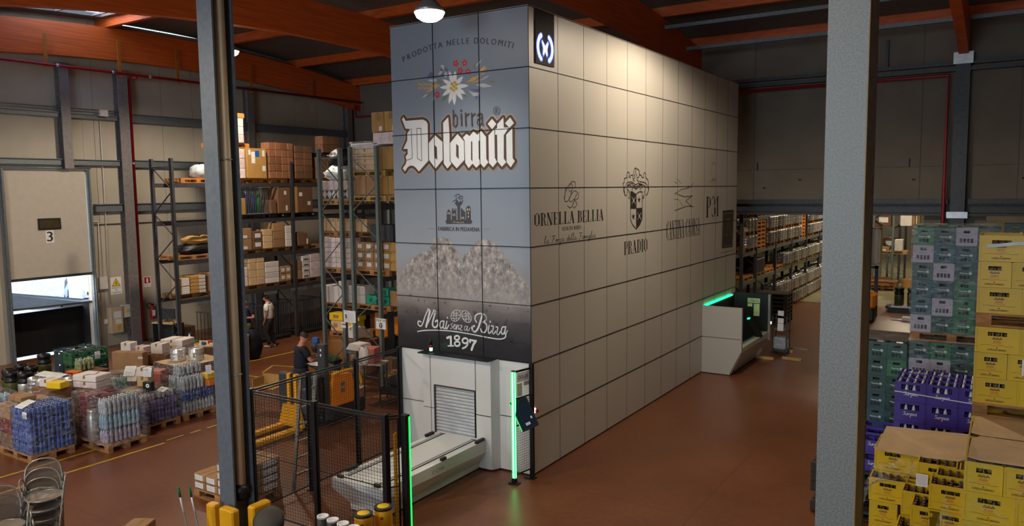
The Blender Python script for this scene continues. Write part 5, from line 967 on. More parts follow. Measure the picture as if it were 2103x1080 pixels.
mb = MB(); mb.box(.02, .0455, .1, .04, .05, 1.95); mb.box(.0405, .02, .1, .043, .046, 1.95); mb.obj('light_edge', M['greene'], lc2)
mb = MB(); mb.box(-.075, -.03, .2, -.05, .02, 1.72); tag(mb.obj('yellow_pole', M['orgy'], None, None, (-.02, -3.44, 0)), 'amber sensor strip fixed upright inside the end of the fence', 'sensor')
# bollards
bo = thing('bollard', 'yellow plastic bollard standing by the fence, the nearer of the pair', 'bollard', (.0, 0, 0))
mb = MB(); mb.lathe([(.115, 0), (.115, .9), (.108, .93)], n=24); mb.obj('body', M['guard'], bo)
mb = MB(); mb.lathe([(.117, .925), (.119, .94), (.117, .955), (.08, .957), (.08, .95)], n=24); mb.obj('rim', M['blackp'], bo)
mb = MB(); mb.lathe([(0.0, .962), (.078, .96), (.08, .95)][::-1], n=24); mb.obj('top_cap', M['warn'], bo)
mb = MB(); text(mb, 'STOP', lambda a, b, d: (a, b, d), -.05, -.018, .05, .018, .965); mb.obj('cap_mark', M['ink'], bo) if False else None
mb = MB(); mb.tube([(.06, -.097, .84), (.066, -.108, .84)], .02, 10); mb.obj('plug', M['red'], bo)
bp = Proto(bo); bp('yellow plastic bollard standing by the fence, the left one nearer the camera', (.1, -4.28, 0)); bp('yellow plastic bollard right behind the other one, touching the fence post side', (.17, -3.99, 0))
# black tubes standing in a row
tb = thing('black_tube', '', 'tube', (0, 0, 0)); mb = MB(); mb.lathe([(.075, 0), (.075, .95), (.062, .95), (.06, .80)], n=20); mb.obj('barrel', M['blackp'], tb)
mb = MB(); mb.lathe([(.076, .935), (.074, .955), (.058, .955), (.058, .93)], n=20); mb.obj('pale_rim', M['paper'], tb)
mb = MB(); mb.lathe([(0.001, .90), (.06, .90)], n=20); mb.obj('inner_disc', M['steel'], tb)
tp = Proto(tb)
for i in range(5): tp(('leftmost','second','third','fourth','rightmost')[i]+' of the short black tubes with pale rims in the row before the fence', (-.28+i*.185, -4.60-i*.012, 0), 0)
# ================================================================ PALLETS, CARTONS, CRATES, KEGS
def pallet_proto(m, label='', parts=True, W_=1.2, D_=.8):
    """euro pallet, long side along x; origin at the centre of its foot"""
    if parts:
        t = thing('wooden_pallet', label, 'pallet')
        mb = MB()
        for i in range(5):
            y = -D_/2+i*(D_-.12)/4; mb.box(-W_/2, y, .122, W_/2, y+.12, .144)
        mb.obj('top_board', m, t)
        mb = MB()
        for x in (-W_/2, -.07, W_/2-.14): mb.box(x, -D_/2, .10, x+.14, D_/2, .122)
        mb.obj('cross_board', m, t)
        for x in (-W_/2, -.07, W_/2-.14):
            for y in (-D_/2, -.05, D_/2-.1):
                mb = MB(); mb.box(x, y, .022, x+.14, y+.1, .10); mb.obj('block', m, t)
        for y in (-D_/2, -.05, D_/2-.1):
            mb = MB(); mb.box(-W_/2, y, 0, W_/2, y+.1, .022); mb.obj('skid', m, t)
        return t
    mb = MB()
    for i in range(5):
        y = -D_/2+i*(D_-.12)/4; mb.box(-W_/2, y, .10, W_/2, y+.12, .144)
    for x in (-W_/2, -.07, W_/2-.14):
        for y in (-D_/2, -.05, D_/2-.1): mb.box(x, y, .022, x+.14, y+.1, .10)
    for y in (-D_/2, -.05, D_/2-.1): mb.box(-W_/2, y, 0, W_/2, y+.1, .022)
    return tag(mb.obj('wooden_pallet', m), label, 'pallet')
PAL = Proto(pallet_proto(M['wood'])); PALS = {k: Proto(pallet_proto(M[k], parts=False)) for k in ('wood', 'woodb', 'woodo', 'wood2')}
_cart = {}
def carton(sx, sy, sz, m, label, loc, rz=0, group=None, paper=None, cat='box', name='cardboard_box', tape=True, face='y'):
    """closed carton: body, tape strip and, where the photo shows one, a paper label; origin at foot centre"""
    key = (round(sx, 3), round(sy, 3), round(sz, 3), m, str(paper), tape, name, face)
    if key not in _cart:
        mb = MB(); mb.bbox(-sx/2+.003, -sy/2+.003, .002, sx/2-.003, sy/2-.003, sz-.003, min(.012, sx*.04)); mb.cur = 0
        o = mb.obj(name, M[m]); tag(o, label, cat)
        if tape:
            mb = MB(); mb.box(-.025, -sy/2+.001, sz-.003, .025, sy/2-.001, sz-.0015); mb.box(-.025, -sy/2+.0005, sz-.07, .025, -sy/2+.002, sz-.003); mb.obj('tape', mat('parcel_tape', (150, 112, 70), .3), o)
        if paper:
            for (a0, b0, a1, b1, pm) in paper:
                mb = MB()
                if face == 'y': mb.box(-sx/2+a0*sx, -sy/2-.002, b0*sz, -sx/2+a1*sx, -sy/2+.002, b1*sz); fn = fnY(-sy/2-.002); u0, u1 = -sx/2+a0*sx, -sx/2+a1*sx
                else: mb.box(sx/2-.002, -sy/2+a0*sy, b0*sz, sx/2+.002, -sy/2+a1*sy, b1*sz); fn = fnX(sx/2+.002); u0, u1 = -sy/2+a0*sy, -sy/2+a1*sy
                p = mb.obj('paper_label', M[pm], o)
                if pm in ('paper', 'whitec'):
                    mb = MB(); scribble(mb, fn, u0+.01, b0*sz+.01, u1-.01, b1*sz-.01, .001, 3, .005); mb.obj('small_print', M['inkg'], p)
        _cart[key] = Proto(o)
    return _cart[key](label, loc, rz, group)
def grid(where, x0, y0, z0, nx, nz, sx, sy, sz, m, axis='x', paper=None, name='cardboard_box', word='cardboard box', skip=(), depth=1, jit=.004, tape=True, cat='box', group=None, tops=None):
    """a wall of cartons: nx columns along axis, nz rows, only the outer layer plus `depth` rows behind; x0,y0 = low corner of front-left carton"""
    for d in range(depth):
        for i in range(nx):
            n_ = tops[i] if tops else nz
            for k in range(n_):
                if (i, k, d) in skip: continue
                r = n_-1-k; wl = '' if depth == 1 else (', front layer' if d == 0 else ', layer %s from the front' % ORD[d])
                lab = '%s %s, %s, %s%s' % (word, where, colname(i, nx), rowname(r, n_), wl)
                jx, jy = random.uniform(-jit, jit), random.uniform(-jit, jit)
                if axis == 'x': loc = (x0+(i+.5)*sx+jx, y0+(d+.5)*sy+jy, z0+k*sz)
                else: loc = (x0-(d+.5)*sx+jx, y0+(i+.5)*sy+jy, z0+k*sz)
                carton(sx-.006, sy-.006, sz, m, lab, loc, 0, group, paper, cat, name, tape, 'y' if axis == 'x' else 'x')
def wrap(where, x0, y0, z0, x1, y1, z1, m='wrap', lumps=.02, seed=0):
    """loose stretch film around a load: a wavy skin a little outside it"""
    rnd = random.Random(seed); mb = MB(); n = 10; per = []
    for i in range(n): per.append((x0+(x1-x0)*i/n, y0))
    for i in range(n): per.append((x1, y0+(y1-y0)*i/n))
    for i in range(n): per.append((x1-(x1-x0)*i/n, y1))
    for i in range(n): per.append((x0, y1-(y1-y0)*i/n))
    cx, cy = (x0+x1)/2, (y0+y1)/2; R = 9; N = len(per)
    for k in range(R+1):
        z = z0+(z1-z0)*k/R
        for i, (x, y) in enumerate(per):
            e = 1+(.012+rnd.uniform(0, lumps))/max(.3, (x1-x0)/2)*(1 if 0 < k < R else .6); zz = z+rnd.uniform(-.02, .02)
            if k == R: zz = z1+.012+rnd.uniform(0, .02)
            mb.v.append((cx+(x-cx)*e, cy+(y-cy)*e, zz))
    for k in range(R):
        for i in range(N): mb.face([k*N+i, k*N+(i+1)%N, (k+1)*N+(i+1)%N, (k+1)*N+i], True)
    b = len(mb.v)
    for f in (.6, .25):
        for i, (x, y) in enumerate(per): mb.v.append((cx+(x-cx)*f, cy+(y-cy)*f, z1+.014+rnd.uniform(0, .025)))
    for j in range(2):
        s0 = R*N if j == 0 else b; s1 = b+j*N
        for i in range(N): mb.face([s0+i, s0+(i+1)%N, s1+(i+1)%N, s1+i], True)
    o = mb.obj('stretch_wrap', M[m]); tag(o, 'clear stretch wrap '+where, 'plastic wrap'); return o

# ---- bottle packs -------------------------------------------------
_pk = {}
def pack(kind, label, loc, rz=0, group=None, nx=3, ny=2, h=.30, r=.042):
    """six plastic bottles under shrink film: one pack"""
    key = (kind, nx, ny, h)
    if key not in _pk:
        t = thing('bottle_pack', label, 'bottle pack'); mb = MB(); c = MB()
        for i in range(nx):
            for j in range(ny):
                x, y = (i-(nx-1)/2)*2*r, (j-(ny-1)/2)*2*r
                mb.lathe([(r*.8, 0), (r*.98, .01), (r*.98, h*.28), (r*.9, h*.33), (r*.98, h*.38), (r*.98, h*.66), (r*.6, h*.86), (r*.33, h*.93)], (x, y, 0), 8)
                c.lathe([(r*.36, h*.93), (r*.36, h), (.001, h)], (x, y, 0), 8)
        mb.obj('bottles', M[kind], t); c.obj('caps', mat('cap_'+kind, {'bluew_f': (160, 176, 210), 'pur_f': (150, 120, 190), 'bluel_f': (210, 225, 240)}.get(kind, (215, 215, 220)), .4), t)
        b = MB(); X, Y = nx*r+.001, ny*r+.001; b.prism([(-X, -Y), (X, -Y), (X, Y), (-X, Y)], lambda a, c_, d: (a, c_, d), h*.12, h*.8); b.obj('shrink_film', M['wrapg'], t)
        _pk[key] = Proto(t)
    return _pk[key](label, loc, rz, group)

# ---- crates -------------------------------------------------------
def crate_mesh(W_, D_, H_, win, wallm, slots=0, top_open=True, t=.012):
    """plastic bottle crate with handle windows: win = (x0,x1,z0,z1) fraction of front face"""
    mb = MB()
    def wall(L, fn):
        x0, x1, z0, z1 = win; a, b = -L/2+x0*L, -L/2+x1*L; c, d = z0*H_, z1*H_
        for q in ((-L/2, 0, L/2, c), (-L/2, c, a, d), (b, c, L/2, d), (-L/2, d, L/2, H_)):
            if q[2]-q[0] > .002 and q[3]-q[1] > .002: mb.prism([(q[0], q[1]), (q[2], q[1]), (q[2], q[3]), (q[0], q[3])], fn, 0, t)
        if slots:
            pass
        mb.prism([(-L/2, H_-.022), (L/2, H_-.022), (L/2, H_-.004), (-L/2, H_-.004)], fn, -.004, 0); mb.prism([(-L/2, .0), (L/2, .0), (L/2, .016), (-L/2, .016)], fn, -.004, 0)
        for x in (-L/2, L/2-.014): mb.prism([(x, .016), (x+.014, .016), (x+.014, H_-.022), (x, H_-.022)], fn, -.004, 0)
    wall(W_, lambda a, b, d: (a, -D_/2+d, b)); wall(W_, lambda a, b, d: (-a, D_/2-d, b))
    wall(D_, lambda a, b, d: (W_/2-d, a, b)); wall(D_, lambda a, b, d: (-W_/2+d, -a, b))
    mb.box(-W_/2+t, -D_/2+t, 0, W_/2-t, D_/2-t, .012)
    return mb
def dividers(W_, D_, H_, nx, ny):
    mb = MB()
    for i in range(1, nx): x = -W_/2+i*W_/nx; mb.box(x-.003, -D_/2+.012, .012, x+.003, D_/2-.012, H_*.72)
    for j in range(1, ny): y = -D_/2+j*D_/ny; mb.box(-W_/2+.012, y-.003, .012, W_/2-.012, y+.003, H_*.72)
    return mb
YW, YD, YH = .395, .295, .272
def yellow_crate(orient, opened):
    """orient 'L': long side to the front, 'S': short side to the front"""
    W_, D_ = (YW, YD) if orient == 'L' else (YD, YW)
    t = thing('bottle_crate', '', 'crate'); wn_ = (.28, .72, .66, .82) if orient == 'L' else (.3, .7, .66, .82)
    crate_mesh(W_, D_, YH, wn_, 'yel').obj('crate_body', M['yel'], t)
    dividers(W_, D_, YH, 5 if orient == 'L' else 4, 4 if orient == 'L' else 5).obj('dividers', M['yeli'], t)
    fn = lambda a, b, d: (a, -D_/2-d, b)
    mb = MB(); text(mb, 'S.PELLEGRINO', fn, -.085, .025, .085, .042, .0035, .0008); mb.flat([[(-.006, .05), (.006, .05), (.004, .058), (0, .064), (-.004, .058)]], fn, .0035)
    for dx in (-.03, 0, .03): mb.stroke([(dx-.012, .15), (dx, .165), (dx+.012, .15)], .006, fn, .0035)
    mb.stroke([(-.04, .147), (.04, .147)], .004, fn, .0035); mb.obj('maroon_print', M['inky'], t)
    mb = MB(); text(mb, 'ACQUA', fn, -.034, .108, .034, .132, .0035, .0006); mb.stroke([(-.05, .1), (.05, .1)], .003, fn, .0035)
    mb.obj('orange_print', M['inko'], t)
    mb = MB(); w = W_*.38; mb.stroke(smooth2([(-w, .078), (-w*.6, .085), (-w*.2, .076), (w*.2, .085), (w*.6, .076), (w, .083)]), .0035, fn, .0035, False); mb.obj('script_line', mat('ochre_print', (150, 100, 20), .6), t)
    if not opened:
        mb = MB()
        for i in range(4 if orient == 'L' else 3):
            n = 5 if orient == 'L' else 4; x = -W_/2+(i+.5+(.5 if orient == 'L' else .5))*W_/n
            for yy in (-D_/2+.04,): mb.lathe([(.028, .012), (.028, .16), (.012, .21), (.012, .25)], (x, yy, 0), 8)
        mb.obj('bottles_inside', M['glassd'], t)
    return t
YC = {(o, p): Proto(yellow_crate(o, p)) for o in 'LS' for p in (0, 1)}
bt = thing('bottle', '', 'bottle'); mb = MB(); mb.lathe([(.028, 0), (.028, .15), (.012, .205), (.011, .245)], n=10); mb.obj('glass', M['glassd'], bt)
mb = MB(); mb.lathe([(.0145, .235), (.0145, .25), (.001, .252)], n=10); mb.obj('cap', M['cap'], bt); BT = Proto(bt)
bt2 = thing('bottle', '', 'bottle'); mb = MB(); mb.lathe([(.036, 0), (.036, .14), (.014, .215), (.012, .25)], n=10); mb.obj('glass', mat('pale_bottle_glass', (190, 190, 196), .15, var=.1, spec=.8), bt2)
mb = MB(); mb.lathe([(.017, .245), (.017, .275), (.001, .279)], n=10); mb.obj('silver_cap', M['capw'], bt2); BT2 = Proto(bt2)
def fill(W_, D_, nx, ny, x, y, z, lab, group, proto, rows=None):
    for i in range(nx):
        for j in range(ny):
            if rows and j >= rows: continue
            proto(lab, (x-W_/2+(i+.5)*W_/nx, y-D_/2+(j+.5)*D_/ny, z+.013), 0, group)

PCX, PCY = 7.12, 0
def stack_yellow(where, x0, yf, ztop, layers, first='S', depth=1, npal=2, open_top=False):
    """rows of yellow crates front (and one row behind); layer 0 is the top"""
    z = ztop
    for k in range(layers):
        o = first if k % 2 == 0 else ('L' if first == 'S' else 'S'); W_, D_ = (.4, .3) if o == 'L' else (.3, .4); z -= YH+.003
        n = 3 if o == 'L' else 4
        for i in range(n):
            YC[(o, 0)]('yellow crate %s, %s, %s' % (where, rowname(k, layers), colname(i, n)), (x0+(i+.5)*W_, yf+D_/2, z))
        if k == 0:
            for i in range(n): YC[(o, 0)]('yellow crate %s, top row, second layer, %s' % (where, colname(i, n)), (x0+(i+.5)*W_, yf+D_*1.5, z))
    return z
XA = 6.53
# stack nearest the camera (A), next one behind it (A2), tall one (B)
z = stack_yellow('high in the nearest right-edge stack', XA, -3.24, 2.49, 4, 'S'); PAL('wooden pallet under the upper crates of the nearest yellow stack', (XA+.6, -2.84, z-.144))
z = stack_yellow('low in the nearest right-edge stack', XA, -3.24, z-.146, 4, 'L'); PAL('wooden pallet on the floor under the nearest yellow stack', (XA+.6, -2.84, 0))
z = stack_yellow('high in the second right-edge stack', XA, -2.43, 2.49, 4, 'L'); PAL('wooden pallet inside the second yellow stack, between its tiers', (XA+.6, -2.03, z-.144))
PAL('wooden pallet on the floor under the second yellow stack', (XA+.6, -2.03, 0)); z = stack_yellow('low in the second right-edge stack', XA, -2.43, z-.146, 4, 'S')
z = 4.44; z = stack_yellow('in the tallest stack, uppermost tier', XA, -1.62, z, 3, 'L'); PAL('wooden pallet under the uppermost tier of the tallest yellow stack', (XA+.6, -1.22, z-.146))
z = stack_yellow('in the tallest stack, middle tier', XA, -1.62, z-.148, 3, 'L'); PAL('wooden pallet under the middle tier of the tallest yellow stack', (XA+.6, -1.22, z-.146))
z = stack_yellow('in the tallest stack, lower tier', XA, -1.62, z-.148, 4, 'S'); PAL('wooden pallet low inside the tallest yellow stack', (XA+.6, -1.22, z-.146))
z = stack_yellow('in the tallest stack, lowest tier', XA, -1.62, z-.148, 4, 'S'); PAL('wooden pallet on the floor under the tallest yellow stack', (XA+.6, -1.22, 0))
for yf, z_, l in ((-3.22, 2.495, 'pale cardboard sheet on top of the nearest yellow crate stack'), (-2.41, 2.495, 'pale cardboard sheet on the second yellow stack, directly behind the nearest sheet')):
    mb = MB(); pts = [(XA+.02, yf+.02), (XA+.12, yf-.005), (XA+1.18, yf+.01), (XA+1.19, yf+.75), (XA+.1, yf+.76), (XA+.03, yf+.6)]
    mb.prism(pts, lambda a, b, d: (a, b, d+.012*math.sin(a*9)), z_+.012, z_+.018); tag(mb.obj('cardboard_sheet', M['card3']), l, 'cardboard sheet')
mb = MB(); mb.box(XA+.43, -1.628, 2.98, XA+.55, -1.624, 3.15); o = mb.obj('barcode_label', M['paper']); tag(o, 'white barcode label stuck on the tallest yellow crate stack at the right edge', 'label')
mb = MB(); scribble(mb, fnY(-1.628), XA+.445, 3.05, XA+.54, 3.14, .001, 5, .005); [mb.stroke([(XA+.45+i*.006, 2.99), (XA+.45+i*.006, 3.03)], .003, fnY(-1.628), .001, False) for i in range(14)]; mb.obj('small_print', M['ink'], o)
wrap('on the uppermost tier of the tallest yellow stack', XA-.01, -1.63, 3.62, XA+1.21, -.83, 4.45, 'wrapg', .004, 3)
wrap('around the nearest yellow stack', XA-.01, -3.25, 1.5, XA+1.21, -2.44, 2.50, 'wrapg', .004, 4)
mb = MB(); mb.stroke([(XA+.08, 4.33), (XA+.2, 4.34), (XA+.32, 4.36), (XA+.46, 4.37)], .035, fnY(-1.66), 0); tag(mb.obj('torn_film', M['cloud']), 'torn white strip of film across the top yellow crate', 'plastic strip')
# stack C: back row with cardboard sheet, stepped front crates
XC = 5.52
z = stack_yellow('in the stack under the bent cardboard', XC, -1.04, 1.80, 6, 'L')
PAL('wooden pallet under the low yellow stack with bent cardboard', (XC+.6, -.64, 0)); PAL('wooden pallet under the stepped open yellow crates', (XC+.6, -1.56, 0))
mb = MB(); pts = [(XC+.02, -1.12, .02), (XC+.03, -.2, .0), (XC+.95, -.12, .0), (XC+.98, -.3, .0), (XC+.96, -1.06, .03), (XC+.9, -1.14, .03), (XC+.5, -1.12, .0)]
mb.prism([(p[0], p[1]) for p in pts], lambda a, b, d: (a, b, d+(.05*(b+.4) if b < -.9 else 0)+.02*math.sin(a*4)), 1.83, 1.838); tag(mb.obj('cardboard_sheet', M['card3']), 'large bent cardboard sheet lying on the low yellow crate stack', 'cardboard sheet')
STEP = [  # x centre, y front, top z, orient, label, open
 (XC+.19, -1.36, 1.52, 'L', 'open yellow crate full of capped bottles, leftmost of the stepped crates'),
 (XC+.50, -1.20, 1.52, 'S', 'open yellow crate of bottles, small back one right of the leftmost crate'),
 (XC+.56, -1.62, 1.52, 'L', 'open yellow crate of bottles, in front of the small back one'),
 (XC+.64, -2.02, 1.52, 'S', 'open yellow crate of bottles, nearest one in the middle of the steps'),
 (XC+.69, -1.36, 1.795, 'L', 'tall placed open yellow crate of bottles left below the cardboard'),
 (XC+1.06, -1.40, 1.795, 'S', 'open yellow crate of bottles at the upper right of the steps'),
 (XC+.90, -1.70, 1.795, 'L', 'open yellow crate of bottles, upper right, second from the front'),
 (XC+.86, -2.02, 1.795, 'L', 'open yellow crate of bottles, uppermost front crate at the right of the steps'),
 (XC+.50, -2.05, 1.245, 'S', 'open yellow crate of bottles, lowest one at the front of the steps')]
for x, yf, zt_, o, l in STEP:
    W_, D_ = (.4, .3) if o == 'L' else (.3, .4); YC[(o, 1)](l, (x, yf+D_/2, zt_-YH))
    fill(YW, YD, 5, 4, x, yf+D_/2, zt_-YH, 'brown-capped bottle in an open yellow crate of the stepped stack', 'capped bottles in the stepped yellow crates', BT) if o == 'L' else fill(YD, YW, 4, 5, x, yf+D_/2, zt_-YH, 'brown-capped bottle in an open yellow crate of the stepped stack', 'capped bottles in the stepped yellow crates', BT)
# closed crates below the steps
for (x, yf, zt_, o, n) in ((XC+.19, -1.36, 1.52, 'L', 'leftmost step'), (XC+.56, -1.62, 1.52, 'L', 'middle step'), (XC+.64, -2.02, 1.52, 'S', 'near middle step'), (XC+.86, -2.02, 1.795, 'L', 'right front step'), (XC+.50, -2.05, 1.245, 'S', 'lowest step'), (XC+.69, -1.36, 1.795, 'L', 'left upper step')):
    z = zt_-YH; k = 0; oo = o
    while z-YH-.003 > .14:
        z -= YH+.003; oo = 'S' if (oo == 'L' and n == 'leftmost step') else oo
        W_, D_ = (.4, .3) if oo == 'L' else (.3, .4)
        YC[(oo, 0)]('yellow crate under the %s, %s below the open one' % (n, ORD[k]), (x-(.04 if oo != o else 0), yf+D_/2+.002*k, z)); k += 1
# loose film on the steps
mb = MB(); rnd = random.Random(5)
rows_ = [[(XC+.0, -1.3, 1.62), (XC+.25, -1.2, 1.72), (XC+.5, -1.18, 1.74), (XC+.66, -1.2, 1.70)], [(XC-.02, -1.42, 1.5), (XC+.2, -1.4, 1.66), (XC+.42, -1.38, 1.68), (XC+.62, -1.42, 1.60)], [(XC-.1, -1.5, 1.3), (XC-.02, -1.46, 1.42), (XC+.0, -1.44, 1.46), (XC+.02, -1.42, 1.5)], [(XC-.16, -1.52, 1.0), (XC-.1, -1.5, 1.15), (XC-.06, -1.46, 1.2), (XC-.05, -1.42, 1.25)]]
g0 = [smooth2(r_, 5) for r_ in rows_]; N = len(g0[0])
for r_ in g0:
    for p in r_: mb.v.append((p[0]+rnd.uniform(-.01, .01), p[1]+rnd.uniform(-.01, .01), p[2]+rnd.uniform(-.015, .015)))
for a in range(3):
    for i in range(N-1): mb.face([a*N+i, a*N+i+1, (a+1)*N+i+1, (a+1)*N+i], True)
tag(mb.obj('torn_film', M['wrapd']), 'torn sheet of clear film hanging off the left of the stepped yellow crates', 'plastic film')
mb = MB(); mb.box(-.06, -.003, -.07, .06, 0, .07); o = mb.obj('delivery_note', M['paper']); o.location = (XC+.55, -1.46, 1.62); o.rotation_euler = (-.5, 0, .05); tag(o, 'white delivery note lying on the film over the stepped yellow crates', 'paper')
mb = MB(); scribble(mb, lambda a, b, d: (a, -.003-d, b), -.05, -.055, .05, .055, .001, 6, .003); mb.obj('small_print', M['inkg'], o)
# film cone in front of the right front step
mb = MB(); mb.v += [(XC+.82, -2.06, 1.72), (XC+.66, -2.25, 1.05), (XC+.78, -2.32, .9), (XC+.98, -2.28, .95), (XC+1.06, -2.1, 1.1)]
for i in range(1, 4): mb.face([0, i, i+1])
tag(mb.obj('torn_film', M['wrapd']), 'clear film hanging in a cone over the front of the right stepped crates', 'plastic film')

# ---- purple crates
PW, PD, PH = .395, .30, .288
t = thing('bottle_crate', '', 'crate'); crate_mesh(PW, PD, PH, (.2, .8, .60, .88), 'pur').obj('crate_body', M['pur'], t); dividers(PW, PD, PH, 4, 3).obj('dividers', M['pur'], t)
mb = MB(); fn = lambda a, b, d: (a, -PD/2-d, b)
SG = {'S': [(.4, .9), (.1, .95), (.05, .7), (.35, .45), (.3, .1), (.0, .1)], 'u': [(.0, .55), (.0, .1), (.25, .1), (.3, .55), (.3, .05)], 'r': [(.0, .55), (.02, .0), (.05, .4), (.25, .55)], 'g': [(.28, .5), (.05, .5), (.05, .1), (.28, .15), (.28, .55), (.25, -.35), (.0, -.3)], 'i': [(.05, .55), (.05, .02)], 'v': [(.0, .55), (.12, .0), (.28, .58)], 'a': [(.28, .5), (.05, .5), (.03, .05), (.28, .2), (.28, .55), (.3, .02)]}
x = -.085
for ch, w in zip('Surgiva', (.45, .38, .28, .36, .16, .34, .34)):
    mb.stroke([(x+(p[0]+p[1]*.18)*.065, .095+p[1]*.055) for p in smooth2(SG[ch], 3)], .006, fn, .004); x += w*.078
mb.obj('white_script', M['inkw'], t); PC = Proto(t)
XP, YP = 5.50, 1.10
for k in range(3):
    z = 2.15-(k+1)*.291
    for i in range(3):
        PC('purple bottle crate in the purple stack, %s, %s' % (rowname(k, 3), colname(i, 3)), (XP+.2+i*.4, YP+.15, z))
        fill(PW, PD, 4, 3, XP+.2+i*.4, YP+.15, z, 'white bottle in a purple crate', 'white bottles in the purple crates', BT2, None if k == 0 else 1)
for j in (1, 2):
    n = 3 if j != 1 else 4
    for i in range(3 if j == 2 else 3):
        PC('purple bottle crate in the purple stack, top row, %s, %s layer from front' % (colname(i, 3), ORD[j]), (XP+.2+i*.4, YP+.15+j*.31, 2.15-.291))
        fill(PW, PD, 4, 3, XP+.2+i*.4, YP+.15+j*.31, 2.15-.291, 'white bottle in a purple crate', 'white bottles in the purple crates', BT2)
for k in range(3, 7):
    for i in range(3): PC('purple bottle crate low in the purple stack, %s, %s' % (rowname(k, 7), colname(i, 3)), (XP+.2+i*.4, YP+.15, 2.15-(k+1)*.291+.02))
PAL('dark pallet under the purple crate stack', (XP+.6, YP+.4, 0))
mb = MB(); mb.bar((XP-.005, YP-.006, 2.0), (XP+1.2, YP-.006, 1.93), .004, .012); tag(mb.obj('strap', M['paper']), 'thin white strap across the top purple crates', 'strap')
for k in range(2):
    for j in range(2): PC('purple bottle crate beside the right column, %s, %s from the front' % (('upper', 'lower')[k], ORD[j]), (XP-.24, YP+.05+j*.35, 1.36-(k+1)*.291), PI/2*0)
for k in range(3): PALS['woodb']('dark pallet in the low pile beside the right column, %s from the top' % ORD[k], (XP-.5, YP+.25, .63-k*.15-.0))
for k in range(1): PALS['woodb']('dark pallet at the bottom of the low pile beside the right column', (XP-.5, YP+.25, .02))

# ---- green, blue-green and lilac crates
GW, GH = .296, .283
def gcrate(m, kind):
    t = thing('bottle_crate', '', 'crate')
    if kind == 'lilac':
        mb = crate_mesh(GW, .39, GH, (.35, .65, .70, .86), m)
        for i in range(4): pass
        mb.obj('crate_body', M[m], t); mb = MB(); fn = lambda a, b, d: (a, -.195-d, b)
        for i in range(4): x = -.095+i*.05; mb.flat([[(x, .05), (x+.036, .05), (x+.036, .12), (x, .12)]], fn, .002)
        for x in (-.12, .12):
            for z in (.07, .2): mb.flat([[(x-.005, z-.005), (x+.005, z-.005), (x+.005, z+.005), (x-.005, z+.005)]], fn, .002)
        mb.obj('slots', mat('slot_dark', (60, 52, 66), .6), t)
        mb = MB(); mb.stroke(smooth2([(-.05, .155), (-.02, .165), (.01, .15), (.05, .165)]), .006, fn, .002); mb.obj('faint_mark', mat('lilac_print', (130, 120, 140), .6), t)
    else:
        crate_mesh(GW, .39, GH, (.32, .68, .68, .84), m).obj('crate_body', M[m], t); mb = MB(); fn = lambda a, b, d: (a, -.195-d, b)
        for i in range(3): x = -.075+i*.052; mb.flat([[(x, .045), (x+.04, .045), (x+.04, .10), (x, .10)]], fn, .0015)
        mb.obj('slots', mat('slot_black', (8, 16, 14), .6), t)
        mb = MB(); mb.flat([[(.055, .118), (.09, .12), (.088, .155), (.053, .153)]], fn, .002); mb.stroke([(-.075, .14), (-.06, .145), (-.05, .13), (-.035, .14), (-.02, .128), (0, .14), (.02, .13), (.045, .136)], .008, fn, .002); mb.obj('white_mark', M['inkw'], t)
        mb = MB(); mb.stroke([(.064, .128), (.078, .145)], .004, fn, .0025); mb.obj('mark_stroke', M[m], t)  # short stroke in the crate colour across the white square
    mb = MB(); mb.box(-GW/2+.013, -.17, .013, GW/2-.013, .18, .2); mb.obj('bottles_inside', M['glassd'], t)
    return Proto(t)
GC = {'g': gcrate('grn', 'g'), 'm': gcrate('grn2', 'g'), 't': gcrate('teald', 'g'), 'l': gcrate('lil', 'lilac')}
GN = {'g': 'dark green', 'm': 'bright green', 't': 'blue-green', 'l': 'pale lilac'}
def gstack(where, x0, yf, ztop, rows):
    z = ztop
    for k, row in enumerate(rows):
        z -= .2855
        for i, c in enumerate(row): GC[c]('%s crate %s, %s, %s' % (GN[c], where, rowname(k, len(rows)), colname(i, len(row))), (x0+(i+.5)*.3, yf+.2, z))
    return z
z = gstack('in the upper wrapped crate stack', 5.5, 3.0, 4.285, ['mglg', 'lttg', 'glgt', 'ttmt', 'tlmg', 'lgmg']); PAL('wooden pallet between the upper and lower wrapped crate stacks', (6.1, 3.4, z-.146))
for i, c in enumerate('gmgm'): GC[c]('%s crate on the upper wrapped stack, second layer from front, %s' % (GN[c], colname(i, 4)), (5.5+(i+.5)*.3, 3.6, 4.285-.2855))
wrap('around the upper green and lilac crate stack', 5.49, 2.99, 2.57, 6.71, 3.82, 4.30, 'wrapd', .012, 11)
z = gstack('in the lower wrapped stack behind the purple ones', 5.5, 3.0, 2.42, ['gmgm', 'llgg', 'lltg', 'gtgg', 'tggt', 'gggt', 'gtgg', 'ggtg']); wrap('around the lower crate stack behind the purple crates', 5.49, 2.99, .15, 6.71, 3.82, 2.44, 'wrapd', .012, 12)
z = gstack('in the dark stack beside the right column', 4.27, 2.95, 2.36, ['gggg', 'gggm', 'gggg', 'tttg', 'tttt', 'gttg', 'gggg']); wrap('around the dark green stack beside the right column', 4.26, 2.94, .15, 5.47, 3.78, 2.38, 'wrapg', .015, 13)
mb = MB(); mb.box(4.27, 2.95, 2.385, 5.47, 3.85, 2.395); tag(mb.obj('dark_sheet', mat('brown_sheet', (52, 44, 40), .7)), 'dark brown sheet covering the green stack beside the right column', 'sheet')
PAL('wooden pallet under the lower wrapped crate stack', (6.1, 3.4, 0)); PAL('wooden pallet under the dark green stack', (4.87, 3.36, .0))
z = gstack('in the dark stack behind the tall yellow stack', 6.75, 3.3, 4.35, ['gmgg', 'gmlg'])
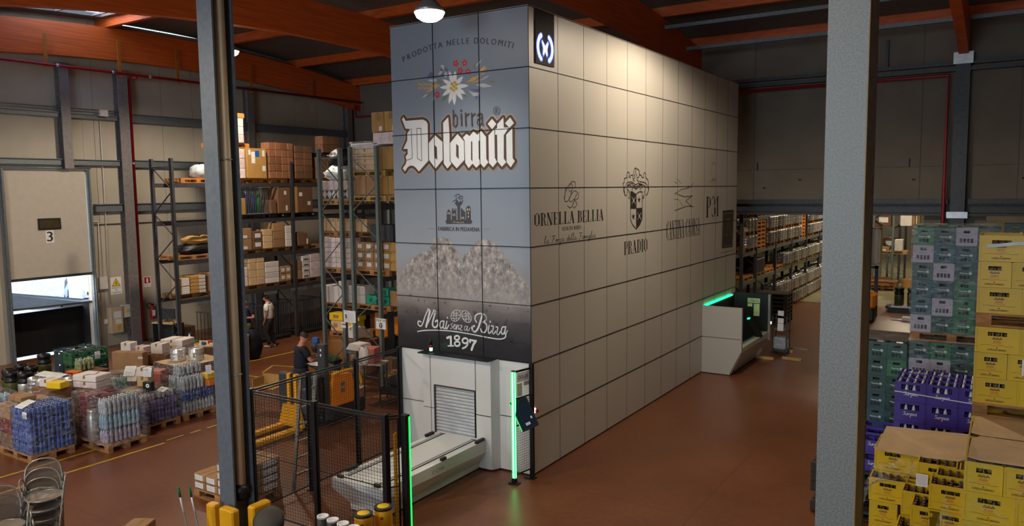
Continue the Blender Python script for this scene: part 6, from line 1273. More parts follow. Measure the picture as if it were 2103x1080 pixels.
# ================================================================ RACKS
def rack(label, xs, ys, H_, beams, mu, mbm, base=(0, 0), bracing=True, bw=.1):
    """pallet rack: xs = (front x, back x), ys = frame positions, beams = [(bay index, z)]"""
    t = thing('pallet_rack', label, 'rack', (xs[0], ys[0], 0)); X = lambda x: x-xs[0]; Y = lambda y: y-ys[0]
    for y in ys:
        for x in xs:
            mb = MB(); s = -1 if x == max(xs) else 1; x_ = X(x)
            mb.box(x_-bw/2, Y(y)-.05, 0, x_+bw/2, Y(y)-.042, H_); mb.box(x_-bw/2, Y(y)-.05, 0, x_-bw/2+.006, Y(y)+.04, H_); mb.box(x_+bw/2-.006, Y(y)-.05, 0, x_+bw/2, Y(y)+.04, H_); mb.box(x_-.02, Y(y)-.056, 0, x_+.02, Y(y)-.05, H_); mb.box(x_-.07, Y(y)-.07, 0, x_+.07, Y(y)+.07, .01); mb.obj('upright', M[mu], t)
        if bracing:
            mb = MB(); a, b = X(xs[0]), X(xs[1]); n = int(H_/.62); k = 0
            mb.bar((a, Y(y), H_-.25), (b, Y(y), H_-.25), .035, .02); mb.bar((a, Y(y), .2), (b, Y(y), .2), .035, .02)
            for k in range(n-1):
                z0 = .25+k*(H_-.5)/(n-1); z1 = .25+(k+1)*(H_-.5)/(n-1); p, q = (a, b) if k % 2 else (b, a); mb.bar((p, Y(y), z0), (q, Y(y), z1), .032, .02)
            mb.obj('bracing', M[mu], t)
    for bay, z in beams:
        for x in xs:
            mb = MB(); mb.box(X(x)-.025, Y(ys[bay])+.04, z-.12, X(x)+.025, Y(ys[bay+1])-.04, z); mb.obj('beam', M[mbm], t)
    return t
def rows_on(where, x, y0, y1, z, items, front_x):
    pass
# ---- dark rack along the left wall
R1 = rack('long dark pallet rack along the left wall carrying cartons on four levels', (-13.8, -14.76), [2.64, 7.13, 11.6], 6.0, [(b, z) for b in (0, 1) for z in (1.82, 2.98, 4.12, 5.28)], 'rack_d', 'rack_d')
LV = [1.825, 2.985, 4.125, 5.285]; FX = -13.78; LN = ['lowest shelf', 'second shelf', 'third shelf', 'top shelf']
def shelf_pallets(lv, ys, m='wood', wh='of the dark rack'):
    for i, y in enumerate(ys): PALS[m]('pallet on the %s %s, %s from the left' % (LN[lv], wh, ORD[i]), (FX-.52, y, LV[lv]), PI/2)
shelf_pallets(0, [3.32, 5.2, 6.45, 7.82, 9.1]); shelf_pallets(1, [3.32, 5.2, 6.45, 7.82]); shelf_pallets(2, [5.2, 6.45, 7.82], 'woodb'); shelf_pallets(3, [3.6, 5.2, 6.45, 7.82, 9.1], 'woodo')
def cart(y0, y1, z0, z1, d, m, label, paper=None, dx=0., grp=None, name='cardboard_box'):
    carton(d, y1-y0, z1-z0, m, label, (FX-d/2-dx, (y0+y1)/2, z0), 0, grp, paper, 'box', name, m[0] == 'c', 'x')
def col(where, y0, y1, z0, ztop, h, m, word, nx=1, d=.4, paper=None, dx=0.):
    n = max(1, round((ztop-z0)/h)); w = (y1-y0)/nx
    for i in range(nx):
        for k in range(n): cart(y0+i*w+.004, y0+(i+1)*w-.004, z0+k*(ztop-z0)/n, z0+(k+1)*(ztop-z0)/n, d, m, '%s %s, %s, %s' % (word, where, colname(i, nx) if nx > 1 else '', rowname(n-1-k, n)), paper, dx)
t3 = LV[3]+.145; t2 = LV[2]+.145; t1 = LV[1]+.145; t0 = LV[0]+.145
col('in the low white tower on the top shelf', 4.55, 5.25, t3, 6.37, .31, 'pinkc', 'printed white carton', 2); PALS['woodo']('pallet between the two white carton towers on the top shelf', (FX-.52, 4.92, 6.40), PI/2)
col('in the upper white tower above the top shelf', 4.55, 5.25, 6.55, 7.32, .26, 'pinkc', 'printed white carton', 2); cart(4.5, 5.3, 7.325, 7.48, .8, 'cardy', 'flat golden cardboard lid on top of the tall white carton tower')
cart(5.32, 6.1, t3, 6.40, .8, 'cardy', 'big golden wrapped box with a blue sticker on the top shelf', [(.42, .72, .62, .92, 'blue'), (.22, .5, .40, .88, 'paper'), (.08, .78, .18, .95, 'paper'), (.78, .74, .9, .94, 'paper'), (.76, .25, .92, .42, 'paper')])
col('in the first rust block, top shelf', 6.2, 7.25, t3, 6.62, .24, 'cardg', 'rust brown box', 4); col('in the second rust block, top shelf', 7.3, 8.1, t3, 6.55, .24, 'card2', 'dark brown box', 2)
col('of the bundled pile right of the rust blocks', 8.3, 9.3, t3, 6.2, .35, 'card2', 'dim brown carton', 2); PALS['woodb']('tilted pallet above the bundled pile on the top shelf', (FX-.5, 8.8, 6.2), PI/2); col('above the bundled pile under the roof', 8.6, 9.4, 6.36, 6.95, .3, 'card2', 'dim brown carton', 2)
col('on the third shelf, golden box beside the cylinder cage', 4.7, 5.2, t2, 4.80, .5, 'cardy', 'golden box'); cart(6.2, 6.44, t2, 4.73, .5, 'card2', 'small rust box right of the cylinder cage'); cart(6.5, 7.05, t2, 5.14, .8, 'card2', 'tall dark brown box with a white note on the third shelf', [(.5, .72, .66, .86, 'paper'), (.6, .1, .72, .3, 'paper')]); cart(7.22, 8.05, t2, 5.18, .8, 'card2', 'large wrapped brown box at the right end of the third shelf', [(.25, .62, .42, .76, 'paper'), (.7, .28, .86, .42, 'paper'), (0, 0, .16, 1, 'cardy')])
# cylinder cage
t = thing('cylinder_cage', 'open steel cage of gas cylinders on the third shelf of the dark rack', 'cage', (FX-.4, 5.70, t2)); mb = MB()
for y in [-.42+i*.07 for i in range(13)]: mb.bar((.32, y, 0), (.32, y, .82), .012); mb.bar((-.35, y, 0), (-.35, y, .82), .012)
mb.bar((.32, -.42, .82), (.32, .42, .82), .025); mb.bar((.32, -.42, .02), (.32, .42, .02), .04); mb.bar((-.35, -.42, .82), (-.35, .42, .82), .025); mb.obj('cage_frame', M['steel'], t)
for i, (y, m, l) in enumerate(((-.3, 'bcyl', 'dark blue gas cylinder, left one in the cage'), (-.02, 'bcyl', 'blue gas cylinder with a white mark, middle one in the cage'), (.2, 'gcyl', 'green gas cylinder in the cage'))):
    mb = MB(); mb.lathe([(.09, 0), (.09, .52), (.07, .6), (.03, .64), (.03, .68)], n=12); o = mb.obj('gas_cylinder', M[m]); o.location = (FX-.25, 5.70+y, t2+.01); tag(o, l, 'gas cylinder')
    mb = MB(); mb.tube([(.05*math.cos(a*PI/5), .05*math.sin(a*PI/5), .72) for a in range(10)], .008, 5, True); mb.tube([(0, 0, .66), (0, 0, .72)], .012, 6); mb.obj('valve', M['alu'], o)
# second shelf
P1 = [(.2, .3, .8, .75, 'paper')]
col('on the second shelf, far left', 4.6, 4.99, t1, 3.9, .38, 'whitec', 'white box'); col('on the second shelf beside the white boxes', 5.0, 5.38, t1, 3.84, .34, 'card', 'brown box', 1, .4, [(.1, .1, .5, .35, 'paper')]); col('on the second shelf, tape-marked pair', 5.42, 5.8, t1, 3.72, .29, 'card2', 'box', 1, .4, P1)
col('on the second shelf, middle', 5.82, 6.22, t1, 3.76, .21, 'card3', 'pale brown box', 1); col('on the second shelf, tall pile', 6.24, 6.74, t1, 3.95, .27, 'card', 'brown box', 1, .45); col('on the second shelf at the rack frame', 6.76, 7.04, t1, 3.84, .24, 'whitec', 'white box', 1, .4)
cart(7.3, 7.76, t1, 3.58, .45, 'card2', 'open brown box with a white leaflet on the second shelf, right of the frame', [(.85, .1, 1.0, .5, 'paper')])
# lowest shelf
col('on the lowest shelf, left pair', 4.8, 5.16, t0, 2.58, .3, 'whitec', 'white carton', 1); col('in the big pale block on the lowest shelf', 5.2, 5.84, t0, 2.94, .245, 'card3', 'pale carton', 2, .45); col('in the lower pale block on the lowest shelf', 5.86, 6.44, t0, 2.68, .178, 'whitec', 'white carton', 1, .45); col('on the lowest shelf, right of the pale block', 6.48, 6.95, t0, 2.48, .25, 'card', 'small brown box', 2, .3, P1)
col('on the lowest shelf, brown pile right of the frame', 7.22, 7.45, t0, 2.62, .32, 'card', 'brown box', 1); col('on the lowest shelf, printed pile right of the frame', 7.46, 7.8, t0, 2.76, .2, 'whitec', 'white printed box', 1, .4, [(.2, .3, .8, .5, 'inkg')]); col('on the lowest shelf, far right', 7.82, 8.3, t0, 2.8, .27, 'pinkc', 'white box', 1)
# bay one, left of the column
col('on the lowest shelf of the first bay', 2.75, 3.05, t0, 2.46, .25, 'card3', 'box', 1, .5, [(.1, .1, .9, .9, 'paper')]); col('in the first bay brown row', 3.06, 3.6, t0, 2.50, .10, 'cardy', 'flat brown box', 1, .6, [(.55, .1, .95, .8, 'paper')]); cart(3.7, 4.3, t0, 2.55, .5, 'card', 'brown box behind the left column on the lowest shelf')
mb = MB(); rnd = random.Random(2)
def crumple(x0, y0, z0, x1, y1, z1, n=8, seed=0, amp=.04):
    r_ = random.Random(seed); mb = MB(); N_ = n*2
    for k in range(n+1):
        f = k/n; s = max(.05, math.sin(f*PI))**.22*(1-.18*f)
        for i in range(N_):
            a = 2*PI*i/N_; c, s_ = math.cos(a), math.sin(a); q = 1/max(abs(c), abs(s_))**.7
            mb.v.append(((x0+x1)/2+c*q*s*(x1-x0)/2*.95+r_.uniform(-amp, amp), (y0+y1)/2+s_*q*s*(y1-y0)/2*.95+r_.uniform(-amp, amp), z0+f*(z1-z0)+r_.uniform(-amp, amp)*(.3 if k in (0,) else .8)))
    for k in range(n):
        for i in range(N_): mb.face([k*N_+i, k*N_+(i+1)%N_, (k+1)*N_+(i+1)%N_, (k+1)*N_+i], True)
    return mb
o = crumple(FX-.8, 2.9, t1, FX-.05, 4.2, 3.45, seed=3, amp=.03).obj('covered_load', M['blackp']); tag(o, 'dark wrapped load on the second shelf left of the column', 'load')
o = crumple(FX-.7, 3.1, 3.43, FX-.1, 4.2, 3.68, seed=4, amp=.03).obj('golden_sheet', M['cardy']); tag(o, 'crumpled golden paper sheet on the dark wrapped load', 'sheet')
o = crumple(FX-.6, 3.5, t3, FX-.05, 4.2, 5.85, seed=8, amp=.03).obj('white_bundle', M['cloud']); tag(o, 'white plastic bundle on the top shelf left of the column', 'bundle')
for i, (y0, y1) in enumerate(((3.25, 3.6), (5.75, 6.3), (6.9, 7.3), (7.35, 7.6), (7.9, 8.1), (8.15, 8.4))):
    mb = MB(); mb.box(-13.76, y0, 1.60, -13.752, y1, 1.70); o = mb.obj('shelf_sign', M['steel']); tag(o, 'pale location sign hung under the lowest shelf, %s from the left' % ORD[i], 'sign', 'shelf location signs')
# wire cages and kegs on the floor below
for i, y in enumerate((4.4, 5.4, 6.44, 7.74, 8.75)):
    t = thing('wire_cage', 'dark upright-barred cage under the dark rack, %s from the left' % ORD[i], 'cage', (FX-.1, y, .12)); mb = MB()
    for k in range(11): mb.bar((0, -.45+k*.09, 0), (0, -.45+k*.09, 1.1), .016)
    mb.bar((0, -.47, 1.1), (0, .47, 1.1), .035); mb.bar((0, -.47, .0), (0, .47, .0), .05); mb.obj('front_bars', M['steel_d'], t)
    for s in (-1, 1):
        mb = MB()
        for k in range(5): mb.bar((-.2-k*.18, s*.46, 0), (-.2-k*.18, s*.46, 1.1), .016)
        mb.bar((0, s*.46, 1.1), (-.95, s*.46, 1.1), .03); mb.obj('side_bars', M['steel_d'], t)
    mb = MB(); mb.box(-.95, -.47, -.12, 0, .47, -.02); mb.obj('base', M['woodb'], t)

# ---- green-grey double rack in the middle
R2 = rack('left half of the tall green-grey pallet rack in the middle', (-7.76, -8.52), [3.4, 6.1, 8.8], 6.09, [(b, z) for b in (0, 1) for z in (1.85, 2.80, 4.62)], 'rack', 'rack_d')
R3 = rack('right half of the tall green-grey pallet rack in the middle, nearer the machine', (-6.50, -7.40), [3.4, 6.1, 8.8], 6.10, [(b, z) for b in (0, 1) for z in (1.85, 2.80, 4.62)], 'rack', 'rack_d')
mb = MB()
for z in (.75, 5.55): mb.box(-7.72, 3.36, z, -7.45, 3.42, z+.05)
tag(mb.obj('rack_spacer', M['rack']), 'short green-grey spacer bars joining the two middle racks', 'bar')
YR = 3.62
def cy(x0, x1, z0, z1, d, m, label, paper=None, dy=0.): carton(x1-x0, d, z1-z0, m, label, ((x0+x1)/2, YR+d/2+dy, z0), 0, None, paper, 'box', 'cardboard_box', m[0] == 'c', 'y')
def gy(where, x0, x1, z0, z1, nx, nz, m, word, paper=None, dy=0.):
    w = (x1-x0)/nx; h = (z1-z0)/nz
    for i in range(nx):
        for k in range(nz): cy(x0+i*w+.003, x0+(i+1)*w-.003, z0+k*h, z0+(k+1)*h, .4, m, '%s %s, %s, %s' % (word, where, colname(i, nx), rowname(nz-1-k, nz)), paper, dy)
for x, z, n in ((-8.2, 4.63, 'at the top level of the left middle rack'), (-7.05, 4.72, 'at the top level of the right middle rack'), (-8.25, 3.78, 'above the white grid load in the left middle rack'), (-8.2, 2.81, 'under the white grid load in the left middle rack'), (-7.0, 2.81, 'under the white-labelled boxes in the right middle rack'), (-8.2, 1.86, 'on the low level of the left middle rack'), (-7.0, 1.90, 'on the low level of the right middle rack'), (-7.05, 5.36, 'between the two wrapped loads of the right middle rack')):
    PALS['wood2' if z > 4.6 else 'wood']('pallet %s' % n, (x, YR+.42, z), 0)
PALS['wood2']('pallet standing out at the right edge of the right middle rack', (-5.9, YR+.5, 4.72))
gy('in the diamond-patterned row of the left middle rack', -8.75, -7.75, 4.78, 5.02, 5, 1, 'whitec', 'white bottle carton'); gy('above the diamonds in the left middle rack', -8.75, -7.75, 5.02, 5.26, 4, 1, 'pinkc', 'white carton')
mb = MB(); fn = fnY(YR-.003)
for i in range(6): c = -8.66+i*.165; mb.flat([[(c-.075, 4.79), (c+.075, 4.79), (c, 4.9)]], fn, .001); mb.flat([[(c-.075, 5.01), (c+.075, 5.01), (c, 4.92)]][0:1], fn, .001)
tag(mb.obj('pattern_sheet', M['inkg']), 'dark triangle pattern printed along the white cartons in the left middle rack', 'print')
o = crumple(-8.75, YR, 5.26, -7.75, YR+.7, 5.66, seed=9, amp=.045).obj('plastic_cover', M['cloud']); tag(o, 'crumpled white plastic cover over the cartons in the left middle rack', 'plastic cover')
o = crumple(-8.7, YR+.1, 5.6, -7.95, YR+.7, 6.1, seed=10, amp=.05).obj('black_bundle', M['blackp']); tag(o, 'dark bundle of film on top of the left middle rack', 'bundle')
gy('in the lower brown load, right middle rack', -7.5, -6.7, 4.88, 5.35, 2, 1, 'card', 'brown carton'); gy('beside the lower brown load, right middle rack', -6.68, -6.02, 4.88, 5.35, 2, 1, 'cardy', 'golden brown carton')
gy('in the wrapped high load, right middle rack', -7.55, -6.68, 5.51, 6.05, 1, 4, 'card3', 'flat brown carton', [(.12, .3, .2, .8, 'paper')]); cy(-6.64, -6.02, 5.51, 6.08, .8, 'cardy', 'tall golden carton high at the right of the middle rack'); cy(-7.6, -6.66, 6.05, 6.2, .8, 'whitec', 'white wrapped top of the high brown load'); wrap('around the high brown load in the right middle rack', -7.6, YR-.02, 5.5, -6.66, YR+.82, 6.22, 'wrap', .01, 21)
cy(-6.82, -6.0, 6.14, 6.44, .7, 'pinkc', 'pale wrapped carton under the two brown boxes beside the machine'); gy('at the very top beside the blue machine front', -6.86, -6.0, 6.45, 6.95, 2, 1, 'cardy', 'tall golden box', [(.62, .06, .84, .28, 'paper'), (.36, .62, .64, .9, 'card')])
gy('in the cream row of the left middle rack', -8.75, -7.7, 3.93, 4.26, 6, 1, 'card3', 'cream carton'); gy('in the cream row of the right middle rack', -7.5, -7.1, 3.93, 4.26, 2, 1, 'card3', 'cream carton'); PALS['wood']('pallet under the cream row of the right middle rack', (-7.0, YR+.6, 3.78))
gy('in the white load, left middle rack', -8.8, -7.7, 2.955, 3.76, 4, 6, 'pinkc', 'white carton'); gy('in the white-labelled load of the right middle rack', -7.53, -6.6, 2.955, 3.66, 3, 3, 'card', 'brown box', [(.25, .35, .72, .78, 'paper')]); gy('at the right end of the white-labelled load', -6.58, -6.05, 2.955, 3.68, 1, 3, 'cardy', 'open golden tray', [(.04, .3, .36, .75, 'paper')])
cy(-7.08, -6.33, 3.68, 4.12, .5, 'inkg', 'grey covered box above the white-labelled load', None, .1)
gy('in the low white load of the left middle rack', -8.75, -8.02, 2.0, 2.46, 4, 1, 'whitec', 'tall white carton'); gy('in the low white load of the right middle rack', -7.85, -7.25, 2.04, 2.5, 2, 2, 'whitec', 'white carton'); cy(-8.2, -7.95, 2.46, 2.6, .3, 'whitec', 'small white box on the low white load')
for x0, x1, z0, z1, l in ((-7.2, -6.86, 2.05, 2.28, 'teal box, leftmost on the low shelf of the right middle rack'), (-6.66, -6.42, 2.05, 2.28, 'lower teal box beside the machine edge'), (-6.64, -6.44, 2.285, 2.5, 'upper teal box beside the machine edge')): cy(x0, x1, z0, z1, .3, 'teal', l, [(.3, .3, .6, .7, 'grn2')])
cy(-6.4, -6.1, 2.05, 2.45, .4, 'card', 'open brown box with raised flaps beside the teal boxes')
# signs on the rack uprights
mb = MB(); mb.box(-7.74, 3.325, 1.58, -7.32, 3.335, 1.89); o = mb.obj('notice_board', M['paper']); tag(o, 'white notice sheet with a coloured chart on the middle rack upright', 'sign')
fn = fnY(3.325)
mb = MB(); text(mb, 'AREA', fn, -7.69, 1.845, -7.59, 1.865, .001); scribble(mb, fn, -7.61, 1.62, -7.37, 1.82, .001, 6, .005); mb.obj('small_print', M['blue'], o)
for (cx, cz, m) in ((-7.66, 1.76, 'red'), (-7.65, 1.71, 'greene'), (-7.66, 1.66, 'warn')):
    mb = MB(); mb.flat([[(cx+.035*math.cos(a*PI/4), cz+.03*math.sin(a*PI/4)) for a in range(8)]], fn, .001); mb.obj('chart_spot', M['grn2'] if m == 'greene' else M[m], o)
for z in (1.53, 1.42):
    mb = MB(); mb.box(-7.84, 3.325, z, -7.68, 3.335, z+(.04 if z > 1.5 else .07)); tag(mb.obj('rack_label', M['paper']), 'small white rack label on the left middle upright, %s' % ('upper' if z > 1.5 else 'lower'), 'label')
mb = MB(); mb.box(-6.62, 3.325, 1.50, -6.29, 3.335, 1.77); o = mb.obj('aisle_sign', M['paper']); tag(o, 'white aisle sign with an up arrow in a circle on the right middle rack upright', 'sign')
mb = MB(); text(mb, 'FILA 10', fn, -6.60, 1.69, -6.31, 1.75, .001, .002); mb.flat([[(-6.455+.055*math.cos(a*PI/10), 1.59+.075*math.sin(a*PI/10)) for a in range(20)]], fn, .001); mb.obj('lettering', M['ink'], o)
mb = MB(); mb.flat([[(-6.485, 1.60), (-6.455, 1.65), (-6.425, 1.60)]], fn, .003); mb.stroke([(-6.455, 1.62), (-6.455, 1.54)], .02, fn, .003); mb.obj('arrow', M['paper'], o)
# yellow boxes on a pallet left of the racks
px_, py_ = -12.7, 8.0
PALS['wood']('pallet of yellow and white boxes on the floor left of the middle rack', (px_+.35, py_+.25, 0), .1)
for i, (x, z, sx, sz, m, l) in enumerate(((-12.85, .15, .42, .36, 'card3', 'pale box with a small crest, left of the yellow boxes'), (-12.42, .15, .42, .36, 'card3', 'pale box with a small crest, second from the left'), (-12.82, .52, .6, .26, 'warn', 'pale yellow box on top of the pale boxes'), (-12.0, .15, .34, .42, 'warn', 'yellow box at the right end of the low pallet'), (-11.95, .58, .4, .3, 'warn', 'bright yellow box with a black mark on top'))):
    carton(sx, .4, sz, m, l, (x+.1, py_+.1, z), .1, None, [(.3, .35, .7, .75, 'ink' if i == 4 else ('paper' if i == 3 else 'card'))], 'box', 'cardboard_box', False)
carton(.8, .6, .7, 'card2', 'large brown box behind the middle rack upright', (-10.9, 8.6, 0), 0); carton(.4, .4, .35, 'card2', 'small dark box right of the yellow boxes', (-11.1, 8.0, 0), 0)
t = thing('water_bottle', 'big blue water cooler bottle behind the pale yellow boxes', 'bottle', (-12.6, 8.9, .6)); mb = MB(); mb.lathe([(.15, 0), (.16, .35), (.06, .46), (.05, .52)], n=14); mb.obj('bottle_body', M['blue'], t); mb = MB(); mb.lathe([(.055, .5), (.055, .55), (.001, .55)], n=12); mb.obj('cap', M['blue'], t)
carton(.6, .6, .6, 'blackp', 'black crate under the water cooler bottle', (-12.6, 8.9, 0), 0, None, None, 'box', 'storage_box', False)
# items under / in front of the right middle rack
carton(.55, .5, .5, 'card', 'open brown box with printed label between the middle racks', (-8.0, 4.3, .0), 0, None, [(.1, .3, .3, .7, 'card2')]); carton(.4, .4, .45, 'card3', 'pale printed box under the right middle rack', (-7.2, 4.5, .0), 0, None, [(.1, .4, .3, .7, 'blackc')]); carton(.6, .6, .8, 'card2', 'brown box beside the machine under the rack', (-6.2, 5.2, .16), 0, None, [(.35, .4, .5, .6, 'paper')])
for k in range(4): PALS['wood']('empty pallet in the pile beside the machine wall, %s from the top' % ORD[k], (-5.35, 4.8, .435-k*.145), 0)
carton(.5, .35, .3, 'whitec', 'white carton under the left middle rack', (-8.5, 4.5, .9), 0); carton(.8, .6, .88, 'card2', 'dark brown carton carrying the white one under the left middle rack', (-8.3, 4.55, .0), 0)
# orange machine body behind the rack
t = thing('pallet_stacker', 'orange and black stacker parked behind the right middle rack', 'forklift', (-7.6, 5.0, 0)); mb = MB(); mb.bbox(-.45, -.2, .9, .0, .3, 1.9, .05); mb.bbox(.25, -.2, 1.0, .5, .3, 1.95, .05); mb.obj('side_cover', M['org'], t); mb = MB(); mb.bbox(0, -.15, .1, .25, .35, 1.95, .02); mb.bbox(-.4, -.1, .1, .45, .5, .9, .03); mb.obj('mast', M['blackp'], t)
# white lamp-like stand
t = thing('scale_stand', 'white tray on a thin stem standing in front of the right middle rack', 'stand', (-6.95, 3.05, 0)); mb = MB(); mb.lathe([(.02, 0), (.02, .98)], n=10); mb.box(-.12, -.12, 0, .12, .12, .02); mb.obj('stem', M['whitec'], t)
mb = MB(); mb.prism([(-.3, 0), (.3, 0), (.2, .16), (-.18, .16)], lambda a, b, d: (a, d+.0, .98+b), -.18, .18); mb.obj('tray', M['whitec'], t)

# ---- keg rack in the next hall
KY = [13.95+.95, 16.66, 19.4, 22.1, 24.9, 27.7, 30.5]
R4 = rack('long grey rack of steel kegs in the next hall behind the machine', (-.7, -1.7), KY, 5.6, [(b, z) for b in range(6) for z in (1.72, 2.72, 3.9)], 'rack_d', 'rack')
def keg(h, r=.182):
    mb = MB(); mb.lathe([(r*.8, 0), (r*.96, .0), (r*.96, h*.12), (r*.9, h*.18), (r, h*.27), (r, h*.31), (r*.95, h*.36), (r*.95, h*.46), (r, h*.49), (r, h*.53), (r*.95, h*.56), (r*.95, h*.66), (r, h*.7), (r, h*.74), (r*.9, h*.84), (r*.94, h*.88), (r*.94, h), (r*.86, h), (r*.84, h*.86), (.05, h*.88), (.05, h*.93), (.001, h*.93)], n=14)
    return Proto(tag(mb.obj('beer_keg', M['keg']), '', 'keg'))
K1 = keg(.42); rk = random.Random(12)
def kegpallet(y, z, where, layers, m='wood', x=-.92):
    PALS[m]('keg pallet %s' % where, (x-.15, y, z), PI/2)
    zz = z+.146
    for l in range(layers):
        for j in range(3):
            K1('steel keg %s, %s layer, %s' % (where, 'lower' if l == 0 else 'upper', ('nearest', 'middle', 'farthest')[j]), (x+.22, y-.4+j*.4, zz))
            if l == layers-1: K1('steel keg %s, rear %s layer, %s' % (where, 'lower' if l == 0 else 'upper', ('nearest', 'middle', 'farthest')[j]), (x-.2, y-.4+j*.4, zz))
        zz += .42
        if l < layers-1: PALS['woodo' if rk.random() < .4 else 'wood']('pallet between keg layers %s' % where, (x-.15, y, zz+.001), PI/2); zz += .146
BN = ['first', 'second', 'third', 'fourth', 'fifth', 'sixth']
for b in range(6):
    for s, y in enumerate((KY[b]+.72, KY[b]+2.02) if b else (KY[b]+.88,)):
        w = ', %s half of bay %s' % (('near', 'far')[s], ('one', 'two', 'three', 'four', 'five', 'six')[b])
        if (b, s) != (0, 0): kegpallet(y, 2.725, 'on the top keg level'+w, 2, 'woodo' if (b+s) % 3 == 1 else 'wood') if (b, s) not in ((1, 0), (3, 1)) else [PALS['woodo']('orange empty pallet piled on the top keg level%s, %s up' % (w, ORD[k]), (-1.1, y, 2.725+k*.146), PI/2) for k in range(9)]
        else: kegpallet(y, 2.725, 'on the top keg level'+w, 2)
        if (b, s) in ((0, 0), (0, 1), (1, 1), (2, 0)): PALS['woodo']('bare orange pallet on the middle keg level'+w, (-1.1, y, 1.725), PI/2)
        elif (b, s) == (1, 0): PALS['wood']('pallet under the dark crate on the middle keg level', (-1.1, y, 1.725), PI/2); carton(.8, 1.0, .5, 'blackp', 'dark crate on the middle keg level', (-1.1, y, 1.872), 0, None, None, 'box', 'storage_box', False)
        else: kegpallet(y, 1.725, 'on the middle keg level'+w, 1, 'wood2')
        if b >= 2 or (b, s) == (1, 0): kegpallet(y, .0, 'on the floor level'+w, 1 if b < 2 else 2)
# dark pallet pile by the station
for k in range(7):
    PALS['woodb']('black pallet in the pile behind the picking station, %s from the top' % ORD[k], (-.35, 17.9, 1.09-.146-k*.15+.0), 0)
# things on the floor near the far column
mb = MB()
for i, (x, y, l, w) in enumerate(((1.05, 11.35, .5, .09), (1.75, 11.55, .55, .08), (1.25, 12.6, .62, .08), (1.5, 13.2, .7, .04))):
    mb = MB(); mb.box(-l/2, -w/2, 0, l/2, w/2, .07 if i < 3 else .03); o = mb.obj('timber_piece', M['wood2'] if i < 3 else M['alu']); o.location = (x, y, .001); o.rotation_euler = (0, 0, -.08); tag(o, ('short pale timber block nearest on the floor by the right column', 'second pale timber block beside the nearest one', 'long thin timber strip farther back on the floor', 'thin grey bar behind the timber pieces')[i], 'timber')
# the next hall seen through the opening
R5 = rack('tall rack of goods at the back of the next hall', (1.45, 2.3), [29.5, 32.3, 35.1], 5.6, [(b, z) for b in (0, 1) for z in (1.7, 3.0, 4.2)], 'rack', 'beam')
def c5(x, y, z, sx, sz, m, l): carton(sx, .5, sz, m, l, (x, y, z), 0, None, [(.2, .3, .7, .7, 'paper')] if m != 'whitec' else None, 'box', 'cardboard_box', m[0] == 'c')
c5(1.9, 29.8, 1.72, .5, .3, 'card', 'brown box on the far hall rack, low shelf'); c5(2.55, 29.7, 1.85, .35, .55, 'whitec', 'bright white box at the corner of the far hall rack'); c5(1.9, 29.8, 3.02, .8, .6, 'card2', 'dark box on the far hall rack, middle shelf'); c5(1.9, 32.6, 1.72, .8, .6, 'card2', 'second dark box deeper in the far hall rack')
PALS['wood2']('pale pallet on the corner of the far hall rack', (2.3, 29.9, 1.70), 0)
for i in range(4):
    for k in range(2): c5(2.75+.02*i, 30.6+i*1.1, 3.0+k*.62, .5, .6, 'whitec' if (i+k) % 2 == 0 else 'cardy', 'tall pale load deeper along the far hall rack, place %s, %s' % (ORD[i], ('lower', 'upper')[k]))
for k in range(2): mb = MB(); mb.box(.4, 28.7, .25+k*.3, 2.3, 28.76, .37+k*.3); tag(mb.obj('timber_rail', M['wood']), '%s brown timber rail in front of the far hall rack' % ('lower' if k == 0 else 'upper'), 'rail')
for k in range(3): PALS['wood']('brown pallet at the foot of the far hall rack, %s from the top' % ORD[k], (2.0, 29.2+.0, .3-k*.146), 0)
carton(.5, .5, .45, 'cardy', 'open golden box on the floor by the far hall rack', (2.9, 30.4, 0)); 
# weighing platform with a gas keg, wrapped bar on floor
t = thing('weighing_platform', 'low dark weighing platform with a pale top in the next hall', 'platform', (3.95, 22.6, 0)); mb = MB(); mb.box(-.95, -.5, 0, .95, .5, .2); mb.box(-1.05, -.3, .12, -.9, .3, .22); mb.obj('base', M['blackp'], t); mb = MB(); mb.box(-.85, -.45, .2, .9, .45, .24); mb.obj('top_plate', M['alu'], t)
def gaskeg(label, loc, body='kego', grp=None, s=1.):
    t = thing('keg', label, 'keg', loc, 0, grp); mb = MB(); mb.lathe([(.13, 0), (.15, .01), (.155, .3), (.145, .34)], n=18); mb.obj('keg_body', M[body], t)
    mb = MB(); mb.lathe([(.15, .34), (.158, .36), (.158, .40), (.14, .42), (.135, .47), (.15, .50), (.15, .57), (.13, .58), (.125, .52), (.05, .50), (.001, .50)], n=18); mb.obj('rubber_top', M['kegb'], t)
    mb = MB(); mb.lathe([(.035, .50), (.035, .54), (.001, .54)], n=10); mb.obj('valve_cap', M['paper'], t); t.scale = (s, s, s); return t
gaskeg('green and black keg standing on the weighing platform', (3.32, 22.9, .24), s=1.15); gaskeg('keg at the right end of the weighing platform, half hidden by the crates', (3.78, 22.9, .24), s=1.15)
t = thing('wrapped_roll', 'small white wrapped bundle lying on the floor of the opening', 'bundle', (4.05, 20.2, 0)); mb = MB(); mb.bbox(-.35, -.12, .03, .4, .12, .16, .03); mb.obj('bundle_body', M['paper'], t); mb = MB(); mb.bbox(-.7, -.05, 0, -.3, .05, .05, .01); mb.obj('loose_end', M['cloud'], t)
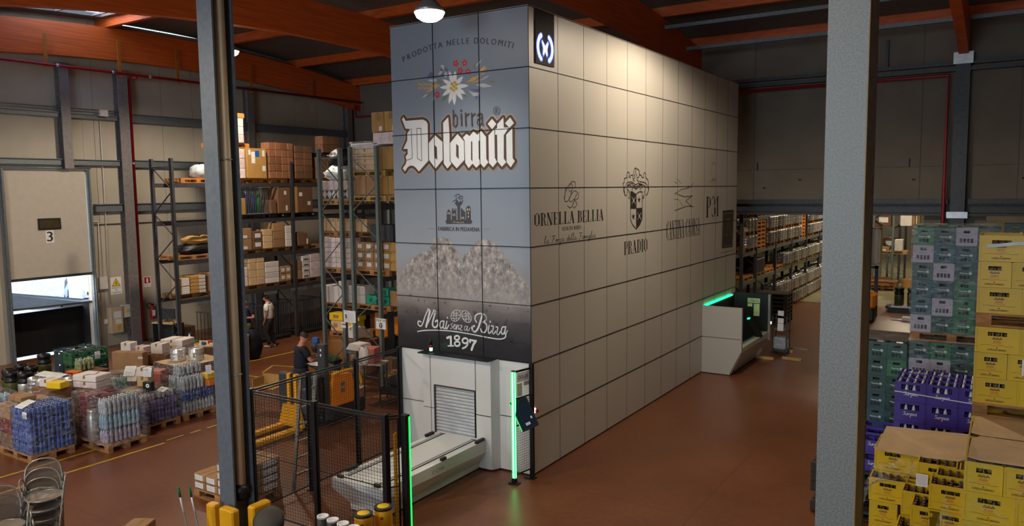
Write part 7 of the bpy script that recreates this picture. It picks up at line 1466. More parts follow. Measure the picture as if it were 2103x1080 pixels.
# orange forklift behind the right column
t = thing('electric_stacker', 'orange and black electric stacker half hidden behind the right column', 'forklift', (2.45, 19.7, 0)); mb = MB(); mb.bbox(-.4, -.45, .5, .45, .35, 1.05, .08); mb.obj('battery_cover', M['org'], t); mb = MB(); mb.bbox(-.4, -.42, .05, .42, .35, .5, .04); mb.obj('chassis', M['blackp'], t); mb = MB(); mb.box(.3, .4, .1, .42, .5, 2.0); mb.box(-.4, .4, .1, -.28, .5, 2.0); mb.box(-.4, .4, 1.9, .42, .5, 2.0); mb.obj('mast', M['blackp'], t); mb = MB(); mb.bbox(.0, -.3, 1.05, .3, -.1, 1.15, .02); mb.obj('paper_pad', M['paper'], t)
mb = MB(); text(mb, 'STILL', lambda a, b, d: (a, -.455-d, b), .0, .6, .3, .66, .002); mb.obj('maker_mark', M['inky'], t)
# far wall dark storage to the right of the column, with sign
mb = MB(); mb.box(6.1, 20.8, 3.55, 6.5, 20.83, 3.7); tag(mb.obj('hanging_sign', M['paper']), 'small white hanging sign in the dark opening at the upper right', 'sign')
# ================================================================ WRAPPED PALLETS ON THE LEFT
def packs(where, kind, x0, x1, y0, y1, z0, layers, h=.30, word='bottle pack', nx=3, ny=2, r=.042, skip=0):
    w, d = 2*nx*r+.004, 2*ny*r+.004; n = max(1, int((x1-x0+.01)/w)); m = max(1, int((y1-y0+.01)/d)); w = (x1-x0)/n; d = (y1-y0)/m
    for l in range(layers):
        for i in range(n):
            for j in range(m):
                if l < layers-1 and 0 < i < n-1 and 0 < j < m-1: continue
                if l < layers-1 and i < n-1 and j > 0: continue      # only faces the photo shows
                f = []
                if n > 1: f.append(('back', 'front')[i == n-1] if n == 2 else ('row %s from the back' % ORD[i]))
                pack(kind, '%s %s, %s, %s along, %s line' % (word, where, rowname(layers-1-l, layers), ORD[j], ORD[n-1-i]), (x0+(i+.5)*w, y0+(j+.5)*d, z0+l*h), 0, None, nx, ny, h-.002, r)
def ploc(cx, cy, rz, x, y): return (cx+x*math.cos(rz)-y*math.sin(rz), cy+x*math.sin(rz)+y*math.cos(rz))
# P1: x -9.5..-8.3, y -4.23..-3.43
PAL('pallet under the dark blue bottle packs, foremost of the wrapped loads', (-8.92, -3.82, 0))
packs('in the dark blue load', 'bluew_f', -9.04, -8.33, -4.22, -3.42, .146, 4, .22, 'blue bottle pack', 3, 2, .034)
gridz = .146
for i in range(2):
    for k in range(3): carton(.44, .38, .28, ('card2', 'redpk', 'card')[k], '%s brown carton in the left end of the dark blue load, %s' % (('front', 'rear')[i], rowname(2-k, 3)), (-9.28, -4.02+i*.4, .146+k*.285))
carton(.5, .3, .1, 'card', 'flat brown carton on top left of the dark blue load', (-9.2, -3.9, 1.03)); wrap('around the dark blue bottle load', -9.52, -4.24, .14, -8.31, -3.40, 1.04, 'wrap', .012, 31)
carton(.7, .5, .9, 'card2', 'brown load under the white box behind the dark blue bottles', (-9.68, -3.1, .146)); PAL('pallet behind the dark blue bottle load', (-9.75, -3.05, 0))
carton(.34, .24, .16, 'whitec', 'white box lying on top of the load behind the dark blue bottles', (-9.75, -3.1, 1.05), .3)
carton(.36, .24, .14, 'warn', 'yellow printed packet behind the top of the dark blue load', (-9.45, -3.1, 1.05), .3, None, None, 'box', 'packet', False)
def note(label, loc, rot, sx=.15, sy=.21):
    mb = MB(); mb.v += [(-sx/2, -sy/2, 0), (sx/2, -sy/2, 0), (sx/2, 0, .012), (sx/2, sy/2, 0), (-sx/2, sy/2, 0), (-sx/2, 0, .012)]; mb.face([0, 1, 2, 5]); mb.face([5, 2, 3, 4]); o = mb.obj('delivery_note', M['paper']); o.location = loc; o.rotation_euler = rot; tag(o, label, 'paper')
    mb = MB(); scribble(mb, lambda a, b, d: (a, b, .013+d), -sx/2+.02, -sy/2+.02, sx/2-.02, sy/2-.02, .002, 6, .004); mb.obj('small_print', M['inkg'], o)
note('long white note folded over the top front edge of the dark blue load', (-8.62, -4.12, 1.075), (.25, .1, .2), .2, .3); note('small square white label on the corner of the dark blue load', (-8.36, -4.262, .93), (PI/2, 0, .0), .16, .12)
# P2
PAL('dark pallet under the mixed clear bottle load, second of the wrapped loads', (-8.24, -2.75, 0))
packs('in the mixed clear load', 'lilac_f', -8.12, -7.66, -3.12, -2.38, .146, 1, .27, 'lilac bottle pack'); packs('in the middle of the mixed clear load', 'bluel_f', -8.12, -7.66, -3.12, -2.38, .42, 1, .30, 'pale bottle pack'); packs('in the top of the mixed clear load', 'clear_f', -8.12, -7.66, -3.12, -2.38, .725, 1, .30, 'clear bottle pack')
for k in range(3): carton(.36, .6, .29, 'redpk', 'dark red printed tray at the left side of the mixed clear load, %s' % rowname(2-k, 3), (-8.55, -2.8, .146+k*.292), 0, None, None, 'box', 'drinks_tray', False)
t = thing('steel_keg', 'tall silver keg standing at the left corner of the mixed clear load', 'keg', (-8.25, -3.08, .146)); mb = MB(); mb.lathe([(.1, 0), (.115, .02), (.115, .5), (.09, .56), (.1, .58), (.1, .62)], n=16); mb.obj('keg_body', M['keg'], t)
wrap('around the mixed clear bottle load', -8.8, -3.16, .12, -7.62, -2.34, 1.06, 'wrap', .02, 32)
# carton with papers behind P2
carton(.62, .42, .13, 'whitec', 'upper flat white carton behind the mixed clear load', (-9.15, -2.55, 1.14), .25); carton(.62, .42, .13, 'pinkc', 'lower flat white carton behind the mixed clear load', (-9.15, -2.55, 1.005), .25); note('white paper on the flat white carton', (-9.15, -2.55, 1.28), (0, 0, .7), .21, .2)
for k in range(3): carton(.66, .46, .28, 'card2', 'brown carton under the flat white cartons, %s' % rowname(2-k, 3), (-9.15, -2.55, .146+k*.285), .25)
PAL('pallet under the brown cartons behind the mixed clear load', (-9.35, -2.6, 0), .25)
# P2b clear and green packs with notes
PAL('pallet under the blue-green bottle load behind the flat white cartons', (-9.85, -1.55, 0))
for l, k in enumerate(('clear_f', 'green_f', 'green_f')): packs('in the blue-green load, level %s' % ORD[l], k, -9.95, -9.45, -1.9, -1.4, .146+l*.27, 1, .27, 'green-tinted bottle pack')
for l in range(3): packs('in the blue-green load, pale side, level %s' % ORD[l], 'clear_f', -9.75, -9.25, -1.36, -1.0, .146+l*.29, 1, .29, 'clear bottle pack')
note('upper white note stuck on the blue-green bottle load', (-9.45, -1.55, 1.08), (.9, 0, .6), .24, .24); note('lower white note stuck on the blue-green bottle load', (-9.38, -1.55, .96), (1.2, 0, .6), .2, .2); wrap('around the blue-green bottle load', -10.0, -1.94, .14, -9.23, -.96, 1.02, 'wrap', .02, 33)
# P3
PAL('pallet under the violet bottle packs, third of the wrapped loads', (-8.82, -1.6, 0))
packs('in the violet wrapped load', 'pur_f', -8.9, -8.26, -2.0, -1.2, .146, 2, .235, 'violet bottle pack', 3, 2, .034); packs('on the violet load, right top', 'clear_f', -8.7, -8.26, -1.62, -1.2, .62, 1, .14, 'small clear pack'); packs('on the violet load, left top', 'lilac_f', -8.7, -8.26, -2.0, -1.66, .62, 1, .13, 'small violet pack')
wrap('around the violet bottle load', -9.2, -2.02, .12, -8.22, -1.17, .78, 'wrap', .02, 34)
carton(.22, .12, .22, 'blackc', 'black carton with a white round emblem on the violet load', (-8.5, -1.72, .78), .35, None, None, 'box', 'gift_box', False)
mb = MB(); mb.flat([[(.045*math.cos(a*PI/9), .045*math.sin(a*PI/9)) for a in range(18)]], lambda a, b, d: (a, -.062-d, b), 0); o = mb.obj('round_emblem', M['inkw']); o.parent = [q for q in bpy.data.objects if q.name.startswith('gift_box')][0]; o.location = (.02, 0, .14); o['label'] = 'white round emblem'
mb = MB(); mb.flat([[(.018*math.cos(a*PI/5), .018*math.sin(a*PI/5)*(1 if a % 2 else .4)) for a in range(10)]], lambda a, b, d: (a, -.064-d, b), 0); q = mb.obj('emblem_mark', M['blackc'], o)
carton(.3, .22, .22, 'card3', 'white and grey wine carton behind the black carton', (-8.95, -1.5, .8), .3); carton(.3, .22, .2, 'whitec', 'white upper wine carton with a note behind the black carton', (-8.95, -1.5, 1.02), .3); note('white note leaning on the wine carton', (-8.78, -1.55, 1.13), (1.35, 0, .4), .18, .2)
carton(.3, .3, .14, 'cardy', 'open golden carton at the left top of the violet load', (-8.98, -1.86, .64), .2); note('white paper beside the black carton', (-8.35, -1.5, .80), (.3, .2, .3), .16, .16)
for k in range(3): carton(.5, .6, .21, 'card2', 'brown carton under the wine cartons, %s' % rowname(2-k, 3), (-9.0, -1.5, .146+k*.214), 0) if k < 3 else None
# P4
PAL('pallet under the tall clear and blue bottle load beside the left column', (-8.86, -.66, 0))
packs('in the column-side load, blue band', 'bluew_f', -8.9, -8.28, -1.05, -.26, .42, 1, .22, 'blue bottle pack', 3, 2, .034); packs('in the column-side load, lower band', 'clear_f', -8.9, -8.28, -1.05, -.26, .146, 1, .27, 'clear bottle pack', 3, 2, .036); packs('in the column-side load, upper band', 'clear_f', -8.9, -8.28, -1.05, -.5, .645, 1, .3, 'clear bottle pack', 3, 2, .038)
carton(.26, .3, .14, 'org', 'orange printed packet at the right of the tall load', (-8.36, -.3, .64), 0, None, None, 'box', 'packet', False); carton(.26, .3, .13, 'warn', 'yellow printed packet above the orange one', (-8.4, -.3, .79), 0, None, None, 'box', 'packet', False)
packs('on top of the column-side load', 'clear_f', -8.9, -8.45, -.98, -.35, .95, 1, .22, 'clear bottle pack'); wrap('around the tall load beside the column', -9.3, -1.07, .12, -8.24, -.2, 1.17, 'wrapd', .03, 35); note('white note on the upper right of the tall load', (-8.26, -.42, 1.02), (1.3, 0, 1.0), .12, .2)
# leftmost load
packs('in the left-edge load', 'bluel_f', -10.6, -10.1, -4.6, -3.6, .146, 3, .27, 'pale bottle pack'); PAL('pallet under the half-hidden load at the left picture edge', (-10.6, -4.05, 0)); wrap('around the half-hidden load at the left picture edge', -10.95, -4.62, .14, -10.06, -3.58, .98, 'wrap', .02, 36)
# cardboard with kegs
PAL('pallet under the drinks load with the golden cardboard sheet', (-9.95, .2, 0)); 
for i in range(2):
    for j in range(3):
        for k in range(3): carton(.4, .28, .26, 'redpk', 'dim drinks tray under the golden sheet, %s, %s along the aisle, %s row' % (rowname(2-k, 3), ORD[j], ('rear', 'front')[i]), (-10.0+i*.42, -.12+j*.3, .146+k*.262), 0, None, None, 'box', 'drinks_tray', False)
mb = MB(); mb.prism([(-10.35, -.4), (-9.3, -.36), (-9.25, .75), (-10.3, .8)], lambda a, b, d: (a, b, d+.01*math.sin(a*7)), .945, .955); tag(mb.obj('cardboard_sheet', M['card3']), 'golden cardboard sheet carrying two steel kegs left of the column', 'cardboard sheet')
for i, (x, y) in enumerate(((-9.98, .0), (-9.68, .28))):
    t = thing('steel_keg', 'squat steel keg on the golden cardboard, %s' % ('left rear one' if i == 0 else 'right one'), 'keg', (x, y, .957)); mb = MB(); mb.lathe([(.17, 0), (.18, .01), (.18, .05), (.17, .07), (.185, .10), (.185, .13), (.175, .15), (.185, .19), (.185, .21), (.17, .24), (.175, .28), (.17, .29), (.16, .285), (.155, .25), (.04, .24), (.001, .24)], n=24); mb.obj('keg_body', M['keg'], t); mb = MB(); mb.box(.06, -.20, .1, .16, -.19, .2) if i == 1 else mb.box(.1, -.16, .06, .2, -.15, .18); mb.obj('paper_label', M['paper'], t)
wrap('around the two steel kegs', -10.2, -.2, .95, -9.48, .5, 1.25, 'wrapg', .01, 37)
# cartons in the second row
carton(.8, .22, .52, 'card', 'large upright brown carton with tape behind the orange packets', (-10.6, -.85, .75), .42, None, [(.86, .72, 1., .8, 'paper'), (.8, .1, .98, .18, 'paper')]); carton(.9, .6, .6, 'card2', 'low brown carton under the large upright carton', (-10.6, -.75, .146), .42)
carton(.3, .26, .3, 'whitec', 'white carton standing left behind the large upright carton', (-11.45, -.35, 1.03), .3); carton(.34, .3, .26, 'whitec', 'white carton standing right behind the large upright carton', (-10.85, .1, 1.03), .3); carton(.8, .6, .88, 'card2', 'wrapped base load under the white cartons', (-11.35, -.25, .146), .3); carton(.5, .4, .88, 'card2', 'second base load under the right white carton', (-10.85, .15, .146), .3); carton(.3, .3, .18, 'pinkc', 'pale printed box left of the white cartons', (-11.25, -.12, 1.03), .3)
carton(.62, .5, .36, 'pinkc', 'wide pale foam box behind the steel kegs', (-11.1, .75, .75), .3); carton(.66, .5, .16, 'whitec', 'white lid on the wide pale foam box', (-11.1, .75, 1.11), .3); carton(.9, .8, .6, 'redpk', 'printed tray load under the pale foam box', (-11.1, .75, .146), .3, None, None, 'box', 'drinks_tray', False)
for i, (x, y, z, rz, l) in enumerate(((-10.0, -1.02, .72, .3, 'orange packet in front of the large upright carton'), (-9.78, -.8, .72, .5, 'second orange packet right of the first'), (-11.0, -1.95, .86, .4, 'orange-red packet behind the blue-green bottles'))): carton(.3, .2, .12, 'org' if i < 2 else 'inko', l, (x, y, z), rz, None, [(.1, .1, .6, .8, 'red')], 'box', 'packet', False)
carton(.7, .6, .56, 'card2', 'dark carton under the orange packets', (-9.85, -.9, .15), .3); carton(.3, .26, .3, 'pinkp', 'red and white patterned pack left of the tall clear load', (-9.28, -1.0, .72), .4, None, None, 'box', 'packet', False)
packs('behind the large upright carton', 'olive_f', -11.5, -11.1, -1.75, -1.35, .9, 1, .26, 'green and yellow bottle pack'); carton(.8, .6, .74, 'card2', 'dark carton under the green and yellow packs', (-11.3, -1.5, .15), .1)
# green crates and kegs on the dock side
GX, GY = -12.38, -1.38
for k in range(3):
    for i in range(3): GC['m' if k != 1 else 'g']('green crate in the wrapped green load by the dock, %s, %s' % (rowname(2-k, 3), colname(i, 3)), (GX, GY+.15+i*.3, .29+k*.2865), PI/2)
    GC['t']('blue-green crate at the rear left of the green load by the dock, %s' % rowname(2-k, 3), (GX-.41, GY+.15, .29+k*.2865), PI/2)
for i in (1, 2): GC['g']('green crate in the back row of the green load by the dock, %s' % ('nearer', 'farther')[i-1], (GX-.41, GY+.15+i*.3, .29+2*.2865), PI/2)
for i in range(3):
    for a in range(3):
        for b in range(4): BT('green bottle in the open green crates by the dock', (GX+(b-1.5)*.085, GY+.15+i*.3+(a-1)*.085, .29+2*.2865+.06), 0, 'bottles in the green crates by the dock')
for k in range(2): PAL('%s pallet under the green crates by the dock' % ('lower', 'upper')[k], (GX-.2, GY+.42, k*.145), PI/2)
wrap('around the green crate load by the dock', GX-.62, GY-.01, .29, GX+.2, GY+.91, 1.16, 'wrapg', .015, 41)
note('white note on the green crate load', (GX+.215, GY+.62, 1.0), (PI/2, 0, PI/2), .14, .18)
KL = ['far left, olive', 'foremost, olive', 'third, steel grey with black top', 'fourth, steel grey', 'rear left, olive', 'rear middle, olive', 'tall olive one beside the green crates']
for i, (x, y, z, b) in enumerate(((-12.35, -2.72, .47, 'kego'), (-12.0, -2.82, .47, 'kego'), (-11.66, -2.70, .47, 'keg'), (-11.36, -2.48, .47, 'keg'), (-12.62, -2.32, .47, 'kego'), (-12.2, -2.3, .47, 'kego'), (-12.52, -1.85, .64, 'kego'))): gaskeg('black-topped keg in the cluster by the dock, %s' % KL[i], (x, y, z), b, None, .95)
carton(1.5, .9, .32, 'woodb', 'low dark platform under the keg cluster', (-12.0, -2.55, .148), 0, None, None, 'platform', 'platform', False); PAL('pallet under the keg cluster', (-12.0, -2.55, 0), 0); carton(.34, .34, .635, 'blackc', 'dark carton under the tall olive keg', (-12.52, -1.85, 0), 0, None, None, 'box', 'storage_box', False)
PALS['wood']('pallet of steel kegs behind the flat white cartons', (-10.7, -2.5, 0), .2)
for i in range(3):
    for j in range(2):
        for k in range(2): K1('squat steel keg behind the flat white cartons, %s, %s, %s' % (('lower', 'upper')[k], ('front', 'rear')[j], colname(i, 3)), (-11.05+i*.37, -2.75+j*.38, .15+k*.422))
note('curled white sheet on the squat steel kegs', (-10.9, -2.5, 1.02), (.1, .1, .4), .6, .3)
# pallet of small boxes at the foot of the left column, seen on both sides of it
PAL('pallet of wine boxes right behind the foot of the left column', (-3.75, -3.2, 0))
LBL = [(.12, .18, .8, .85, 'paper')]
for i in range(4):
    n_ = 2 if i < 2 else 4
    for k in range(n_):
        for j in range(2): carton(.295, .39, .128, 'card', 'brown wine box by the left column, %s, %s, %s' % (rowname(n_-1-k, n_), colname(i, 4), ('front side', 'rear side')[j]), (-4.2+i*.3, -3.4+j*.4, .146+k*.13), 0, None, LBL, face='y' if i < 3 else 'x')

# ================================================================ CHAIRS
def chair():
    t = thing('tube_chair', '', 'chair'); W_, D_ = .46, .44
    for s in (-1, 1):
        mb = MB(); mb.tube([(s*.21, -.2, 0), (s*.225, -.21, .44), (s*.245, -.2, .62)], .011, 8); mb.obj('leg', M['chair'], t)
        mb = MB(); mb.tube([(s*.2, .24, 0), (s*.2, .2, .44)], .011, 8); mb.obj('leg', M['chair'], t)
        mb = MB(); mb.tube(smooth2([(s*.245, -.2, .6), (s*.265, -.17, .68), (s*.27, -.08, .715), (s*.265, .06, .70), (s*.245, .17, .66), (s*.22, .21, .56)]), .012, 8); mb.obj('armrest', M['chair'], t)
    mb = MB(); mb.tube([(-.21, .2, .44)]+smooth2([(-.22, .22, .5), (-.225, .25, .64), (-.20, .28, .78), (-.12, .30, .86), (0, .305, .885), (.12, .30, .86), (.20, .28, .78), (.225, .25, .64), (.22, .22, .5)])+[(.21, .2, .44)], .013, 8); mb.obj('back_hoop', M['chair'], t)
    mb = MB(); m_ = mat('mesh_back', (104, 92, 82), .7, alpha=.62); n = 9
    for k in range(7):
        z = .46+k*.065
        w = .215 if z < .7 else .215*math.sqrt(max(.05, 1-((z-.7)/.19)**2))
        for i in range(n+1): a = -1+2*i/n; mb.v.append((a*w, .215+(z-.45)*.2+.02*(1-a*a), z))
    for k in range(6):
        for i in range(n): mb.face([k*(n+1)+i, k*(n+1)+i+1, (k+1)*(n+1)+i+1, (k+1)*(n+1)+i], True)
    mb.obj('backrest', m_, t)
    mb = MB(); pts = [(.235*math.cos(a)*(1 if abs(math.cos(a)) < .9 else .98), .0+.225*math.sin(a), .445) for a in [i*2*PI/24 for i in range(24)]]; mb.tube(pts, .011, 8, True); mb.obj('seat_ring', M['chair'], t)
    mb = MB(); mb.prism([(p[0], p[1]) for p in pts], lambda a, b, d: (a, b, d-.01*(1-(a*a+b*b)*10)), .437, .447); mb.obj('seat', mat('woven_seat', (132, 120, 108), .7), t)
    return t
CH = Proto(chair()); ca_ = math.radians(62)
for i in range(4): CH('grey tubular armchair in the right stack at the lower left, %s' % ('topmost', 'second from the top', 'third from the top', 'lowest')[i], (-4.28+i*.015, -5.95-i*.03, .40-i*.13), ca_)
for i in range(3): CH('grey tubular armchair in the left stack cut by the picture edge, %s' % ('topmost', 'second from the top', 'lowest')[i], (-3.98, -6.60+i*.02, .28-i*.13), math.radians(72))
o = crumple(-.2, -.2, 0, .2, .22, .06, seed=15, amp=.012).obj('plastic_bag', M['wrapd']); o.location = (-4.27, -5.97, .865); o.rotation_euler = (0, 0, ca_); tag(o, 'crumpled clear plastic bag on the seat of the topmost chair', 'plastic bag')
# squeegee handles
for i, (x, y) in enumerate(((-2.02, -5.28), (-1.9, -5.2))):
    t = thing('broom', '%s broom with a white stick and green grip standing by the left column' % ('left' if i == 0 else 'right'), 'broom', (x+.05, y+.05, 0)); p0 = Vector((0, 0, .03)); p1 = Vector((-.14, -.12, 1.2)); d = p1-p0
    mb = MB(); mb.tube([p0, p0+d*.72], .009, 8); mb.obj('lower_stick', M['steel'], t); mb = MB(); mb.tube([p0+d*.72, p0+d*.9], .012, 8); mb.obj('white_stick', M['paper'], t)
    mb = MB(); mb.tube([p0+d*.89, p1], .017, 8); mb.obj('green_grip', M['grn2'], t); mb = MB(); mb.box(-.15, -.03, 0, .15, .03, .05); mb.obj('head', M['blackp'], t)
t = thing('fan_drum', 'dark round mesh-covered drum at the bottom edge beside the yellow guard', 'drum', (-.99, -4.84, .80)); t.rotation_euler = (.5, .3, 0)
mb = MB(); mb.lathe([(.16, -.1), (.19, 0), (.19, .06), (.17, .08), (.1, .1), (.001, .105)], n=28); mb.obj('drum_shell', mat('drum_dark', (46, 44, 36), .6, bump=.4, scale=80), t); mb = MB(); mb.tube([(.19*math.cos(a*PI/14), .19*math.sin(a*PI/14), .06) for a in range(28)], .008, 6, True); mb.obj('rim', M['blackp'], t)
mb = MB(); mb.lathe([(.12, 0), (.12, .70)], n=16); o = mb.obj('drum_stand', M['blackp'], None); o.location = (-.96, -4.80, 0); tag(o, 'black round stand below the dark drum', 'stand')
carton(.3, .3, .3, 'card', 'corner of a brown box at the bottom edge left of the brooms', (-2.42, -5.72, .5), .5); carton(.32, .32, .5, 'card2', 'brown box under the box at the bottom edge', (-2.42, -5.72, 0), .5)
# ================================================================ PEOPLE
def skinned(name, joints, edges, m, parent, sub=2, root=0):
    """one continuous body grown round a skeleton of joints {(x,y,z,rx,ry)}"""
    me = bpy.data.meshes.new(name); me.from_pydata([j[:3] for j in joints], edges, []); o = bpy.data.objects.new(name, me); COL.objects.link(o); o.parent = parent
    o.modifiers.new('skin', 'SKIN'); md = o.modifiers.new('sub', 'SUBSURF'); md.levels = sub; md.render_levels = sub
    for i, j in enumerate(joints): sv = me.skin_vertices[0].data[i]; sv.radius = (j[3], j[4] if len(j) > 4 else j[3]); sv.use_root = (i == root)
    md2 = o.modifiers[0]; md2.use_smooth_shade = True
    dg = bpy.context.evaluated_depsgraph_get(); ev = o.evaluated_get(dg); nm = bpy.data.meshes.new_from_object(ev); nm.name = name
    o.modifiers.clear(); o.data = nm; nm.materials.clear(); nm.materials.append(m); return o
def chain(pts): return pts, [(i, i+1) for i in range(len(pts)-1)]
def person(label, loc, rz, top, trousers, hair, P_, bald=False, shoes='shoe', mask=False, sleeve=.45, watch=False):
    """P_: pose dict. Local frame: person looks towards -y, x to their left is +x"""
    t = thing('person', label, 'person', loc, rz)
    sh, el, wr, hn = P_['L']; sh2, el2, wr2, hn2 = P_['R']; kL, aL, tL = P_['legL']; kR, aR, tR = P_['legR']; hp = P_.get('hip', (0, 0, .93)); lean = P_.get('lean', 0); hd = P_['head']
    nk = (0, lean, 1.46)
    J = [(hp[0], hp[1], hp[2], .13, .10), (0, lean*.4, 1.12, .13, .10), (0, lean*.8, 1.30, .14, .10), (0, lean, 1.42, .10, .075), (nk[0], nk[1]-.005, 1.50, .058, .056), ((nk[0]+hd[0])/2, (nk[1]+hd[1])/2, (1.5+hd[2])/2, .06, .065), (hd[0], hd[1]+.01, hd[2], .088, .104), (hd[0], hd[1]+.015, hd[2]+.08, .082, .096)]
    E_ = [(i, i+1) for i in range(7)]
    def arm(sh, el, wr, hn, s):
        b = len(J); J.extend([(s*.1, lean, 1.40, .055), (*sh, .046), (*el, .042), (*[(a+c)/2 for a, c in zip(el, wr)], .037), (*wr, .024), (*hn, .03, .016)]); E_.extend([(3, b)]+[(b+i, b+i+1) for i in range(5)])
    arm(sh, el, wr, hn, 1); arm(sh2, el2, wr2, hn2, -1)
    def leg(k, a, tt, s):
        b = len(J); J.extend([(hp[0]+s*.09, hp[1], .88, .095), (*[(q+w)/2 for q, w in zip((hp[0]+s*.09, hp[1], .88), k)], .08), (*k, .057), (k[0]*.5+a[0]*.5, k[1]*.5+a[1]*.5+.015, (k[2]+a[2])/2, .052), (*a, .036), (*tt, .034, .025)]); E_.extend([(0, b)]+[(b+i, b+i+1) for i in range(5)])
    leg(kL, aL, tL, 1); leg(kR, aR, tR, -1)
    body = skinned('body', J, E_, M['skin'], t)
    # five fingers and a thumb on each hand
    for s, wr_, hn_ in ((1, wr, hn), (-1, wr2, hn2)):
        d = (Vector(hn_)-Vector(wr_)).normalized(); side = d.cross(Vector((0, 0, 1)))
        if side.length < .3: side = Vector((0, 1, 0))
        side.normalize(); nrm = side.cross(d).normalized(); cur = P_.get('curl', .5)
        Jf = []; Ef = []
        for i, l in enumerate((.032, .038, .036, .028)):
            b = len(Jf); o_ = Vector(hn_)+side*((i-1.5)*.019)+d*.01; a = o_-d*.02; p1 = o_+d*l; p2 = p1+(d*math.cos(cur)-nrm*math.sin(cur))*l*.8; p3 = p2+(d*math.cos(cur*2)-nrm*math.sin(cur*2))*l*.6
            Jf += [(*a, .009), (*o_, .0088), (*p1, .0085), (*p2, .0078), (*p3, .0068)]; Ef += [(b+q, b+q+1) for q in range(4)]
        b = len(Jf); o_ = Vector(wr_)*.45+Vector(hn_)*.55+side*.025*(-1); q = o_+(d*.5-side*.8).normalized()*.035; r_ = q+(d*.9-side*.2).normalized()*.028
        Jf += [(*o_, .011), (*q, .0095), (*r_, .008)]; Ef += [(b, b+1), (b+1, b+2)]
        # join fingers through the palm
        root_ = len(Jf); Jf.append((*(Vector(hn_)-d*.03), .012)); Ef += [(root_, 5*i) for i in range(4)]+[(root_, b)]
        skinned('hand', Jf, Ef, M['skin'], body, 1, root_)
    # face
    H_ = Vector(hd); fy = P_.get('face', (0, -1, 0)); F = Vector(fy).normalized(); S_ = Vector((0, 0, 1)).cross(F).normalized(); U = F.cross(S_)*1.0
    def ball(nm, p, r, m, sx=1., sz=1., par=body):
        mb = MB(); mb.lathe([(r*math.sin(a*PI/6)*sx, -r*math.cos(a*PI/6)*sz) for a in range(7)], (0, 0, 0), 10); q = mb.obj(nm, m, par); q.location = p; return q
    for s in (-1, 1):
        ball('eye', H_+F*.068+S_*.028*s+Vector((0, 0, .02)), .011, M['blackp']); ball('ear', H_+S_*.078*s+Vector((0, 0, .01)), .028, M['skin'], .5, 1.1)
    mb = MB(); mb.tube([H_+F*.06+Vector((0, 0, .03)), H_+F*.088-Vector((0, 0, .012)), H_+F*.066-Vector((0, 0, .02))], [.008, .014, .009], 8); mb.obj('nose', M['skin'], body)
    if mask:
        mb = MB()
        for k in range(5):
            for i in range(9): a = -1.15+2.3*i/8; z = -.075+k*.022; mb.v.append(tuple(H_+(F*math.cos(a)*.104+S_*math.sin(a)*.088)*(1-.1*abs(k-2)/2)+F*.012+Vector((0, 0, z))))
        for k in range(4):
            for i in range(8): mb.face([k*9+i, k*9+i+1, (k+1)*9+i+1, (k+1)*9+i], True)
        mb.obj('face_mask', M['mask'], t)
    else:
        mb = MB(); mb.tube([H_+F*.064+S_*.022-Vector((0, 0, .045)), H_+F*.073-Vector((0, 0, .047)), H_+F*.064-S_*.022-Vector((0, 0, .045))], .005, 6); mb.obj('mouth', mat('lips', (150, 80, 70), .5), body)
    # hair: shell over the back and top of the skull (a ring when bald on top)
    mb = MB(); n = 16; rows = 7
    for k in range(rows+1):
        e = (-.45+k*(1.95 if not bald else .85)/rows)
        for i in range(n+1):
            a = (-PI*.72+PI*1.44*i/n)*(.78 if bald else 1); dirn = (-F*math.cos(a)+S_*math.sin(a)); back = .5+.5*math.cos(a)
            ee = e if (back > .35 or bald) else max(e, .35)
            mb.v.append(tuple(H_+Vector((0, 0, .045))+dirn*math.cos(ee)*(.096+(.012 if abs(a) < 1.2 else .0))+Vector((0, 0, math.sin(ee)*.098))))
    for k in range(rows):
        for i in range(n): mb.face([k*(n+1)+i, k*(n+1)+i+1, (k+1)*(n+1)+i+1, (k+1)*(n+1)+i], True)
    if not bald:
        # close over the top forward
        b = len(mb.v)
        for k in range(5):
            e = .3+k*.3
            for i in range(9): a = -1.0+2.0*i/8; mb.v.append(tuple(H_+Vector((0, 0, .045))+(F*math.cos(a)+S_*math.sin(a))*math.cos(e+.45)*.1+Vector((0, 0, math.sin(min(1.55, e+.45))*.1))))
        for k in range(4):
            for i in range(8): mb.face([b+k*9+i, b+k*9+i+1, b+(k+1)*9+i+1, b+(k+1)*9+i], True)
    mb.obj('hair', M[hair], t)
    # clothes: skins slightly larger than the body
    def up(j, k, kz=None): return (*j[:3], *[r*k for r in (j[3:] if len(j) > 4 else (j[3], j[3]))])
    JS = [(hp[0], hp[1], .87, .196, .155), (0, lean*.4, 1.08, .196, .158), (0, lean*.8, 1.28, .198, .148), (0, lean, 1.40, .155, .118), (0, lean, 1.475, .08, .076)]; ES = [(0, 1), (1, 2), (2, 3), (3, 4)]
    for s, sh_, el_ in ((1, sh, el), (-1, sh2, el2)):
        b = len(JS); m_ = Vector(sh_).lerp(Vector(el_), sleeve+.25); JS += [(s*.11, lean, 1.385, .092), (*(Vector(sh_)-Vector((0, 0, .008))), .08), (*Vector(sh_).lerp(Vector(el_), .45), .078), (*m_, .072)]; ES += [(3, b), (b, b+1), (b+1, b+2), (b+2, b+3)]
    skinned('shirt', JS, ES, M[top], t)
    JT = [(hp[0], hp[1], 1.04, .185, .15), (hp[0], hp[1], .92, .19, .155)]; ET = [(0, 1)]
    for s, k_, a_ in ((1, kL, aL), (-1, kR, aR)):
        b = len(JT); JT += [(hp[0]+s*.095, hp[1], .82, .125), (*k_, .09), (k_[0]*.5+a_[0]*.5, k_[1]*.5+a_[1]*.5+.012, (k_[2]+a_[2])/2, .08), (a_[0], a_[1], a_[2]+.02, .068)]; ET += [(1, b), (b, b+1), (b+1, b+2), (b+2, b+3)]
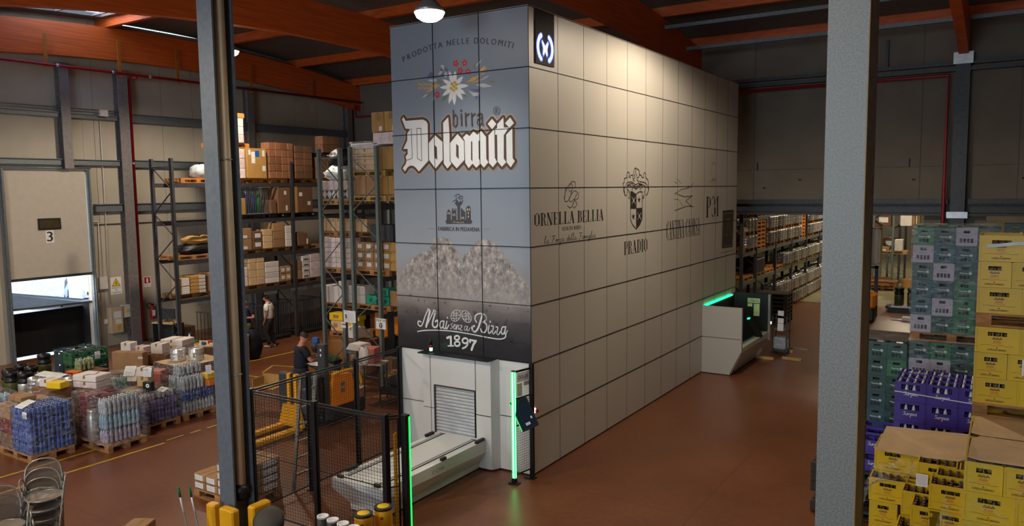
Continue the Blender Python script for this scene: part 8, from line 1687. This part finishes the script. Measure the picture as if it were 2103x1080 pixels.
    skinned('trousers', JT, ET, M[trousers], t, 2, 1)
    mb = MB(); mb.tube([(hp[0]+.15*math.cos(a*PI/10), hp[1]+.12*math.sin(a*PI/10), .90) for a in range(20)], .012, 6, True); mb.obj('belt', M['blackp'], t)
    for s, a_, t_ in ((1, aL, tL), (-1, aR, tR)):
        d = (Vector(t_)-Vector(a_)); d.z = 0; d.normalize(); A = Vector((a_[0], a_[1], .045)); skinned('shoe', [(*(A-d*.05), .042, .045), (*(A+d*.03), .046, .05), (*(A+d*.12), .044, .034), (*(A+d*.19), .034, .024)], [(0, 1), (1, 2), (2, 3)], M[shoes], t, 2, 1)
    if mask or watch:
        mb = MB(); w_ = Vector(wr2); mb.tube([w_+Vector((.03*math.cos(a*PI/5), 0, .03*math.sin(a*PI/5))) for a in range(10)], .008, 6, True); mb.obj('wrist_watch', M['blackp'], t)
    return t
pose_w = dict(L=((.19, .0, 1.4), (.225, .03, 1.13), (.21, -.06, .9), (.205, -.09, .82)), R=((-.19, 0, 1.4), (-.225, .05, 1.12), (-.2, .0, .88), (-.2, -.02, .79)), legL=((.1, -.06, .50), (.1, .02, .08), (.1, -.14, .03)), legR=((-.1, .02, .50), (-.12, .10, .08), (-.14, -.06, .03)), head=(0, -.075, 1.595), face=(.1, -1, -.12), lean=-.01)
w1 = person('man in a white polo shirt and dark trousers standing in profile before the dark rack', (-13.1, 5.35, 0), math.radians(-62), 'polo', 'jeans', 'hair', pose_w, bald=True); w1.scale = (.985,)*3
mb = MB(); mb.tube([(.075*math.cos(a*PI/8), -.01+.07*math.sin(a*PI/8), 1.485+.012*math.sin(a*PI/8)) for a in range(16)], .013, 6, True); mb.obj('collar', M['polo'], w1)
mb = MB(); mb.cbox(.08, -.17, 1.31, .02, .006, .035); mb.obj('badge', M['navy'], w1)
pose_b = dict(L=((.2, -.01, 1.4), (.30, -.06, 1.14), (.12, -.24, 1.16), (.04, -.27, 1.2)), R=((-.2, -.01, 1.4), (-.29, -.04, 1.14), (-.10, -.24, 1.2), (-.03, -.27, 1.26)), legL=((.12, -.04, .5), (.13, .04, .08), (.15, -.13, .03)), legR=((-.12, -.02, .5), (-.13, .04, .08), (-.15, -.13, .03)), head=(0, -.05, 1.61), face=(.1, -1, -.15), curl=.9)
w2 = person('masked bald man in navy shirt and khaki trousers, half behind the left column', (-12.95, 4.32, 0), math.radians(28), 'navy', 'khaki', 'hairg', pose_b, bald=True, mask=True)
# belly bag / pouch
pose_f = dict(L=((.2, -.02, 1.4), (.26, -.12, 1.16), (.16, -.34, 1.16), (.10, -.42, 1.18)), R=((-.2, -.02, 1.4), (-.27, -.10, 1.14), (-.14, -.32, 1.16), (-.06, -.40, 1.19)), legL=((.11, -.04, .5), (.11, .03, .08), (.12, -.14, .03)), legR=((-.11, -.02, .5), (-.11, .04, .08), (-.12, -.13, .03)), head=(0, -.12, 1.60), face=(0, -1, -.55), lean=-.03, curl=.9)
w3 = person('man in a dark T-shirt seen from behind, bent over papers on the orange order picker', (-6.12, .12, .16), math.radians(162), 'tee', 'jeans', 'hairg', pose_f, shoes='blackp')
w3.location = (-6.28, .5, .14); w3.scale = (1.06, 1.06, 1.0)
# ---------------------------------------------------------------- order picker
fk = thing('order_picker', 'orange and dark grey low order picker with yellow mast rails and raised forks carriage', 'forklift', (-5.69, .0, 0), 0)
for x in (-.27, .27):
    mb = MB(); mb.prism([(-.17/2, 0), (.17/2, 0), (.17/2, .07), (-.17/2, .07)], lambda a, b, d, x=x: (x+a, d, .06+b), -1.6, -.35); mb.obj('fork', M['orgy'], fk)
mb = MB(); mb.prism([(-.36, 0), (.36, 0), (.22, .45), (-.22, .45)], lambda a, b, d: (a, d, .1+b), -.36, -.28); mb.obj('fork_carriage', M['orgy'], fk)
for x in (-.1, .1):
    mb = MB(); mb.box(x-.04, -.30, .25, x+.04, -.2, 1.19); mb.obj('mast_rail', M['orgy'], fk)
mb = MB(); mb.box(-.06, -.26, .3, .06, -.2, 1.2); mb.obj('mast_centre', M['blackp'], fk)
for x0, x1 in ((-.45, -.145), (.145, .62)):
    mb = MB(); mb.bbox(x0, -.26, .35, x1, -.10, 1.18, .03); mb.obj('side_cover', M['grey_d'], fk)
mb = MB(); mb.bbox(-.45, -.25, .12, .47, .1, .36, .03); mb.bbox(-.42, .1, .08, .44, 1.0, .14, .02); mb.obj('platform', M['blackp'], fk)
mb = MB(); mb.bbox(-.1, .02, .14, .5, .12, 1.14, .03); mb.obj('console', M['blackp'], fk)
mb = MB(); mb.bbox(-.40, .28, .1, .56, 1.35, .42, .05); mb.obj('chassis', M['blackp'], fk)
mb = MB(); mb.prism([(.0, 0), (.62, 0), (.66, .3), (.6, .62), (.08, .68), (.02, .5)], lambda a, b, d: (d, a+.3, .42+b), .12, .58); mb.obj('battery_hood', M['org'], fk)
mb = MB(); mb.tube(smooth2([(.56, .32, 1.12), (.57, .8, 1.13), (.57, 1.08, 1.05), (.56, 1.2, .7)]), .035, 8); mb.obj('hood_rail', M['orgy'], fk)
mb = MB(); mb.bbox(.12, .93, .42, .55, 1.1, 1.0, .02); mb.obj('rear_cover', M['grey_d'], fk)
for y in (.0, .04): pass
mb = MB()
for z in (.85, .98): mb.cbox(.583, .6, z-.12, .006, .12, .09)
mb.obj('rating_plate', M['steel'], fk)
for x in (-.3, .3):
    mb = MB(); mb.tube([(x-.05, 1.2, .1), (x+.05, 1.2, .1)], .1, 14); mb.obj('wheel', M['blackp'], fk)
mb = MB(); mb.box(-6.05+5.72, .0, 0, 0, 0, 0) if False else None
# control tower of the picker near the rack upright and papers
ct = thing('scanner_terminal', 'tall dark grey terminal column of the order picker with two white diamond marks', 'terminal', (-5.28, .22, 0), 0); mb = MB(); mb.bbox(-.12, -.06, .14, .1, .08, 1.78, .02); mb.obj('column', M['grey_d'], ct)
mb = MB()
for z in (1.66, 1.55): mb.flat([[(-.0, z-.035), (.025, z), (-.0, z+.035), (-.025, z)]], lambda a, b, d: (a, -.062-d, b), 0)
mb.obj('diamond_mark', M['inkw'], ct)
pt = thing('writing_board', 'black sloping writing board on the order picker', 'board', (-5.72, .52, 1.20), math.radians(-20)); mb = MB(); mb.bbox(-.4, -.2, 0, .4, .22, .04, .015); mb.obj('board', M['blackp'], pt); mb = MB(); mb.bbox(-.05, -.05, -1.05, .05, .05, 0, .01); mb.obj('support', M['blackp'], pt)
mb = MB(); mb.v += [(-.2, -.14, 0), (.05, -.16, .0), (.3, -.1, .02), (.3, .14, .03), (.05, .1, .01), (-.2, .1, .0)]; mb.face([0, 1, 4, 5]); mb.face([1, 2, 3, 4]); o = mb.obj('paper_sheet', M['paper']); o.location = (-5.75, .48, 1.25); o.rotation_euler = (0, 0, math.radians(-20)); tag(o, 'white paper sheet the bent man is reading', 'paper')
t = thing('mobile_phone', 'dark mobile phone in the hands of the bent man', 'phone', (-6.02, .66, 1.33), .3); mb = MB(); mb.bbox(-.035, -.075, 0, .035, .075, .012, .004); mb.obj('phone_body', M['blackp'], t)
t = thing('parcel_basket', 'small grey basket with a printed packet behind the bent man', 'basket', (-6.98, 1.6, 1.2), .3); mb = MB(); mb.lathe([(.08, 0), (.12, .22), (.115, .22), (.075, .01)], n=10); mb.obj('basket', M['grey_d'], t); mb = MB(); mb.bbox(-.06, -.05, .1, .09, .05, .33, .01); mb.obj('packet', M['blue'], t); mb = MB(); mb.lathe([(.03, -1.2), (.03, 0)], n=8); mb.obj('stem', M['grey_d'], t)
t = thing('paper_bag', 'white plastic bag standing on the stacker cover beside the rack upright', 'bag', (-5.55, 1.75, 1.0), -.3); crumple(-.16, -.1, 0, .16, .1, .42, seed=17, amp=.012).obj('bag_body', M['whitec'], t)
t = thing('caution_bin', 'folded striped cardboard tray behind the bent man', 'tray', (-7.3, .45, .55), .2); mb = MB(); mb.box(-.3, -.2, 0, .3, .2, .02); mb.box(-.3, .18, 0, .3, .2, .25); mb.box(-.3, -.2, 0, -.28, .2, .2); mb.box(-.3, -.2, -.55, -.26, -.16, 0); mb.box(.26, .16, -.55, .3, .2, 0); mb.obj('tray', M['cardy'], t); mb = MB(); mb.obj('x', M['red']) if False else None
# red and white carton on the yellow-edged cart
t = thing('pallet_truck', 'yellow edged trolley with loose boards beyond the fence', 'trolley', (-5.5, 3.35, 0), math.radians(-18)); mb = MB(); mb.box(-.75, -.35, .3, .6, .35, .36); mb.obj('deck', M['wood2'], t); mb = MB(); mb.box(.5, -.36, .1, .62, .36, .75); mb.box(-.8, .3, .5, .6, .36, .62); mb.obj('yellow_edge', M['warn'], t)
for x in (-.6, .45):
    for y in (-.28, .28): mb = MB(); mb.tube([(x, y-.03, .12), (x, y+.03, .12)], .12, 12); mb.obj('wheel', M['blackp'], t)
carton(.42, .36, .36, 'pinkp', 'red and white patterned carton beside the rack, seen above the fence', (-5.9, 2.3, .92), .3, None, None, 'box', 'patterned_box', False)
t = thing('side_table', 'small grey table carrying the red and white patterned carton', 'table', (-5.9, 2.35, 0), .3); mb = MB(); mb.box(-.35, -.25, .88, .35, .25, .915); mb.obj('table_top', M['whitec'], t)
for x in (-.3, .3):
    for y in (-.2, .2): mb = MB(); mb.bar((x, y, 0), (x, y, .88), .03); mb.obj('leg', M['steel_d'], t)
t = thing('plastic_tray', 'black ribbed plastic pallet leaning beyond the fence', 'tray', (-5.15, 2.55, .2), math.radians(-15)); t.rotation_euler = (.0, -.12, math.radians(-15)); mb = MB()
for i in range(6): mb.box(-.5, -.3+i*.11, .0, .5, -.3+i*.11+.05, .14)
mb.box(-.5, -.3, .14, .5, .3, .17); mb.obj('pallet_body', M['blackp'], t); mb = MB(); mb.bbox(-.3, -.2, .18, .35, .2, .42, .06); mb.obj('black_bag', M['blackp'], t)
for i in range(2): carton(.3, .3, .2, 'cardy', 'small open golden tray on the yellow trolley, %s' % ('left', 'right')[i], (-5.75+i*.4, 3.2-i*.05, .365), -.3)
# potted greens between racks
t = thing('green_plants', 'tray of small green plants beside the middle rack foot', 'plant', (-7.95, 3.0, .62)); mb = MB(); rnd = random.Random(4)
for i in range(60): x, y = rnd.uniform(-.25, .25), rnd.uniform(-.12, .12); mb.bar((x, y, 0), (x+rnd.uniform(-.06, .06), y+rnd.uniform(-.06, .06), rnd.uniform(.06, .16)), .012)
mb.obj('leaves', mat('leaf_green', (60, 100, 50), .6), t); mb = MB(); mb.box(-.28, -.15, -.06, .28, .15, .01); mb.obj('tray', M['blackp'], t); mb = MB(); mb.box(-.25, -.12, -.62, .25, .12, -.06); mb.obj('stand', M['grey_d'], t)
# ladder leaning inside the fence
ld = thing('step_ladder', 'aluminium ladder leaning against the inside of the mesh fence', 'ladder', (-2.98, -2.30, 0)); mb = MB()
for s in (-.16, .16): mb = MB(); mb.bar((-.16, s-.1, 0), (.0, s, 1.92), .03, .06); mb.obj('rail', M['alu'], ld)
for k in range(6): f = .13+k*.15; mb = MB(); mb.bar((-.16+.16*f, -.26+.1*f, 1.92*f), (-.16+.16*f, .06+.1*f, 1.92*f), .03); mb.obj('rung', M['alu'], ld)
# ---------------------------------------------------------------- desks by the dark rack
def desk(label, loc, rz, sx, sy, h, m, mt):
    t = thing('desk', label, 'desk', loc, rz); mb = MB(); mb.box(-sx/2, -sy/2, h-.03, sx/2, sy/2, h); mb.obj('desk_top', M[mt], t)
    for x in (-sx/2, sx/2-.03): mb = MB(); mb.box(x, -sy/2+.02, 0, x+.03, sy/2-.02, h-.03); mb.obj('side_panel', M[m], t)
    mb = MB(); mb.box(-sx/2+.03, sy/2-.05, .1, sx/2-.03, sy/2-.03, h-.03); mb.obj('back_panel', M[m], t); return t
desk('beige cluttered desk left of the column, in front of the first rack bay', (-11.75, 2.15, 0), .35, 1.5, .7, .82, 'card3', 'card3')
desk('beige desk end right of the column, beside the men', (-12.2, 3.35, 0), .1, .5, .6, .8, 'card3', 'whitec')
t = thing('red_book', 'red and white ledger lying on the desk end right of the column', 'book', (-12.15, 3.35, .80), .2); mb = MB(); mb.box(-.15, -.1, 0, .15, .1, .03); mb.obj('pages', M['paper'], t); mb = MB(); mb.box(-.13, -.1, .03, .13, .1, .05); mb.obj('cover', M['red'], t)
t = thing('waste_bag', 'tall dark blue waste bag standing beside the desk end', 'bag', (-12.15, 3.95, 0)); crumple(-.22, -.22, 0, .22, .22, .92, seed=22, amp=.025).obj('bag_body', M['tee'], t)
rnd = random.Random(31); CL = ['whitec', 'org', 'blue', 'paper', 'grn2', 'card', 'red', 'warn']
for i in range(12):
    x = -12.15+rnd.uniform(0, .45); y = 1.8+rnd.uniform(0, .5); s = rnd.uniform(.06, .14); carton(s, s*.8, s*.7, CL[i % 8], 'small desk item left of the column, number %s in the clutter' % ORD[i], (-12.1+(i % 4)*.22*math.cos(.35), 1.78+(i//4)*.2+(i % 4)*.22*math.sin(.35), .822), rnd.uniform(0, 1), None, None, 'desk item', 'desk_item', False)
t = thing('keyboard', 'black keyboard on the cluttered desk', 'keyboard', (-11.35, 2.15, .82), .4); mb = MB(); mb.box(-.2, -.07, 0, .2, .07, .02); mb.obj('keyboard_body', M['blackp'], t)
t = thing('spray_bottle', 'white and blue spray bottle beside the first rack upright', 'bottle', (-12.35, 1.95, .82)); mb = MB(); mb.lathe([(.05, 0), (.05, .15), (.02, .2), (.02, .24)], n=10); mb.obj('bottle_body', M['paper'], t); mb = MB(); mb.cbox(0, .02, .26, .03, .08, .04); mb.obj('trigger', M['blue'], t)
desk('small wooden table against the wall by the fire extinguisher', (-16.3, 3.9, 0), .2, .9, .5, .78, 'steel_d', 'wood2'); carton(.5, .5, .5, 'card2', 'dark brown box on the floor behind the small wooden table', (-16.6, 4.7, 0), 0)
t = thing('office_monitor', 'dark tilted screen standing on the small wooden table', 'monitor', (-16.4, 3.95, .78), .5); mb = MB(); mb.bbox(-.28, -.02, .08, .28, .02, .42, .01); mb.obj('screen_panel', M['blackp'], t); mb = MB(); mb.box(-.1, -.08, 0, .1, .08, .015); mb.box(-.02, -.01, 0, .02, .01, .1); mb.obj('stand', M['blackp'], t)
carton(1.3, .8, .8, 'blackc', 'black covered table left of the cluttered desk', (-13.0, 1.3, 0), .3, None, None, 'table', 'covered_table', False)
# ================================================================ LAMPS
lp_ = thing('high_bay_lamp', '', 'lamp', (0, 0, 0))
mb = MB(); mb.lathe([(.07, .3), (.07, .18), (.12, .12), (.22, .02), (.245, -.04), (.235, -.04), (.21, .02), (.11, .11)], n=24); mb.obj('reflector', M['alu'], lp_)
mb = MB(); mb.lathe([(.0, -.19), (.12, -.17), (.2, -.12), (.235, -.05), (.2, .0), (.0, .0)], n=24); mb.obj('glowing_diffuser', M['lampw'], lp_)
mb = MB(); mb.tube([(0, 0, .3), (0, 0, 1.4)], .012, 6); mb.obj('hanging_rod', M['steel_d'], lp_)
P = Proto(lp_)
LL = ['bright round warehouse lamp hanging above the top left corner of the machine', 'small bright lamp hanging beside the left column', 'lamp hanging over the aisle right of the machine', 'lamp in the near bay over the fence', 'lamp in the near bay over the crates', 'lamp in the near bay over the wrapped pallets']
for (x, y, z), pw, l in zip(LAMPS, LPOW, LL):
    P(l, (x, y, z), 0)
    spot('lamp_light', (x, y, z-.23), (x, y, 0), pw*PI, WARM if pw != 95 else NEUT, 168 if pw != 95 else 128, .35 if pw != 95 else 1.0, .2)
for x, y, z, pw in HALL_LAMPS: spot('hall_light', (x, y, z), (x, y, 0), pw*PI, (1.0, .84, .6), 160, .4, .3)
# ---------------------------------------------------------------- drop prototypes the scene never placed
for _o in [o for o in bpy.data.objects if o.parent is None and o.get('category') and not o.get('label')]:
    for _c, _g in [(c, [g for g in bpy.data.objects if g.parent == c]) for c in bpy.data.objects if c.parent == _o]:
        for _x in _g+[_c]: bpy.data.objects.remove(_x)
    bpy.data.objects.remove(_o)
